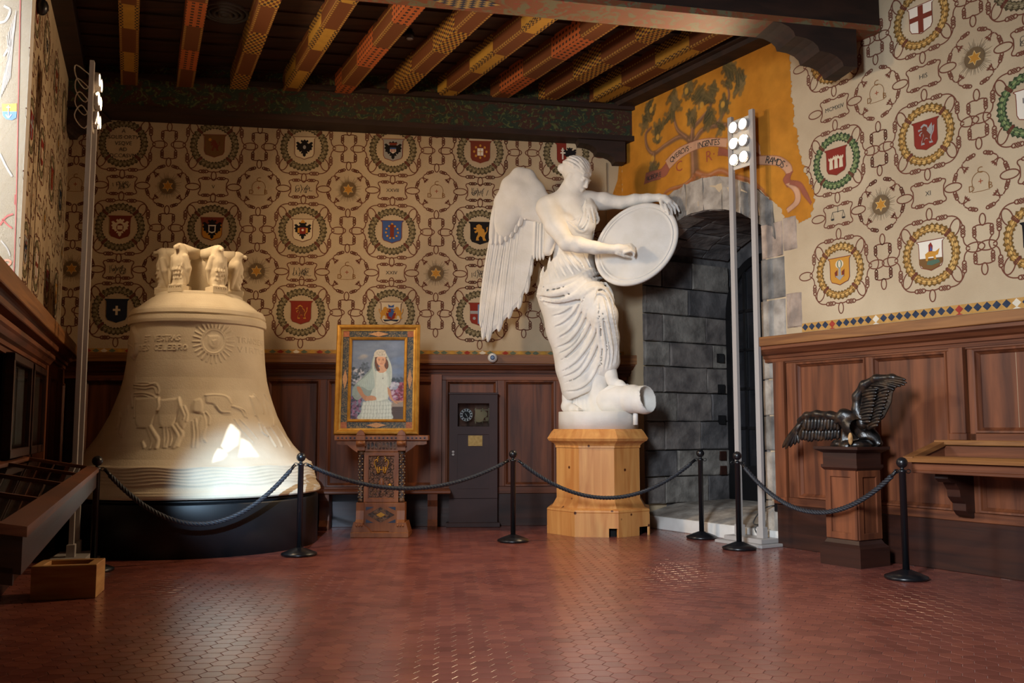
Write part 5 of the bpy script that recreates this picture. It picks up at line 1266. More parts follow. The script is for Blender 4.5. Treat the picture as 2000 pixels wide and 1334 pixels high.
for s in (-1, 1):
    x = s*0.235
    ep('column', lambda b: [b.lathe([(0.0, .39), (.036, .39), (.036, .42), (.03, .43), (.03, .93), (.036, .94), (.036, .98), (0, .98)], 16, 0, (x, -0.03), cap=False)]+[b.ball((x+.031*math.sin(k*PI/3-PI/2), -0.03-.031*math.cos(k*PI/3-PI/2), .45+.0315*j), .008, 6, 1+((j+k) % 2)) for k in range(5) for j in range(16)], [M_EASD, mat('bead_ivory', rgb(176, 160, 132)), M_EASB])
    ep('scroll_foot', lambda b: b.prism([(-0.1, .12), (.09, .12), (.1, .16), (.07, .2), (.055, .3), (.06, .39), (-0.1, .39)], lambda y, z, q: (x+q, -y-0.03, z), -.045, .045), M_EAS)
    ep('claw', lambda b: [b.ball((x-.03+.03*k, -.13, .135), .019, 8, 0, (.8, 1.3, 1)) for k in range(3)], M_EAS)
    ep('capital', lambda b: [ebox(b, x-.045, x+.045, -.09, .05, .98, 1.03), ebox(b, x-.055, x+.055, -.11, .05, 1.03, 1.1), b.tube([(x-.05, -.11, 1.07), (x+.05, -.11, 1.07)], .03, 10), ebox(b, x-.05, x+.05, -.13, .03, 1.1, 1.16), b.prism([(-.05, 1.16), (.05, 1.16), (.035, 1.2), (0, 1.225), (-.035, 1.2)], lambda q, z, y: (x+q, y, z), -.13, -.085)], M_EAS)
    ep('bracket', lambda b: b.prism([(s*.28, 1.1), (s*.52, 1.1), (s*.52, 1.06), (s*.48, 1.05), (s*.4, 1.05), (s*.34, 1.0), (s*.28, .96)], lambda q, z, y: (q, y, z), -.06, .0), M_EAS)
ep('shelf', lambda b: [ebox(b, -.54, .54, -.1, .1, 1.1, 1.16)]+[b.ball((q, -.102, 1.13), .011, 6, 1) for q in np.linspace(-.5, .5, 22)], [M_EAS, M_EASB])
ep('frieze', lambda b: [ebox(b, -.19, .19, -.05, .03, .97, 1.1)]+[ebox(b, q-.014, q+.014, -.062, -.05, 1.0, 1.08, 1) for q in np.linspace(-.15, .15, 8)], [M_EAS, M_EASD])
ep('back_post', lambda b: ebox(b, -.05, .05, .17, .21, .06, 1.95), M_EAS)
# portrait
FW, FH = 0.98, 1.30
t = thing('framed_portrait', 'gold framed portrait of a girl in a white veil and dress on the easel', 'painting', (-1.578, 10.765, 1.165)); t.rotation_euler = (math.radians(-5), 0, math.radians(1.0)); po = t
def ring_(b, x0, x1, z0, z1, wd, ya, yb, prof=None, mi=0):
    pr = prof or [(0, ya), (0, yb), (wd, yb), (wd, ya)]; n = len(pr); vs = []
    for cx, cz, sx, sz in ((x0, z0, 1, 1), (x1, z0, -1, 1), (x1, z1, -1, -1), (x0, z1, 1, -1)):
        for a, y in pr: vs.append((cx+sx*a, y, cz+sz*a))
    b.add(vs, [(k*n+i, k*n+(i+1) % n, ((k+1) % 4)*n+(i+1) % n, ((k+1) % 4)*n+i) for k in range(4) for i in range(n)], mi)
hw = FW/2
b = MB(); ring_(b, -hw, hw, 0, FH, 0.075, 0.03, 0, [(0, .03), (0, -.03), (.012, -.05), (.03, -.055), (.045, -.045), (.055, -.025), (.075, -.02), (.075, .03)]); b.build('outer_frame', M_GOLD, po)
b = MB(); ring_(b, -hw+.07, hw-.07, .07, FH-.07, 0.082, .02, -.012); b.build('frieze', mat('frame_pattern', rgb(34, 38, 34), rgb(120, 98, 58), 0.5, (42, 42, 42), detail=3, lo=.5, hi=.56, distort=1.5), po)
b = MB(); ring_(b, -hw+.148, hw-.148, .148, FH-.148, 0.035, .02, 0, [(0, .02), (0, -.02), (.012, -.034), (.026, -.026), (.035, -.012), (.035, .02)]); b.build('inner_frame', M_GOLD, po)
LOZ = mat('lozenge_buff', rgb(200, 152, 100), rgb(176, 124, 80), .6, (60, 60, 60))
for cx, cz, a, c in ((0, FH-.111, .12, .03), (0, .111, .12, .03), (-hw+.111, FH/2, .03, .12), (hw-.111, FH/2, .03, .12)):
    b = MB(); b.prism([(cx-a, cz), (cx, cz-c), (cx+a, cz), (cx, cz+c)], lambda x, z, y: (x, y, z), -.018, -.01); b.build('lozenge', LOZ, po)
for sx in (-1, 1):
    for z in (.111, FH-.111):
        b = MB(); b.box(sx*(hw-.111)-.036, sx*(hw-.111)+.036, -.016, -.008, z-.036, z+.036, 0, None, .003); b.build('corner_block', mat('block_red', rgb(150, 80, 44), rgb(176, 104, 60), .6, (50, 50, 50)), po)
b = MB(); b.box(-hw+.03, hw-.03, .02, .035, .03, FH-.03); b.build('backing', M_WOODD, po)
# the canvas: traced in the photograph's crop (u 0..620 across, v 0..945 down)
PW, PH = FW-2*.18, FH-2*.18
cv = Canvas(0, 620, 0, 945, 3.4, (112, 126, 150)); P_ = cv
q = lambda x, y: (x-186, 945-(y-180))     # crop coordinates -> canvas
rr = np.random.default_rng(4)
for k in range(150):
    x, y = rr.uniform(186, 806), rr.uniform(180, 720); c = [(96, 108, 134), (126, 142, 168), (104, 118, 142), (134, 146, 160)][k % 4]; P_.ell(*q(x, y), rr.uniform(40, 120), rr.uniform(10, 34), c, .28, 1.0, rr.uniform(-.3, .3))
for x, y, a, c_ in ((330, 375, 40, (176, 168, 158)), (300, 395, 40, (150, 150, 152)), (760, 430, 90, (110, 134, 172)), (730, 560, 80, (118, 140, 176)), (690, 250, 70, (128, 142, 168))): P_.ell(*q(x, y), a, a*.5, c_, .7, 1.0)
for (x0, x1, y0, y1, cols, n) in ((186, 330, 520, 720, [(190, 190, 200), (66, 78, 88), (48, 58, 66), (150, 156, 172)], 70), (186, 310, 850, 1120, [(118, 82, 116), (52, 44, 66), (150, 96, 134), (40, 46, 66)], 90), (300, 380, 455, 560, [(62, 74, 88), (88, 100, 116)], 20),
                             (650, 806, 640, 740, [(62, 76, 92), (84, 98, 120), (52, 64, 76)], 40), (650, 806, 700, 905, [(150, 84, 130), (176, 118, 156), (96, 60, 92), (190, 170, 192), (120, 40, 66)], 110), (740, 806, 705, 900, [(146, 36, 52), (110, 30, 54), (176, 100, 120)], 50), (650, 740, 690, 760, [(190, 194, 208), (150, 160, 184)], 26)):
    for k in range(n): P_.ell(*q(rr.uniform(x0, x1), rr.uniform(y0, y1)), rr.uniform(8, 24), rr.uniform(8, 22), cols[rr.integers(len(cols))], .85, .6, rr.uniform(0, 3))
pg = lambda pts, c, al=1: P_.poly([q(*p) for p in interp(pts+pts[:1], 60)], c, al)
ps = lambda pts, wd, c, al=1, soft=.6: P_.stroke([q(*p) for p in pts], wd, c, al, soft)
P_.poly([q(655, 925), q(806, 915), q(806, 975), q(660, 975)], (150, 136, 124)); P_.poly([q(660, 975), q(806, 975), q(806, 1125), q(655, 1125)], (78, 60, 54))
for k in range(5): ps([(665, 995+26*k), (806, 993+26*k)], 3, (58, 46, 44))
pg([(480, 300), (440, 380), (415, 470), (400, 540), (250, 700), (205, 780), (215, 860), (270, 900), (330, 860), (420, 840), (470, 640), (480, 560)], (140, 158, 152), .85)
pg([(585, 330), (630, 420), (660, 520), (665, 620), (650, 720), (620, 740), (600, 640), (590, 540)], (176, 190, 182), .95)
pg([(430, 560), (560, 545), (620, 600), (630, 740), (615, 900), (470, 920), (400, 900), (440, 760)], (190, 202, 196)); pg([(480, 570), (590, 570), (612, 700), (605, 880), (490, 890)], (206, 216, 208))
pg([(440, 500), (400, 570), (330, 640), (260, 700), (290, 730), (330, 745), (390, 780), (440, 770), (475, 700), (470, 560)], (164, 184, 182)); 
for k in range(14): ps([(440-10*k, 560+10*k), (420-12*k+20, 660+6*k), (430-10*k, 740)], 7, (150, 172, 174) if k % 2 else (190, 204, 198), .5)
pg([(255, 735), (300, 750), (345, 830), (390, 860), (380, 905), (350, 900), (300, 840), (262, 780)], (176, 128, 96)); pg([(370, 860), (420, 845), (470, 855), (488, 882), (470, 900), (400, 905), (365, 900)], (186, 138, 106))
for k in range(4): ps([(420, 862+11*k), (455, 860+11*k), (482, 866+9*k)], 7, (200, 154, 120), .8)
pg([(612, 740), (650, 780), (670, 860), (700, 900), (760, 905), (800, 908), (795, 918), (735, 930), (735, 945), (700, 930), (660, 890), (625, 830)], (190, 144, 108)); ps([(700, 905), (730, 925), (745, 940)], 7, (160, 110, 84))
# skirt in flounces
pg([(380, 905), (470, 920), (620, 890), (655, 950), (665, 1040), (660, 1125), (290, 1125), (310, 1040), (330, 950)], (176, 190, 186))
for r_ in range(5):
    y = 930+46*r_
    for k in range(10):
        x = 330-6*r_+(335+8*r_)/10*k+rr.uniform(-6, 6); P_.ell(*q(x+16, y+10), 20, 24, (208, 218, 212), .8, .8); ps([(x, y-14), (x+4, y+34)], 7, (128, 146, 144), .6)
    ps([(320-6*r_, y+34), (480, y+40), (655, y+26)], 6, (132, 150, 146), .7)
# neck, head, hair, veil
pg([(490, 520), (560, 480), (600, 520), (590, 560), (550, 575), (500, 565)], (206, 160, 128)); ps([(490, 560), (540, 585), (592, 556)], 6, (214, 222, 214))
pg([(455, 400), (470, 380), (590, 380), (612, 430), (620, 500), (600, 530), (575, 500), (570, 440), (500, 430), (505, 500), (520, 545), (490, 550), (462, 490)], (96, 58, 38)); 
pg([(478, 400), (500, 380), (560, 378), (584, 400), (586, 440), (570, 475), (545, 495), (522, 492), (494, 470), (480, 435)], (216, 166, 132)); P_.ell(*q(560, 445), 22, 32, (196, 140, 108), .35, 1)
for x in (508, 556): ps([(x-13, 410), (x, 405), (x+13, 408)], 5, (86, 56, 42), .9); P_.ell(*q(x, 420), 9, 5, (60, 42, 38), .95, .4); P_.ell(*q(x, 432), 12, 3, (190, 136, 108), .5)
ps([(535, 420), (540, 445), (532, 452)], 5, (184, 126, 98), .8); ps([(518, 467), (533, 464), (548, 468)], 7, (168, 76, 66), .95); ps([(470, 430), (480, 480), (500, 530)], 16, (110, 66, 44), .9); ps([(594, 430), (604, 470), (596, 515)], 18, (118, 72, 46), .9)
pg([(448, 380), (450, 340), (475, 305), (520, 294), (565, 305), (588, 340), (592, 385), (560, 375), (520, 370), (480, 380)], (198, 190, 174))
for k in range(40): P_.ell(*q(rr.uniform(455, 585), rr.uniform(305, 372)), rr.uniform(5, 10), rr.uniform(4, 8), [(222, 214, 198), (166, 158, 144)][k % 2], .6, .8)
for k in range(12): P_.ell(*q(448+12.5*k, 384-8*math.sin(k*.29)), 7, 6, (216, 206, 188), .9, .5)
ps([(450, 400), (440, 480), (455, 560), (470, 660), (478, 730)], 26, (198, 206, 196), .8); ps([(600, 400), (640, 470), (655, 560), (655, 640)], 22, (198, 206, 200), .75); ps([(556, 575), (560, 620), (558, 650)], 3, (120, 120, 124), .8); P_.ell(*q(559, 640), 7, 10, (120, 118, 120), .9)
for k in range(9): ps([(500+12*k, 610), (500+12*k+rr.uniform(-6, 6), 870)], 5, (184, 198, 192), .5)
M_CANV = vcol_mat('oil_paint', 0.5, 0.1, 120, 0.4, 0.06, 30)
link('canvas', cv.mesh('canvas', lambda U, V: np.stack([(U/620-.5)*PW, np.full(U.shape, -.004), .18+V/945*PH], -1), M_CANV), None, po)

# ---- pedestal of the eagle
EP_U0, EP_U1, EP_W0, EP_W1 = 1.045, 1.487, 0.2, 0.61
t = thing('eagle_pedestal', 'square dark oak pedestal under the eagle sculpture', 'pedestal', tuple(SW((EP_U0+EP_U1)/2, 0, (EP_W0+EP_W1)/2)))
def sq(b, i0, i1, z0, z1, mi=0): # frustum, inset i0 at z0 and i1 at z1
    vs = []
    for i, z in ((i0, z0), (i1, z1)): vs += [SW(EP_U0+i, z, EP_W0+i), SW(EP_U1-i, z, EP_W0+i), SW(EP_U1-i, z, EP_W1-i), SW(EP_U0+i, z, EP_W1-i)]
    b.add(vs, [(0, 1, 2, 3), (4, 5, 6, 7)]+[(k, (k+1) % 4, 4+(k+1) % 4, 4+k) for k in range(4)], mi)
cpart('plinth', lambda b: [sq(b, 0, 0, 0, .17), sq(b, 0, .03, .17, .2), sq(b, .03, .05, .2, .24)], M_WOODD)
def shaft(b):
    sq(b, .05, .05, .24, .86)
    a, c = EP_U0+.05, EP_U1-.05
    for u0, u1, z0, z1 in ((a, a+.06, .24, .86), (c-.06, c, .24, .86), (a+.06, c-.06, .24, .3), (a+.06, c-.06, .8, .86)): SW.box(b, u0, u1, z0, z1, EP_W1-.05, EP_W1-.035, bev=.004)
    e, g = EP_W0+.05, EP_W1-.05
    for w0, w1, z0, z1 in ((e, e+.06, .24, .86), (g-.06, g, .24, .86), (e+.06, g-.06, .24, .3), (e+.06, g-.06, .8, .86)): SW.box(b, EP_U1-.05, EP_U1-.035, z0, z1, w0, w1, bev=.004)
cpart('shaft', shaft, M_WOOD)
cpart('capital', lambda b: [sq(b, .04, .02, .86, .885), sq(b, .02, .02, .885, .91), sq(b, .035, .035, .91, 1.02), sq(b, .03, -.02, 1.02, 1.05), sq(b, -.025, -.025, 1.05, 1.075)], M_WOODD)

# ---- bracketed tray case on the right wall
t = thing('wall_case', 'shallow walnut tray case bracketed to the right panelling', 'display case', tuple(SW(2.6, .86, .2)))
U0, U1, WC = 1.93, 4.6, 0.46
def tray(b):
    SW.box(b, U0, U1, .86, .885, 0.0, WC, bev=.004)
    SW.box(b, U0, U1, .885, .97, WC-.03, WC, bev=.004)
    b.prism([(0.0, .885), (WC, .885), (WC, .97), (0.0, 1.1)], lambda w, z, u: SW(u, z, w), U0, U0+.03); b.prism([(0.0, .885), (WC, .885), (WC, .97), (0.0, 1.1)], lambda w, z, u: SW(u, z, w), U1-.03, U1)
    SW.box(b, U0, U1, .885, 1.1, 0.0, .03)
cpart('tray', tray, M_WOODH)
def rim(b):
    SW.prof(b, U0-.05, U1+.05, [(WC-.05, .965), (WC+.05, .955), (WC+.055, .985), (WC+.03, 1.005), (WC-.05, 1.01)])
    b.prism([(0.0, 1.1), (WC+.05, .96), (WC+.05, 1.0), (0.0, 1.14)], lambda w, z, u: SW(u, z, w), U0-.05, U0+.045)
    SW.box(b, U0-.05, U1+.05, 1.095, 1.14, 0.0, .06, bev=.006)
cpart('rim', rim, M_WOODT)
cpart('lining', lambda b: b.prism([(0.03, .9), (WC-.03, .9), (WC-.03, .91), (0.03, .91)], lambda w, z, u: SW(u, z, w), U0+.03, U1-.03), M_WOOD)
for u in (2.14, 4.2):
    sc_ = [(0.0, .86), (.36, .86), (.37, .82), (.33, .79), (.26, .78), (.21, .72), (.2, .66), (.16, .62), (.13, .6), (.13, .54), (.09, .5), (.04, .48), (0.0, .48)]
    cpart('bracket', lambda b, u=u: b.prism(sc_, lambda w, z, q: SW(u+q, z, w), -.06, .06), M_WOODD)

# ---- sloping glass case on the left wall
t = thing('table_case', 'long sloping glass topped case along the left wall, in shade', 'display case', tuple(LWF(5, .8, .2)))
UC0, UC1 = LWF.px(200, 915, 0.6)[0], 8.6
UC0 = np.dot(np.array([-3.6, 8.1, 0])-LWF.o, LWF.d); UC1 = np.dot(np.array([-1.64, 3.32, 0])-LWF.o, LWF.d); WCL = np.dot(np.array([-3.6, 8.1, 0])-LWF.o, LWF.n)
top = lambda w: 1.0-(w/WCL)*.11
def lbox(b, u0, u1, w0, w1, dz0, dz1): b.add([LWF(u, top(w)+dz, w) for dz in (dz0, dz1) for u, w in ((u0, w0), (u1, w0), (u1, w1), (u0, w1))], [(3, 2, 1, 0), (4, 5, 6, 7), (0, 1, 5, 4), (1, 2, 6, 5), (2, 3, 7, 6), (3, 0, 4, 7)])
def body(b):
    lbox(b, UC0+.02, UC1-.02, WCL-.04, WCL-.015, -.16, -.02); lbox(b, UC0+.02, UC0+.045, 0, WCL-.04, -.16, -.02); lbox(b, UC1-.045, UC1-.02, 0, WCL-.04, -.2, -.02); lbox(b, UC0+.02, UC1-.02, 0, WCL-.04, -.16, -.14); lbox(b, UC0+.02, UC1-.02, 0, .02, -.16, -.02)
cpart('body', body, M_WOODD)
fr_ = cpart('top_frame', lambda b: [lbox(b, UC0, UC1, WCL-.09, WCL, -.025, .012), lbox(b, UC0, UC1, 0, .07, -.02, .012), lbox(b, UC0, UC0+.07, .07, WCL-.09, -.02, .012), lbox(b, UC1-.07, UC1, .07, WCL-.09, -.02, .012)], M_WOODH)
nb = 4
for k in range(1, nb): u = UC0+(UC1-UC0)*k/nb; cpart('glazing_bar', lambda b, u=u: lbox(b, u-.022, u+.022, .07, WCL-.09, -.02, .01), M_WOODH)
for k in range(nb):
    a, c = UC0+(UC1-UC0)*k/nb, UC0+(UC1-UC0)*(k+1)/nb; cpart('pane', lambda b: lbox(b, a+.02, c-.02, .06, WCL-.08, -.006, -.002), M_GLASS)
for k in range(5):
    u = UC0+.4+k*1.02; cpart('sheet', lambda b: lbox(b, u-.2, u+.22, .16, .46, -.139, -.134), M_SHEET)
for u in (UC0+.5, (UC0+UC1)/2, UC1-.5):
    cpart('bracket', lambda b, u=u: b.prism([(0.0, .84), (.5, .76), (.48, .7), (.36, .66), (.26, .56), (.2, .44), (.1, .38), (0, .36)], lambda w, z, q: LWF(u+q, z, w), -.05, .05), M_WOODD)

# ---- wooden trough under it
t = thing('wooden_trough', 'open pale wooden box on the floor below the sloping glass case', 'box', (-3.30, 7.0, 0)); t.rotation_euler = (0, 0, math.radians(14)); bx = t
M_BOX = mat('trough_wood', rgb(168, 120, 70), rgb(196, 150, 94), 0.6, (3, 3, 20), detail=7, bump=.1)
X0, X1, Y0, Y1, ZT = -0.23, 0.21, -0.13, 0.22, 0.245
for nm, q in (('front_board', (X0, X1, Y0, Y0+.05, 0, ZT)), ('back_board', (X0, X1, Y1-.05, Y1, 0, ZT)), ('end_board', (X0, X0+.07, Y0+.05, Y1-.05, 0, ZT)), ('end_board', (X1-.07, X1, Y0+.05, Y1-.05, 0, ZT)), ('bottom_board', (X0+.07, X1-.07, Y0+.05, Y1-.05, .01, .1))): MB().box(*q, 0, None, .004).build(nm, M_BOX, bx)

# ---- small fittings
p = atY(962, 699, 11.75); t = thing('security_camera', 'round white security camera on the back wall cornice', 'camera', tuple(p))
MB().ball((0, 0, 0), .062, 20, 0, (1, 1, 1)).build('housing', mat('white_plastic', rgb(214, 214, 214), None, .4), t)
b = MB(); b.add([(.03*math.cos(a), -.056, .03*math.sin(a)) for a in np.linspace(0, 2*PI, 16, endpoint=False)]+[(.02*math.cos(a), -.067, .02*math.sin(a)) for a in np.linspace(0, 2*PI, 16, endpoint=False)], [(i, (i+1) % 16, 16+(i+1) % 16, 16+i) for i in range(16)]+[tuple(range(16, 32))]); b.build('lens', mat('lens_blue', rgb(70, 90, 130), None, .15), t)
MB().box(-.02, .02, .04, .19, -.02, .02).build('mount', M_ALU, t)
p = atZ(440, 24, 5.79); t = thing('ceiling_diffuser', 'round dark air diffuser on the ceiling between two joists', 'air vent', (p[0], p[1], 5.80))
for k, r_ in enumerate((.27, .21, .15, .09)): MB().lathe([(r_, 0), (r_-.012, -.03-.008*k), (r_-.04, -.032-.008*k), (r_-.05, -.01)], 36, cap=False).build('ring', mat('diffuser_grey', rgb(58, 54, 52), None, .5), t)
MB().lathe([(0, -.055), (.045, -.055), (.05, 0), (0, 0)], 24, cap=False).build('hub', MATS['diffuser_grey'], t)
p = atZ(800, 66, 5.75); t = thing('ceiling_spotlight', 'small black spotlight on the ceiling between two joists', 'spotlight', (p[0], p[1], 5.80))
MB().lathe([(0, -.11), (.05, -.11), (.055, -.04), (.03, -.02), (.03, 0), (0, 0)], 20, cap=False).build('housing', M_POST, t); MB().lathe([(0, -.112), (.038, -.112), (.038, -.105)], 20, cap=False).build('lens', mat('lens_grey', rgb(150, 150, 150), None, .2), t)
q_ = LW.px(72, 8); t = thing('wall_spotlight', 'small black fitting high on the left wall', 'spotlight', tuple(LW(q_[0], q_[1], .04)))
MB().ball((0, 0, -.02), .06, 14, 0, (1, 1, 1.3)).build('housing', M_POST, t)
b = MB(); b.tube([(0, 0, 0), tuple(-LW.n*.05+np.array([0, 0, .12]))], .02, 8); b.build('arm', M_POST, t)
# ================================================================== THE PLASTER BELL
BX, BY = -3.49, 10.2
t = thing('bell_plinth', 'round black plinth carrying the big plaster bell', 'plinth', (BX, BY, 0))
MB().lathe([(0, 0), (1.34, 0), (1.34, .5), (1.335, .515), (0, .515)], 72, cap=False).build('drum', M_BLACK, t)
MB().lathe([(0, .515), (1.30, .515), (1.30, .555), (0, .555)], 72, cap=False).build('top_disc', M_BLACK, t)
BT = thing('plaster_bell', 'huge cream plaster bell with reliefs, lettering and a crown of eagles', 'bell', (BX, BY, .56))
PROF = np.array([(.560, 1.352), (.575, 1.366), (.60, 1.362), (.635, 1.335), (.672, 1.312), (.76, 1.285), (.865, 1.252), (.885, 1.225), (.938, 1.162), (1.057, 1.054), (1.15, .99), (1.267, .928), (1.38, .872), (1.51, .825), (1.64, .782), (1.77, .75), (1.95, .727), (2.128, .714), (2.30, .704),
                (2.345, .702), (2.35, .728), (2.38, .732), (2.425, .726), (2.43, .698), (2.444, .698), (2.45, .722), (2.49, .712), (2.522, .69), (2.528, .655), (2.536, .65), (2.56, .62), (2.62, .55), (2.655, .505), (2.66, .485), (2.675, .47), (2.70, .46), (2.712, .44), (2.716, .0)])
def rz(z): return np.interp(z, PROF[:, 0], PROF[:, 1])
def bpx(px, py):
    r = ray(px, py); T_ = np.linspace(8.0, 11.0, 1500)/r[1]; P = CAM+T_[:, None]*r; d = np.hypot(P[:, 0]-BX, P[:, 1]-BY)-rz(P[:, 2]); q = np.nonzero((d < 0) & (P[:, 2] > .5))[0]
    p = P[q[0]] if len(q) else P[np.argmin(np.abs(d))]; return math.atan2(p[0]-BX, -(p[1]-BY)), p[2]
NT = 640; ZS_ = np.unique(np.concatenate([np.linspace(.56, 2.36, 300), PROF[:, 0], np.linspace(2.36, 2.716, 40)]))
TH = np.linspace(-PI, PI, NT, endpoint=False)
TT, ZZ = np.meshgrid(TH, ZS_); RR = rz(ZZ); HH = np.zeros_like(TT); SSx = TT*RR
def hstroke(pts, wd, h, n=14, sub=False, px=True):
    P = [bpx(*p) for p in (interp(pts, n) if len(pts) > 2 else pts)] if px else pts
    rm = rz(np.mean([p[1] for p in P])); A = np.array([(a*rm, z) for a, z in P]); m = wd*2
    i0, i1 = np.searchsorted(ZS_, [A[:, 1].min()-m, A[:, 1].max()+m]); j0, j1 = np.searchsorted(TH, [A[:, 0].min()/rm-m/rm, A[:, 0].max()/rm+m/rm]); U, V = TT[i0:i1, j0:j1]*rm, ZZ[i0:i1, j0:j1]
    if U.size == 0: return
    D_ = np.full(U.shape, 9.0)
    for a, b in zip(A[:-1], A[1:]):
        d = b-a; t_ = np.clip(((U-a[0])*d[0]+(V-a[1])*d[1])/(d@d+1e-12), 0, 1); D_ = np.minimum(D_, np.hypot(U-a[0]-t_*d[0], V-a[1]-t_*d[1]))
    f_ = h*np.clip(1-(D_/wd)**2, 0, 1)**.8; S_ = HH[i0:i1, j0:j1]
    HH[i0:i1, j0:j1] = S_-f_ if sub else np.maximum(S_, f_+.35*np.maximum(S_, 0)*(f_ > 0))
def hpoly(pts, h, soft=.02):
    P = [bpx(*p) for p in interp(pts+pts[:1], 5*len(pts))]; rm = rz(np.mean([p[1] for p in P])); A = np.array([(a*rm, z) for a, z in P]); m = soft*2
    i0, i1 = np.searchsorted(ZS_, [A[:, 1].min()-m, A[:, 1].max()+m]); j0, j1 = np.searchsorted(TH, [A[:, 0].min()/rm-m/rm, A[:, 0].max()/rm+m/rm]); U, V = TT[i0:i1, j0:j1]*rm, ZZ[i0:i1, j0:j1]
    if U.size == 0: return
    ins = np.zeros(U.shape, bool); D_ = np.full(U.shape, 9.0)
    for a, b in zip(A[:-1], A[1:]):
        if a[1] != b[1]: ins ^= ((a[1] > V) != (b[1] > V)) & (U < (b[0]-a[0])*(V-a[1])/(b[1]-a[1])+a[0])
        d = b-a; t_ = np.clip(((U-a[0])*d[0]+(V-a[1])*d[1])/(d@d+1e-12), 0, 1); D_ = np.minimum(D_, np.hypot(U-a[0]-t_*d[0], V-a[1]-t_*d[1]))
    HH[i0:i1, j0:j1] = np.maximum(HH[i0:i1, j0:j1], h*np.where(ins, np.clip(D_/soft, 0, 1), 0)**.6)
cB = lambda pts: [(200+x/5, 735+y/5) for x, y in pts]
# waves on the lip
for k in range(6):
    z0 = .70+.031*k; zl = z0+.011*np.sin(TT*2*PI/.46+.35*k); q = (ZZ-zl)/.02
    HH += np.where((ZZ > .66) & (ZZ < .875), .011*np.clip(1-np.abs(q-.2), 0, 1)**1.2, 0)
HH += np.where((ZZ > .62) & (ZZ < .635), .004, 0)
# horses, riders and banner
for pts, h in (([(330, 215), (545, 205), (560, 300), (520, 400), (480, 495), (345, 500), (320, 380)], .016), ([(570, 225), (755, 215), (770, 300), (720, 420), (680, 495), (560, 490), (545, 320)], .014), ([(770, 270), (820, 330), (830, 430), (790, 520), (740, 460), (745, 340)], .016),
               ([(890, 230), (960, 215), (985, 300), (960, 360), (880, 340)], .016), ([(1000, 180), (1220, 190), (1260, 260), (1230, 350), (1150, 350), (1080, 280), (1010, 260)], .012), ([(250, 290), (255, 430), (215, 560), (160, 560), (190, 400)], .014), ([(160, 350), (190, 370), (170, 480), (130, 520)], .014),
               ([(1430, 200), (1500, 190), (1560, 300), (1660, 480), (1570, 500), (1480, 350)], .012), ([(1560, 200), (1640, 290), (1680, 440), (1640, 480), (1590, 350)], .012), ([(960, 380), (1010, 420), (1000, 600), (950, 640), (930, 500)], .010)): hpoly(cB(pts), h)
for pts, w_, h in (([(470, 490), (510, 560), (545, 620), (530, 690)], .026, .022), ([(440, 500), (470, 580), (490, 640), (470, 700)], .018, .014), ([(395, 640), (410, 690)], .02, .018), ([(600, 500), (605, 600), (600, 690)], .016, .014), ([(630, 500), (640, 600), (625, 690)], .016, .013), ([(690, 490), (740, 580), (720, 640), (700, 690)], .022, .02), ([(720, 470), (780, 560), (750, 620), (730, 680)], .02, .016), ([(660, 500), (680, 590), (660, 680)], .014, .012),
                   ([(310, 80), (420, 90), (520, 70), (555, 130), (545, 170)], .012, .012), ([(310, 110), (420, 120), (500, 110), (530, 170)], .01, .01), ([(315, 165), (420, 165), (500, 190), (545, 230)], .012, .012), ([(310, 190), (400, 185), (480, 210)], .01, .01), ([(325, 0), (325, 60), (320, 160)], .008, .008), ([(310, 65), (450, 65), (545, 100)], .008, .009),
                   ([(550, 215), (555, 290), (540, 330)], .018, .02), ([(745, 215), (760, 290), (800, 380)], .018, .02), ([(770, 290), (800, 380), (790, 420)], .012, .018), ([(800, 290), (830, 370), (820, 440)], .012, .018), ([(250, 290), (255, 380), (235, 480), (195, 590)], .012, .014), ([(185, 390), (200, 430), (185, 520)], .01, .012), ([(320, 210), (315, 400)], .012, .016), ([(285, 190), (300, 300)], .014, .014),
                   ([(340, 500), (450, 500)], .008, .01), ([(560, 492), (680, 492)], .008, .01), ([(880, 440), (890, 560), (880, 690)], .012, .011), ([(910, 420), (925, 560), (915, 690)], .012, .011), ([(985, 360), (1010, 480), (980, 580), (1010, 640)], .012, .012), ([(1010, 350), (1045, 400), (1040, 470)], .01, .011),
                   ([(1010, 185), (1100, 180), (1200, 195), (1250, 260)], .014, .014), ([(1110, 290), (1160, 345), (1240, 350)], .014, .014), ([(1260, 290), (1350, 330), (1385, 390)], .01, .012), ([(1280, 290), (1380, 330), (1410, 400)], .01, .012), ([(1290, 420), (1360, 520), (1470, 640)], .009, .009), ([(1340, 420), (1440, 520), (1510, 605)], .009, .009),
                   ([(1440, 200), (1470, 290), (1490, 380)], .012, .016), ([(1480, 180), (1530, 260), (1560, 360)], .012, .016), ([(1530, 460), (1560, 540), (1610, 580)], .014, .018), ([(1580, 500), (1640, 600), (1690, 680)], .014, .018), ([(1640, 500), (1710, 600), (1750, 680)], .014, .016), ([(1620, 300), (1660, 400), (1665, 480)], .012, .016), ([(1580, 180), (1620, 260)], .012, .014), ([(1700, 480), (1760, 570), (1830, 680)], .012, .012)): hstroke(cB(pts), w_, h)
# sun medallion
for k in range(26):
    a = 2*PI*k/26; hstroke([(417+26*math.cos(a), 667+27*math.sin(a)), (417+40*math.cos(a), 667+42*math.sin(a))], .010, .006)
for R_a, w_ in ((22, .010), (25, .006)): hstroke([(417+R_a*math.cos(a), 667+R_a*1.05*math.sin(a)) for a in np.linspace(0, 2*PI, 26)], w_, .006, 40)
hpoly([(406, 655), (428, 655), (428, 672), (417, 682), (406, 672)], .006); hpoly([(411, 664), (424, 663), (418, 675)], .010, .01)
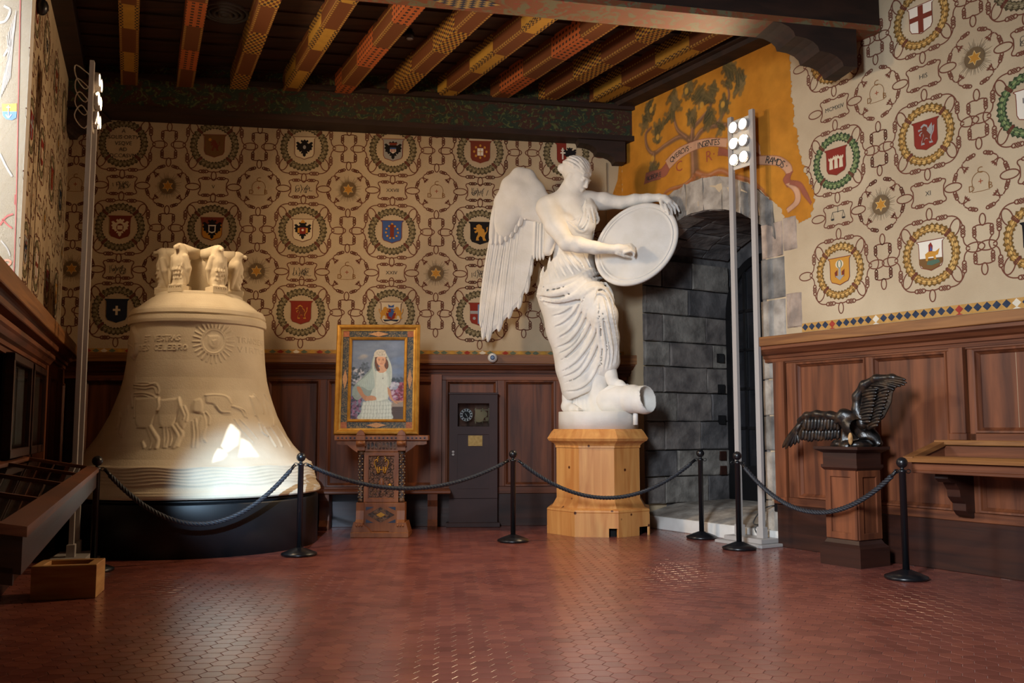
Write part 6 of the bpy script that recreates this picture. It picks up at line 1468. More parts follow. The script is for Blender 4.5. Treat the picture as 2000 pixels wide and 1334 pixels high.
# figure in relief on the left flank
hpoly([(262, 640), (272, 655), (270, 690), (258, 700), (254, 670)], .03); hstroke([(262, 640), (268, 655), (270, 670)], .02, .03); hstroke([(256, 672), (266, 682), (262, 700)], .02, .025)
# lettering
G_ = {'A': [[(0, 0), (.5, 1), (1, 0)], [(.2, .4), (.8, .4)]], 'B': [[(0, 0), (0, 1), (.7, 1), (.8, .75), (.6, .52), (0, .52)], [(.6, .52), (.9, .25), (.7, 0), (0, 0)]], 'C': [[(.95, .85), (.5, 1), (.1, .7), (.1, .3), (.5, 0), (.95, .15)]], 'D': [[(0, 0), (0, 1), (.6, 1), (.95, .5), (.6, 0), (0, 0)]], 'E': [[(.9, 1), (0, 1), (0, 0), (.9, 0)], [(0, .5), (.7, .5)]],
      'L': [[(0, 1), (0, 0), (.85, 0)]], 'N': [[(0, 0), (0, 1), (1, 0), (1, 1)]], 'O': [[(.5, 1), (.05, .7), (.05, .3), (.5, 0), (.95, .3), (.95, .7), (.5, 1)]], 'R': [[(0, 0), (0, 1), (.7, 1), (.85, .75), (.6, .5), (0, .5)], [(.5, .5), (.95, 0)]], 'S': [[(.9, .88), (.5, 1), (.1, .78), (.5, .52), (.9, .25), (.5, 0), (.08, .12)]], 'T': [[(.5, 0), (.5, 1)], [(0, 1), (1, 1)]], 'V': [[(0, 1), (.5, 0), (1, 1)]], 'I': [[(.5, 0), (.5, 1)]], 'M': [[(0, 0), (.1, 1), (.5, .3), (.9, 1), (1, 0)]], 'H': [[(0, 0), (0, 1)], [(1, 0), (1, 1)], [(0, .5), (1, .5)]]}
def btext(txt, th0, th1, z0, hgt):
    n = len(txt); st = (th1-th0)/n
    for i, c in enumerate(txt):
        for s_ in G_.get(c, []): hstroke([(th0+st*(i+.12+.7*x), z0+hgt*y) for x, y in s_], .0072, .008, px=False)
for txt, a, b in (('ET VESTRAS', (282, 667), (353, 661)), ('LAVDES CELEBRO', (258, 687), (367, 679)), ('TRANSEAT', (463, 668), (514, 672)), ('VIRTVS', (463, 686), (514, 690))):
    (t0, z0), (t1, z1) = bpx(*a), bpx(*b); btext(txt, t0, t1, (z0+z1)/2-.012, .054)
HH *= np.clip((2.34-ZZ)/.03, 0, 1)
RB = RR+HH; PB = np.stack([RB*np.sin(TT), -RB*np.cos(TT), ZZ-.56], -1).reshape(-1, 3)
nz = len(ZS_); ii, jj = np.meshgrid(np.arange(nz-1), np.arange(NT), indexing='ij'); j2 = (jj+1) % NT
Q = np.stack([ii*NT+jj, ii*NT+j2, (ii+1)*NT+j2, (ii+1)*NT+jj], -1).reshape(-1, 4)
me = bpy.data.meshes.new('body'); me.vertices.add(len(PB)); me.vertices.foreach_set('co', PB.astype(np.float32).ravel()); me.loops.add(Q.size); me.loops.foreach_set('vertex_index', Q.astype(np.int32).ravel()); me.polygons.add(len(Q)); me.polygons.foreach_set('loop_start', np.arange(0, Q.size, 4, dtype=np.int32)); me.polygons.foreach_set('loop_total', np.full(len(Q), 4, np.int32)); me.polygons.foreach_set('use_smooth', np.full(len(Q), True)); me.update(); me.validate()
link('body', me, M_BELL, BT)
# crown: six eagles carrying a wheel of beams
E6 = Sdf((-.13, -.14, -.02), (.2, .14, .56), .0085)
E6.chain([(0, 0, .08), (.01, 0, .22), (.015, 0, .32), (.005, 0, .44)], [.062, .074, .078, .068], .03); E6.ell((.03, 0, .475), (.06, .05, .05), None, .02); E6.chain([(.07, 0, .475), (.115, 0, .465), (.125, 0, .44)], [.026, .018, .008], .012)
for s_ in (-1, 1):
    E6.chain([(.03, s_*.07, .37), (.0, s_*.088, .25), (-.03, s_*.06, .1)], [.035, .036, .02], .012); E6.chain([(.03, s_*.035, .12), (.05, s_*.04, .07)], [.035, .03], .02)
    for q in (-.02, 0, .02): E6.chain([(.05, s_*.04+q, .07), (.095, s_*.042+q*1.3, .055), (.1, s_*.042+q*1.3, .035)], [.014, .012, .008], .008)
    E6.chain([(.068, s_*.02, .485), (.085, s_*.022, .49)], [.012, .01], .006)
for r_ in range(5):
    for q in (-.045, -.015, .015, .045): E6.chain([(.095-.25*abs(q)-.012*abs(r_-2), q+(.015 if r_ % 2 else 0), .34-.045*r_), (.1-.25*abs(q)-.012*abs(r_-2), q+(.015 if r_ % 2 else 0), .315-.045*r_)], [.008, .012], .006)
mE = E6.mesh('eagle', M_BELL)
zc0 = 2.71-.56
mB = MB().box(-.075, .1, -.085, .085, -.02, .06, 0, None, .006).mesh('block'); mB.materials.append(M_BELL)
mA = MB().tube([(-.38, 0, .455), (-.2, 0, .455), (-.0, 0, .46)], [.07, .066, .068], 16).mesh('beam'); mA.materials.append(M_BELL)
for k in range(6):
    a = math.radians(-14+60*k); th = a; ox, oy = math.sin(th), -math.cos(th)
    for nm, me_ in (('eagle', mE), ('block', mB), ('beam', mA)):
        o = link(nm, me_, None, BT); o.location = (.365*ox, .365*oy, zc0); o.rotation_euler = (0, 0, math.atan2(oy, ox))
MB().lathe([(0, zc0-.01), (.12, zc0-.01), (.12, zc0+.36), (.1, zc0+.48), (0, zc0+.49)], 24, cap=False).build('hub', M_BELL, BT)

# unseen gobo plate added to cut the sun into three patches on the bell
axis = np.array([-2.78, 8.85, 0.90])-SUN; axis /= np.linalg.norm(axis); pc = SUN+axis*2.0; ex = np.cross(axis, [0, 0, 1]); ex /= np.linalg.norm(ex); ey = np.cross(ex, axis)
def b3(px, py): th, z = bpx(px, py); return np.array([BX+rz(z)*math.sin(th), BY-rz(z)*math.cos(th), z])
bm = bmesh.new(); eds = []
def loop_(P):
    v_ = [bm.verts.new(p) for p in P]; return [bm.edges.new((v_[i], v_[(i+1) % len(v_)])) for i in range(len(v_))]
eds += loop_([pc+ex*x+ey*y for x, y in ((-.3, -.3), (.3, -.3), (.3, .3), (-.3, .3))])
for pts in ([(1255, 450), (1345, 545), (1325, 670), (1215, 745), (1160, 680), (1215, 530)], [(1350, 600), (1430, 640), (1530, 785), (1330, 790)], [(1130, 703), (1180, 720), (1218, 765), (1170, 815), (1070, 845), (1090, 770)]):
    P = []
    for p in cB(pts): d = b3(*p)-SUN; P.append(SUN+d*np.dot(pc-SUN, axis)/np.dot(d, axis))
    eds += loop_(P)
bmesh.ops.triangle_fill(bm, edges=eds, use_beauty=True, use_dissolve=False)
me = bpy.data.meshes.new('sun_gobo'); bm.to_mesh(me); bm.free()
o = link('sun_gobo', me, M_DARK); so = o.modifiers.new('thick', 'SOLIDIFY'); so.thickness = .01
tag(o, 'unseen pierced gobo plate added to shape the sun patch on the bell', kind='structure')
# ================================================================== WINGED STATUE ON ITS PEDESTAL
YS = 11.3
def sp(px, py, dy=0.0): return atY(px, py, YS+dy)
PXS = YS/1800
SX = sp(1169, 900)[0]
# ---- octagonal pine pedestal
t = thing('statue_pedestal', 'octagonal pine pedestal with moulded cap and two notches at the floor', 'pedestal', (SX, YS, 0))
zc = lambda py, d=YS-0.6: atY(1170, py, d)[2]
def octo(b, prof, a0=math.radians(-8), skip=None):
    vs = []
    for r, z in prof:
        for k in range(8): a = a0+k*PI/4+PI/8; vs.append((r*math.cos(a), r*math.sin(a), z))
    fs = [(i*8+k, i*8+(k+1) % 8, (i+1)*8+(k+1) % 8, (i+1)*8+k) for i in range(len(prof)-1) for k in range(8)]
    b.add(vs, fs+[tuple(range(7, -1, -1)), tuple((len(prof)-1)*8+k for k in range(8))])
ZTOP = atY(1165, 838, YS-0.5)[2]; z1 = zc(990); z2 = zc(965)
R0, R1 = 0.655, 0.535
b = MB()
a0 = math.radians(-8)
# plinth course built as eight boards, two of them notched
for k in range(8):
    aa, ab = a0+k*PI/4+PI/8, a0+(k+1)*PI/4+PI/8; A_, B_ = np.array([R0*math.cos(aa), R0*math.sin(aa)]), np.array([R0*math.cos(ab), R0*math.sin(ab)]); fr = Frame(tuple(A_), tuple(B_), (0, 0)); 
    zt = 0.27; notch = None
    mid = (A_+B_)/2; ang = math.degrees(math.atan2(mid[1], mid[0]))
    if -125 < ang < -35: notch = {0: (0.78, 1.0), 1: (0.66, 0.98)}[0 if ang < -90 else 1]
    pts = [(0, 0), (fr.L, 0), (fr.L, zt), (0, zt)]
    if notch:
        n0, n1 = notch[0]*fr.L, min(notch[1]*fr.L, fr.L-.004); pts = [(0, 0), (n0, 0), (n0, .1), (n1, .1), (n1, 0), (fr.L, 0), (fr.L, zt), (0, zt)]
    b2 = MB(); b2.prism(pts, lambda u, z, w: fr(u, z, w), 0.0, 0.03); b2.build('plinth_board', M_PINE, t)
b = MB(); octo(b, [(R0-.1, 0.0), (R0-.1, .26)]); b.build('core', M_DARK, t)
b = MB(); octo(b, [(R0-.005, .27), (R0+.003, .28), (R0-.005, .3), (R0-.06, .32), (R0-.075, .345), (R1+.012, .40), (R1, .42)]); b.build('base_moulding', M_PINE, t)
zs0, zs1 = 0.41, ZTOP-0.22
for k in range(8):
    aa, ab = a0+k*PI/4+PI/8, a0+(k+1)*PI/4+PI/8; A_, B_ = (R1*math.cos(aa), R1*math.sin(aa)), (R1*math.cos(ab), R1*math.sin(ab)); fr = Frame(A_, B_, (0, 0))
    b = MB(); b.prism([(0.001, zs0), (fr.L-.001, zs0), (fr.L-.001, zs1), (.001, zs1)], lambda u, z, w: fr(u, z, w), 0, .03); b.build('side_board', M_PINE, t)
b = MB(); octo(b, [(R1, zs1), (R1+.012, zs1), (R1+.012, zs1+.025), (R1+.035, zs1+.05), (R1+.08, zs1+.075), (R1+.095, zs1+.08), (R1+.115, zs1+.11), (R1+.1, zs1+.13), (R1+.06, ZTOP-.03), (R1+.03, ZTOP), (0.02, ZTOP)]); b.build('cap', M_PINE, t)
# ---- the figure
ST = thing('winged_statue', 'white plaster statue of a winged woman writing on a shield, on the pine pedestal', 'statue', (SX, YS, ZTOP))
def sk(o): return attach(o, ST)
zpl = atY(1165, 803, YS-.48)[2]
b = MB(); b.lathe([(0, ZTOP), (.487, ZTOP), (.484, zpl-.006), (.478, zpl), (0, zpl)], 56, 0, (SX, YS), cap=False); sk(b.build('plinth', M_GYP))
lo = sp(1040, 812, -.62); hi = sp(1338, 298, .5); lo[1] = YS-.66; hi[1] = YS+.42; lo[0] = sp(1040, 700, .4)[0]; lo[2] = zpl-.02; hi[2] += .1
HV = 0.0112
C = lambda *pts: [sp(*p) for p in pts]
R_ = lambda *r: [x*PXS for x in r]
# body
B = Sdf(lo, hi, HV)
B.chain(C((1112, 420, .02), (1116, 455, .0), (1122, 500, .02), (1118, 545, .03)), R_(42, 40, 34, 44), .06, 1.25)     # trunk
B.chain(C((1072, 405, -.06), (1110, 396, 0), (1150, 396, .04)), R_(24, 26, 22), .06)                                   # shoulder girdle
B.chain(C((1108, 402, .0), (1113, 372, -.02), (1120, 350, -.03)), R_(28, 18, 16), .07); B.chain(C((1080, 398, .0), (1104, 384, .02)), R_(17, 14), .06); B.chain(C((1148, 392, .03), (1124, 384, .02)), R_(14, 13), .06)                               # neck
B.ell(sp(1100, 436, -.2), R_(21, 17, 20), k=.08); B.ell(sp(1140, 432, -.14), R_(20, 17, 20), k=.08)              # bosom
B.chain(C((1072, 408, -.08), (1084, 440, -.24), (1107, 474, -.42)), R_(25, 20, 15.5), .04)                            # right arm
B.chain(C((1107, 474, -.42), (1130, 478, -.46), (1163, 484, -.47), (1194, 487, -.46)), R_(15.5, 15, 12, 8.6), .03)
B.chain(C((1194, 487, -.46), (1208, 487, -.455), (1222, 487, -.45)), R_(8.6, 10, 8.5), .02)
for i, (dz, dd) in enumerate(((-7, .05), (-2.5, .015), (2, -.02), (6, -.05))):
    B.chain(C((1220, 487+dz, -.45+dd), (1232, 484+dz*.9, -.43+dd), (1238.5, 489+dz*.8, -.405+dd), (1236+i*.6, 497+dz*.5, -.40+dd)), R_(3.3, 3.0, 2.7, 2.2), .01)
B.chain(C((1206, 494, -.48), (1219, 499, -.46), (1229, 502, -.43)), R_(4.2, 3.3, 2.5), .012)
B.chain(C((1150, 393, .04), (1180, 393, .02), (1214, 396, -.02)), R_(19, 16.5, 12.5), .05)                           # left arm
B.chain(C((1214, 396, -.02), (1240, 391, -.06), (1265, 388, -.1), (1287, 386, -.14)), R_(12.5, 12, 9.6, 7.6), .03)
B.chain(C((1287, 386, -.14), (1298, 390, -.17), (1306, 395, -.19)), R_(7.6, 9.5, 8), .02)
for (x0, y0, x1, y1, x2, y2, d) in ((1310, 391, 1321, 402, 1326.5, 413, .03), (1308, 396, 1317, 406, 1319, 417, -.0), (1304, 399, 1311, 409, 1313, 419, -.03), (1299, 400, 1303, 410, 1306, 418, -.06)):
    B.chain(C((x0, y0, -.2+d), (x1, y1, -.23+d), (x2, y2, -.25+d)), R_(3.4, 3.0, 2.2), .01)
B.chain(C((1291, 392, -.2), (1293, 404, -.26), (1298, 413, -.28)), R_(4.4, 3.6, 2.6), .012)
# feet
B.chain(C((1110, 740, .02), (1110, 775, .02), (1108, 792, .02)), R_(15, 11, 11), .04); B.chain(C((1107, 795, .03), (1118, 797, -.1), (1128, 799, -.19)), R_(11, 8, 5), .03)
for i in range(4): B.chain(C((1124+i*3.4, 799, -.19+.02*i), (1128+i*3.4, 801, -.225+.025*i)), R_(3.2, 2.6), .01)
B.chain(C((1188, 690, -.2), (1194, 735, -.2), (1196, 744, -.2)), R_(15, 11, 10), .04); B.chain(C((1196, 746, -.2), (1212, 751, -.26), (1223, 756, -.3)), R_(10, 7.5, 4.5), .03)
for i in range(4): B.chain(C((1217+i*2.6, 755-i, -.31+.025*i), (1223+i*2.4, 758-i, -.33+.03*i)), R_(3, 2.4), .01)
# head
Fv = np.array([.66, -.52, -.54]); Fv /= np.linalg.norm(Fv); Uv = np.array([.42, -.22, .88]); Uv -= Fv*np.dot(Uv, Fv); Uv /= np.linalg.norm(Uv); Rv = np.cross(Fv, Uv)
HC = sp(1126, 344, -.06); hd = lambda f, u, r=0: HC+Fv*f+Uv*u+Rv*r; RM = np.array([Rv, Fv, Uv])
B.ell(hd(-.03, .04), (.15, .185, .165), RM, .03); B.ell(hd(.065, -.055), (.115, .125, .165), RM, .04); B.ell(hd(.125, -.185), (.05, .045, .04), RM, .05)
B.chain([hd(-.0, -.09, .1), hd(.1, -.165, .05)], [.045, .035], .05); B.chain([hd(-.0, -.09, -.1), hd(.1, -.165, -.05)], [.045, .035], .05)
for s_ in (-1, 1): B.ell(hd(.185, .0, s_*.055), (.038, .03, .022), RM, .02, sub=True)
for s_ in (-1, 1): B.ell(hd(.158, -.003, s_*.055), (.028, .024, .019), RM, .006); B.chain([hd(.185, .03, s_*.02), hd(.165, .036, s_*.085)], [.014, .01], .02); B.ell(hd(0, -.02, s_*.135), (.018, .035, .05), RM, .015)
B.chain([hd(.183, .02), hd(.212, -.055)], [.014, .021], .018); B.ell(hd(.195, -.06, .014), (.014, .018, .012), RM, .01); B.ell(hd(.195, -.06, -.014), (.014, .018, .012), RM, .01)
B.chain([hd(.172, -.105, -.034), hd(.19, -.101), hd(.172, -.105, .034)], [.007, .012, .007], .01); B.chain([hd(.17, -.124, -.028), hd(.184, -.123), hd(.17, -.124, .028)], [.007, .013, .007], .01)
B.chain([hd(.2, -.112, -.035), hd(.2, -.112, .035)], [.004, .004], .004, sub=True)
sk(link('figure', B.mesh('figure', M_GYP)))
# hair, drawn back into a knot
Hh = Sdf(hd(0, 0)-.36, hd(0, 0)+.36, .007)
Hh.ell(hd(-.045, .055), (.165, .185, .168), RM, .02); Hh.ell(hd(.17, -.07), (.14, .12, .135), RM, .02, sub=True); Hh.ell(hd(.06, -.21), (.2, .2, .13), RM, .02, sub=True)
bun = sp(1099, 328, -.02); Hh.ell(bun, (.055, .055, .055), None, .03); Hh.ell(hd(-.15, .0), (.08, .06, .08), RM, .04)
for q in np.linspace(-1.3, 1.3, 11):
    P = []
    for s_ in np.linspace(0.12, .95, 9):
        a = s_*PI; e = np.array([math.sin(q)*math.sin(a)*1.0, math.cos(a), math.cos(q)*math.sin(a)]); wv = .012*math.sin(s_*16+q*5)
        P.append(hd(-.045+e[1]*.187, .055+e[2]*.17, e[0]*.167+wv))
    Hh.chain(P+[bun*.6+P[-1]*.4], [.021]*9+[.022], .003)
for k in range(5): a = k*1.25; Hh.chain([bun+np.array([.05*math.cos(a+q), .03*math.sin(q*2), .05*math.sin(a+q)]) for q in (0, .6, 1.2)], [.014]*3, .01)
Hh.chain([hd(.06, .13, r_) if abs(r_) < .06 else hd(.02, .08, r_*1.15) for r_ in (-.14, -.05, .05, .14)], [.012]*4, .012)
sk(link('hair', Hh.mesh('hair', M_GYP)))
# drapery
D = Sdf(lo, hi, HV)
D.chain(C((1116, 455, .0), (1122, 500, .02), (1116, 545, .02), (1112, 575, .02)), R_(43, 37.5, 50, 58), .06, 1.15)
D.chain(C((1108, 425, .0), (1116, 455, .0)), R_(40, 43), .05, 1.2)
D.ell(sp(1102, 440, -.195), R_(23, 18, 22), k=.08); D.ell(sp(1142, 436, -.14), R_(21, 18, 21), k=.08)
D.chain(C((1110, 575, .03), (1118, 640, .05), (1130, 700, .05), (1136, 756, .0)), R_(60, 50, 43, 39), .08, 1.1)
D.chain(C((1100, 575, -.02), (1106, 650, -.0), (1115, 720, -.0), (1122, 758, 0)), R_(46, 28, 26, 22), .07)
D.chain(C((1132, 572, -.05), (1160, 590, -.22), (1178, 616, -.33)), R_(44, 34, 27), .08)
D.chain(C((1178, 616, -.33), (1186, 660, -.26), (1190, 705, -.2)), R_(27, 22, 21), .06)
D.chain(C((1160, 600, -.12), (1168, 660, -.08), (1172, 715, -.06)), R_(36, 34, 30), .08)
D.chain(C((1148, 384, .0), (1152, 410, -.12), (1150, 440, -.2)), R_(10, 13, 13), .05)                                                   # left shoulder strap
# open the neckline: the right shoulder and breastbone are bare
D.ell(sp(1082, 392, -.12), R_(38, 52, 34), k=.03, sub=True); D.ell(sp(1112, 404, -.3), R_(24, 30, 26), k=.02, sub=True)
cA = lambda pts: [(1030+x/3.704, 470+y/3.704) for x, y in pts]
c3 = lambda pts: [(1060+x/4.94, 290+y/4.94) for x, y in pts]
def fold(pts, r, k=.012, n=None, sink=.22):
    r *= 1.22
    Q = interp(pts, n or 3*len(pts)+3); P = []; last = None
    for x, y in Q:
        h = D.hit(x, y)
        if h is None: continue
        P.append(h)
    if len(P) < 2: return
    P = np.array(P); 
    for _ in range(2): P[1:-1, 1] = (P[:-2, 1]+2*P[1:-1, 1]+P[2:, 1])/4
    P[:, 1] += r*sink; w = np.sin(np.linspace(.12, PI-.12, len(P)))**.5; FOLDS.append((P, r*w, k))
FOLDS = []
for pts, r in (
    # skirt: folds falling from the raised knee towards the left ankle
    ([(215, 700), (300, 640), (370, 540), (425, 400)], .017), ([(200, 770), (310, 710), (400, 580), (455, 420)], .02), ([(205, 880), (320, 790), (430, 640), (490, 440)], .021), ([(222, 950), (350, 870), (465, 710), (505, 560), (508, 430)], .02),
    ([(245, 1030), (380, 960), (480, 800), (520, 640), (525, 470)], .021), ([(262, 1085), (360, 1070), (450, 1010), (510, 900), (540, 760)], .018), ([(190, 620), (250, 590), (330, 520), (390, 420)], .015), ([(170, 540), (240, 520), (320, 470), (370, 410)], .014),
    ([(210, 820), (330, 745), (420, 610)], .013), ([(235, 990), (370, 915), (470, 750)], .014),
    ([(525, 960), (528, 800), (515, 640), (505, 480)], .019), ([(545, 950), (565, 800), (545, 620), (530, 470)], .017), ([(600, 930), (615, 800), (590, 640), (560, 480), (540, 400)], .02), ([(640, 880), (648, 760), (620, 600), (598, 480), (560, 380)], .018), ([(662, 860), (655, 720), (632, 560), (615, 440)], .015),
    ([(575, 940), (590, 820), (568, 650)], .013), ([(480, 420), (510, 350), (565, 360), (610, 430), (632, 520)], .014), ([(470, 470), (500, 390), (550, 390), (590, 450)], .012), ([(380, 470), (420, 380), (470, 330), (540, 320)], .016),
    # roll of cloth round the hips
    ([(75, 385), (200, 385), (330, 335), (440, 255), (520, 235)], .042), ([(80, 350), (230, 322), (350, 282), (455, 220), (500, 215)], .036), ([(95, 425), (220, 430), (360, 390), (450, 325), (560, 310)], .042), ([(120, 450), (250, 448), (380, 405), (470, 345), (590, 345)], .034),
    ([(70, 400), (180, 408), (320, 365), (440, 290), (545, 270)], .03), ([(90, 330), (180, 318), (280, 300)], .016), ([(560, 300), (600, 360), (630, 450)], .016),
    # blouse
    ([(140, 120), (105, 220), (92, 320)], .016), ([(165, 110), (150, 200), (160, 300)], .015), ([(190, 95), (200, 190), (240, 290)], .015), ([(215, 85), (245, 180), (290, 270)], .014), ([(245, 80), (290, 165), (340, 250)], .014), ([(275, 75), (330, 155), (385, 225)], .013), ([(310, 70), (370, 130), (420, 205)], .012), ([(400, 80), (440, 150), (470, 215)], .01),
    ([(125, 150), (110, 240), (120, 310)], .012)): fold(cA(pts), r)
for pts, r in (([(405, 440), (415, 560), (385, 690), (345, 760)], .014), ([(385, 470), (372, 630), (335, 720)], .011), ([(450, 600), (452, 700), (415, 780), (370, 800), (310, 765), (240, 705), (165, 665)], .016), ([(430, 560), (435, 670), (400, 750), (360, 775)], .011), ([(500, 560), (535, 680), (520, 725)], .014), ([(470, 540), (495, 700), (490, 860)], .010),
    ([(0, 725), (80, 712), (150, 672)], .014), ([(160, 690), (135, 800), (150, 930)], .015), ([(100, 760), (75, 900), (30, 1040)], .016), ([(130, 720), (110, 860), (90, 960)], .012), ([(380, 820), (440, 830), (490, 810)], .008)): fold(c3(pts), r)
# loose sleeve hanging under the right arm
D.chain(C((1076, 425, -.12), (1078, 455, -.14), (1070, 490, -.1)), R_(17, 14, 10), .03)
for P, r, k in FOLDS: D.chain(list(P), list(r), k)
for P, r, k in FOLDS:      # undercut beside each fold
    t_ = np.gradient(P, axis=0); n_ = np.stack([t_[:, 2], 0*t_[:, 0], -t_[:, 0]], 1); n_ /= np.linalg.norm(n_, axis=1)[:, None]+1e-9
    Q_ = P+n_*(r*1.25)[:, None]+np.array([0, -.004, 0]); D.chain(list(Q_[1:-1]), list(np.maximum(r[1:-1]*.5, .004)), .012, sub=True)
# hem of the overskirt cut to its sweep, the pleated tunic beneath it
for a, b_ in (((1092, 790), (1128, 778)), ((1128, 778), (1160, 764)), ((1160, 764), (1172, 748)), ((1172, 748), (1196, 738)), ((1196, 738), (1216, 722))):
    for dd in np.arange(-.55, .36, .06): D.cap(sp(*a, dd)-np.array([0, 0, .06]), sp(*b_, dd)-np.array([0, 0, .06]), .075, k=.008, sub=True)
sk(link('drapery', D.mesh('drapery', M_GYP)))
T_ = Sdf(sp(1085, 815, -.6)*[1, 0, 1]+[0, YS-.55, 0], sp(1200, 715, .2)*[1, 0, 1]+[0, YS+.3, 0], .0095)
T_.chain(C((1140, 730, .03), (1142, 770, .03), (1146, 796, .02)), R_(25, 25, 30), .03); T_.chain(C((1165, 725, -.05), (1168, 765, -.1), (1172, 790, -.12)), R_(24, 20, 22), .04)
for k in range(11):
    a = -2.6+k*.24; 
    for base, rr in (((1144, .03), 25),): T_.chain([sp(base[0]+rr*math.cos(a)*.95, 735, base[1]+rr*PXS*math.sin(a)), sp(base[0]+rr*math.cos(a)*1.02, 775, base[1]+rr*PXS*1.02*math.sin(a)), sp(base[0]+rr*math.cos(a)*1.2+3, 799, base[1]+rr*PXS*1.2*math.sin(a))], [.013, .015, .019], .012)
sk(link('tunic', T_.mesh('tunic', M_GYP)))
# ---- wing
def feather(b, base, tip, wd, dy, bow=0.0, th=.02, blunt=.55):
    A_, B_ = np.array(base, float), np.array(tip, float); d = B_-A_; L_ = np.linalg.norm(d); d /= L_; n = np.array([-d[1], d[0]])
    ts = np.array([0, .15, .35, .55, .72, .84, .92, .97, 1.0]); ws = np.array([.7, .85, 1, 1, .97, .86, .68, .45, .12]); m = 7; vs = []
    for t_, w_ in zip(ts, ws):
        c = A_+d*L_*t_+n*bow*math.sin(t_*PI)
        for q in np.linspace(-1, 1, m):
            e = c+n*q*wd*.5*w_; lift = th*(1-abs(q)**1.5)*min(1, w_*1.4)+(th*.55 if abs(q) < .1 else 0)
            vs.append(sp(e[0], e[1], dy-lift-.012))
        for q in np.linspace(1, -1, 3): e = c+n*q*wd*.5*w_; vs.append(sp(e[0], e[1], dy+.02))
    k = m+3; fs = [(i*k+j, i*k+(j+1) % k, (i+1)*k+(j+1) % k, (i+1)*k+j) for i in range(len(ts)-1) for j in range(k)]+[tuple(range(k)), tuple(range((len(ts)-1)*k, len(ts)*k))]
    b.add(vs, fs, 0, True)
wing = tag(empty('wing', tuple(sp(1066, 420, .26)))); sk(wing); wing.matrix_parent_inverse = Matrix.Translation(-Vector(ST.location))
WL = Matrix.Translation(-Vector(wing.location))
def wk(o): o.parent = wing; o.matrix_parent_inverse = WL; return o
W_ = Sdf(sp(948, 500, .2)*[1, 0, 1]+[0, YS+.1, 0], sp(1085, 315, .4)*[1, 0, 1]+[0, YS+.45, 0], .0115)
wp = lambda x, y: sp(x, y, .26)
W_.chain([wp(1076, 418), wp(1062, 398), wp(1046, 370), wp(1030, 345), wp(1014, 342), wp(996, 362), wp(982, 395), wp(976, 430)], R_(17, 18, 17, 15, 15, 17, 17, 15), .05, 2.2)
W_.chain([wp(1060, 415), wp(1035, 400), wp(1010, 390)], R_(24, 30, 30), .05, 2.4); W_.chain([wp(1040, 380), wp(1015, 372)], R_(22, 22), .05, 2.2); W_.chain([wp(1000, 410), wp(985, 445)], R_(24, 20), .05, 2.2)
wk(link('wing_arm', W_.mesh('wing_arm', M_GYP)))
outl = [(1058, 386), (1046, 366), (1038, 342), (1032, 331), (1020, 326), (1004, 333), (985, 352), (970, 380), (961, 410), (958, 440), (957, 481), (950, 545), (943, 600), (940, 640), (950, 660), (972, 640), (994, 615), (1012, 596), (1027, 566), (1034, 540), (1041, 500), (1064, 498), (1068, 450), (1074, 420)]
b = MB(); oc = np.mean(outl, axis=0); n_ = len(outl); vs = []
for sc_, dy_ in ((.93, .275), (1.0, .29), (1.0, .325), (.95, .345)): vs += [sp(*(oc+(np.array(q)-oc)*sc_), dy_) for q in outl]
b.add(vs, [tuple(range(n_)), tuple(range(3*n_, 4*n_))]+[(i*n_+k, i*n_+(k+1) % n_, (i+1)*n_+(k+1) % n_, (i+1)*n_+k) for i in range(3) for k in range(n_)]); wk(b.build('wing_web', M_GYP))
long_ = [((964, 452), (939, 640), 15), ((974, 448), (943, 664), 17), ((984, 445), (953, 668), 19), ((997, 442), (974, 648), 21), ((1010, 436), (994, 623), 21), ((1023, 430), (1013, 604), 20), ((1032, 424), (1028, 574), 19), ((1040, 424), (1036, 540), 14)]
for i, (bs, tp, wd) in enumerate(long_):
    b = MB(); feather(b, bs, tp, wd, .285+.004*i, bow=2, th=.014); wk(b.build('flight_feather', M_GYP))
    d_ = np.array(tp)-np.array(bs); nn_ = np.array([-d_[1], d_[0]])/np.linalg.norm(d_)
    for q in (-.25, .25):
        b = MB(); feather(b, np.array(bs)+nn_*wd*q, np.array(tp)-d_*.06+nn_*wd*q*.7, 4.5, .276+.004*i, bow=2, th=.006); wk(b.build('barb_ridge', M_GYP))
for i in range(5):
    b = MB(); feather(b, (1046+5.5*i, 430), [(1043, 507), (1049, 510), (1055, 509), (1061, 508), (1066, 500)][i], 8, .27+.006*(i % 2), 0, .012); wk(b.build('secondary_feather', M_GYP))
for i in range(8):
    f_ = i/7; b = MB(); bs = (968+f_*62, 400-8*math.sin(f_*PI)); tp = [(960, 478), (969, 479), (978, 478), (988, 472), (998, 465), (1006, 455), (1014, 443), (1026, 430)][i]; feather(b, bs, tp, 14, .262+.004*(i % 2), 1, .014); wk(b.build('covert_feather', M_GYP))
# second wing, folded straight back behind the figure
wing2 = tag(empty('wing', tuple(sp(1118, 420, .3)))); sk(wing2); wing2.matrix_parent_inverse = Matrix.Translation(-Vector(ST.location)); W2 = Matrix.Translation(-Vector(wing2.location))
for i in range(9):
    o_ = np.array([SX-.29+.0*i, YS+.22, 0]); zt_, zb_ = sp(1110, 372, .3)[2], sp(1110, 560+i*6-i*i*1.5, .3)[2]
    b = MB(); x0 = SX-.33; y0 = YS+.20+.045*i; b.prism([(y0, zt_-.05*abs(i-2)), (y0+.06, zt_-.05*abs(i-1.4)), (y0+.07, zb_+.1), (y0+.035, zb_), (y0, zb_+.12)], lambda y, z, x: (x, y, z), x0-.012*(i % 2)-.015, x0+.02)
    o = b.build('flight_feather', M_GYP); o.parent = wing2; o.matrix_parent_inverse = W2
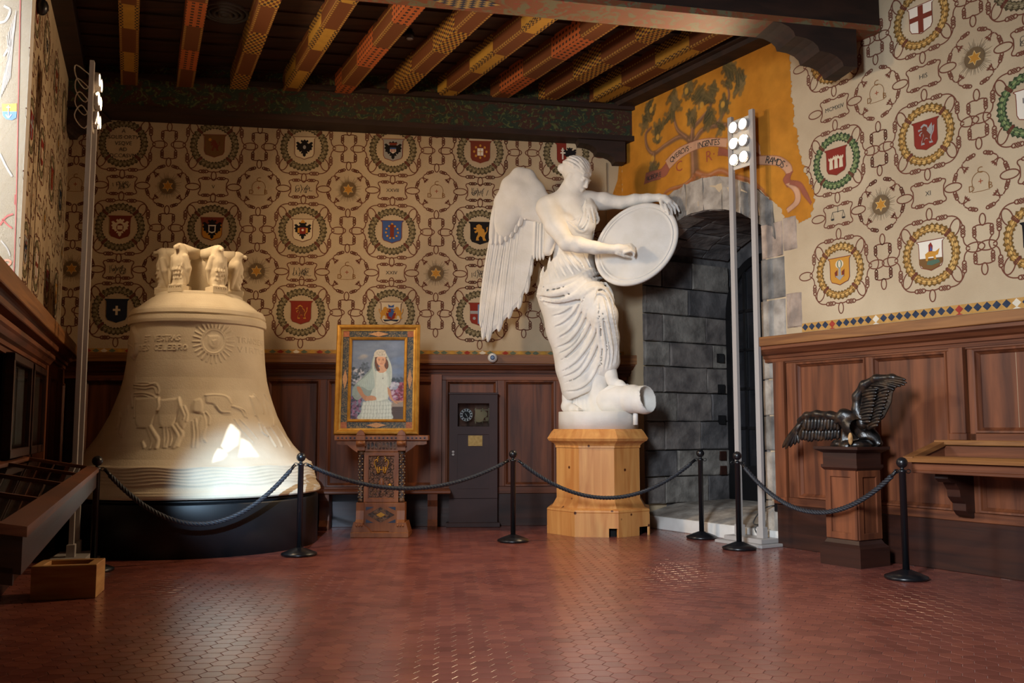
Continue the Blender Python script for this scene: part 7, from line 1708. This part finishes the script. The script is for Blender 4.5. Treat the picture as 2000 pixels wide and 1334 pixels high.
# ---- shield
NS = np.array([-.16, -.97, .16]); NS /= np.linalg.norm(NS); c0 = sp(1243, 476, -.28)
aM = sp(1303, 406, -.28)-sp(1183, 546, -.28); aM -= NS*np.dot(aM, NS); LM = np.linalg.norm(aM)/2; aM /= 2*LM; aN = np.cross(NS, aM); LN = 71*PXS
b = MB(); prof = [(0, 0), (.55, .0), (.8, .0), (.85, .0), (.855, .005), (.87, .005), (.875, .0), (.90, .0), (.905, .006), (.975, .006), (1.0, -.008), (1.0, -.04), (.97, -.05), (0, -.055)]
nn = 72; vs = []
for r_, w_ in prof:
    for k in range(nn): a = 2*PI*k/nn; vs.append(c0+aM*LM*r_*math.cos(a)+aN*LN*r_*math.sin(a)+NS*(w_+.012*(1-min(r_, 1)**2)*(1 if w_ > -.03 else 0)))
b.add(vs, [(i*nn+k, i*nn+(k+1) % nn, (i+1)*nn+(k+1) % nn, (i+1)*nn+k) for i in range(len(prof)-1) for k in range(nn)], 0, True); sk(b.build('shield', M_GYP))
# ---- helmet under the left foot
Hm = Sdf(sp(1150, 818, -.6)*[1, 0, 1]+[0, YS-.72, 0], sp(1300, 735, .2)*[1, 0, 1]+[0, YS+.2, 0], .010)
Hm.chain([sp(1186, 783, -.2), sp(1212, 780, -.28), sp(1234, 779, -.36)], R_(23, 24.5, 24), .03); Hm.chain([sp(1234, 779, -.37), sp(1258, 781, -.45)], R_(24, 27), .015)
Hm.chain([sp(1234, 779, -.365), sp(1236, 779, -.372)], R_(27, 27), .008)
Hm.chain([sp(1240, 779, -.40), sp(1300, 777, -.62)], R_(19, 29), .012, sub=True)
Hm.chain([sp(1172, 768, -.24), sp(1190, 757, -.25), sp(1212, 757, -.29), sp(1232, 756, -.36)], R_(3, 4, 4, 3), .01)
sk(link('helmet', Hm.mesh('helmet', M_GYP)))
b = MB(); ru = sp(1243, 800, -.3); b.lathe([(0, zpl-.16), (.03, zpl-.16), (.03, zpl+.06), (0, zpl+.06)], 12, 0, (sp(1242, 800, -.4)[0], YS-.36), cap=False); sk(b.build('support_peg', M_GYP))
# ================================================================== CARVED EAGLE ON THE OAK PEDESTAL
M_EAG = mat('eagle_dark', rgb(22, 18, 17), rgb(66, 46, 30), 0.34, (16, 16, 16), detail=6, lo=.46, hi=.72, bump=.15, bscale=60, spec=.6)
EW_ = .40
e3 = lambda x, y, dw=0.0: SW(*SW.px(x, y, EW_+dw), EW_+dw)
EGL = thing('eagle_sculpture', 'dark carved eagle with one wing lowered and one raised, on the oak pedestal', 'sculpture', tuple(SW(1.266, 1.075, EW_)))
PE = .0049
eb = Sdf(e3(1600, 885)-np.array([.1, .5, .02]), e3(1750, 790)+np.array([.1, .5, .1]), .009)
eb.chain([e3(1702, 856, -.05), e3(1685, 846, .0), e3(1668, 834, .06), e3(1652, 820, .08)], [.075, .095, .095, .07], .04); eb.chain([e3(1660, 812, .08), e3(1648, 810, .1), e3(1640, 816, .12)], [.05, .052, .045], .03); eb.chain([e3(1639, 818, .13), e3(1633, 824, .14), e3(1633, 829, .14)], [.024, .016, .006], .015)
for a in ((1640, 868, .1, .045), (1655, 872, .13, .05), (1675, 872, .1, .055), (1698, 870, .06, .06), (1708, 862, .0, .06), (1690, 872, -.08, .07), (1665, 870, -.1, .07), (1645, 872, -.02, .05)): eb.ell(e3(*a[:3]), (a[3]*1.3, a[3]*1.3, a[3]), None, .03)
for q in range(9): eb.chain([e3(1648+6*q, 846+q % 3, .12-.015*q), e3(1644+6.5*q, 868, .14-.015*q)], [.02, .014], .012)
eb.chain([e3(1700, 850, -.05), e3(1718, 866, -.12)], [.06, .03], .03)
body_ = attach(link('body', eb.mesh('body', M_EAG)), EGL)
zb = 1.075
b = MB(); pts = []
r_ = random.Random(9)
for k in range(14): a = 2*PI*k/14; pts.append((1.266+(.20+r_.uniform(-.02, .02))*math.cos(a), EW_+(.16+r_.uniform(-.02, .02))*math.sin(a)))
vs = []
for s_, z in ((1, zb), (.96, zb+.03), (.8, zb+.06), (.0, zb+.065)): vs += [SW(1.266+(u-1.266)*s_, z, EW_+(w-EW_)*s_) for u, w in pts]
b.add(vs, [(i*14+k, i*14+(k+1) % 14, (i+1)*14+(k+1) % 14, (i+1)*14+k) for i in range(3) for k in range(14)]+[tuple(range(14))], 0, True); attach(b.build('rock', M_EAG), EGL)
def efeather(b, base, tip, wd, dw, bow=0.0, th=.012):
    A_, B_ = np.array(base, float), np.array(tip, float); d = B_-A_; L_ = np.linalg.norm(d); d /= L_; n = np.array([-d[1], d[0]]); ts = [0, .3, .6, .8, .92, 1.0]; ws = [.75, 1, 1, .9, .65, .15]; m = 5; vs = []
    for t_, w_ in zip(ts, ws):
        c = A_+d*L_*t_+n*bow*math.sin(t_*PI)
        for q in np.linspace(-1, 1, m): e = c+n*q*wd*.5*w_; vs.append(e3(e[0], e[1], dw+th*(1-abs(q)**1.5)*w_+(th*.6 if q == 0 else 0)))
        for q in (1, -1): e = c+n*q*wd*.5*w_; vs.append(e3(e[0], e[1], dw-.012))
    k = m+2; b.add(vs, [(i*k+j, i*k+(j+1) % k, (i+1)*k+(j+1) % k, (i+1)*k+j) for i in range(5) for j in range(k)]+[tuple(range(k)), tuple(range(5*k, 6*k))], 0, True)
def wing_(nm, arm, rs, flat, feathers, web=None):
    wr = empty(nm, tuple(e3(*arm[0]))); attach(wr, EGL); inv = Matrix.Translation(-Vector(wr.location))
    lo_ = np.min([e3(*a) for a in arm+flat], axis=0)-.14; hi_ = np.max([e3(*a) for a in arm+flat], axis=0)+.14; s = Sdf(lo_, hi_, .009); s.chain([e3(*a) for a in arm], rs, .03)
    for a, b_ in zip(flat[:-1], flat[1:]): s.cap(e3(*a), e3(*b_), .032, k=.04)
    o = link('wing_arm', s.mesh('wing_arm', M_EAG)); o.parent = wr; o.matrix_parent_inverse = inv
    if web:
        b = MB(); oc = np.mean(web, axis=0); n_ = len(web); vs = []
        for q_, w_ in ((.95, -.02), (1, -.008), (1, .008), (.93, .022)): vs += [e3(*(oc+(np.array(p)-oc)*q_), w_) for p in web]
        b.add(vs, [tuple(range(n_)), tuple(range(3*n_, 4*n_))]+[(i*n_+k, i*n_+(k+1) % n_, (i+1)*n_+(k+1) % n_, (i+1)*n_+k) for i in range(3) for k in range(n_)]); o = b.build('wing_web', M_EAG); o.parent = wr; o.matrix_parent_inverse = inv
    for f_ in feathers:
        b = MB(); efeather(b, *f_); o = b.build('feather', M_EAG); o.parent = wr; o.matrix_parent_inverse = inv
F1 = []
for i in range(5): F1.append(((1566-3*i+2, 822+3*i), [(1528, 875), (1534, 877), (1543, 874), (1552, 869), (1560, 866)][i], 10, .03+.006*(i % 2)-.004*i, 2))
for i in range(12): x = 1568+6.3*i; F1.append(((x+1, 838), (x-2+r_.uniform(-1, 1), 862+r_.uniform(-2, 2)-(3 if i > 8 else 0)), 9.5, .022+.006*(i % 2), 0))
for i in range(11): x = 1572+6.4*i; F1.append(((x+2, 816), (x-1+r_.uniform(-1, 1), 841+r_.uniform(-1.5, 1.5)), 9.5, .045+.006*(i % 2), 0))
wing_('wing', [(1650, 818, .03), (1622, 812, .03), (1596, 809, .03), (1576, 812, .02), (1562, 822, .01)], [.05, .042, .036, .034, .03], [(1640, 832, .0), (1600, 830, .0), (1572, 832, .0)], F1, [(1645, 812), (1600, 806), (1575, 810), (1556, 826), (1540, 858), (1556, 862), (1568, 856), (1605, 859), (1642, 856)])
F2 = []
for i in range(11): y = 826-6.2*i; F2.append(((1674+1.2*min(i, 8), y+2), (1702+1.3*i+r_.uniform(-1, 1), y-3+r_.uniform(-1, 1)), 8.2, .045+.006*(i % 2), -1.5, .011))
for i in range(12): y = 838-6.6*i; F2.append(((1694+1.7*i, y), (1717+2.1*i+r_.uniform(-1, 1), y-8), 8.6, .025+.006*(i % 2), -2, .011))
for i in range(6): F2.append(((1700+4*i, 752-2.5*i), [(1748, 762), (1752, 757), (1760, 755), (1768, 752), (1772, 748), (1770, 742)][i], 8, .035-.003*i, -3))
wing_('wing', [(1684, 828, .02), (1674, 800, .02), (1674, 775, .02), (1688, 752, .02), (1712, 739, .02), (1742, 737, .01), (1762, 742, .0)], [.05, .045, .042, .04, .034, .028, .022], [(1690, 815, .0), (1696, 785, .0), (1712, 762, .0), (1728, 752, .0)], F2, [(1682, 836), (1670, 800), (1670, 775), (1686, 750), (1712, 736), (1745, 735), (1766, 744), (1750, 756), (1744, 768), (1742, 786), (1728, 815), (1702, 838)])
pt = MB(); pt.ball((0, 0, 0), .03, 12, 0, (.75, .5, 1.9)); o = pt.build('pale_patch', mat('bare_wood', rgb(196, 150, 96), rgb(150, 106, 62), .6, (30, 30, 30))); o['label'] = 'pale bare wood on the breast'
o.location = e3(1661, 857, .165); o.parent = EGL; o.matrix_parent_inverse = Matrix.Translation(-Vector(EGL.location))
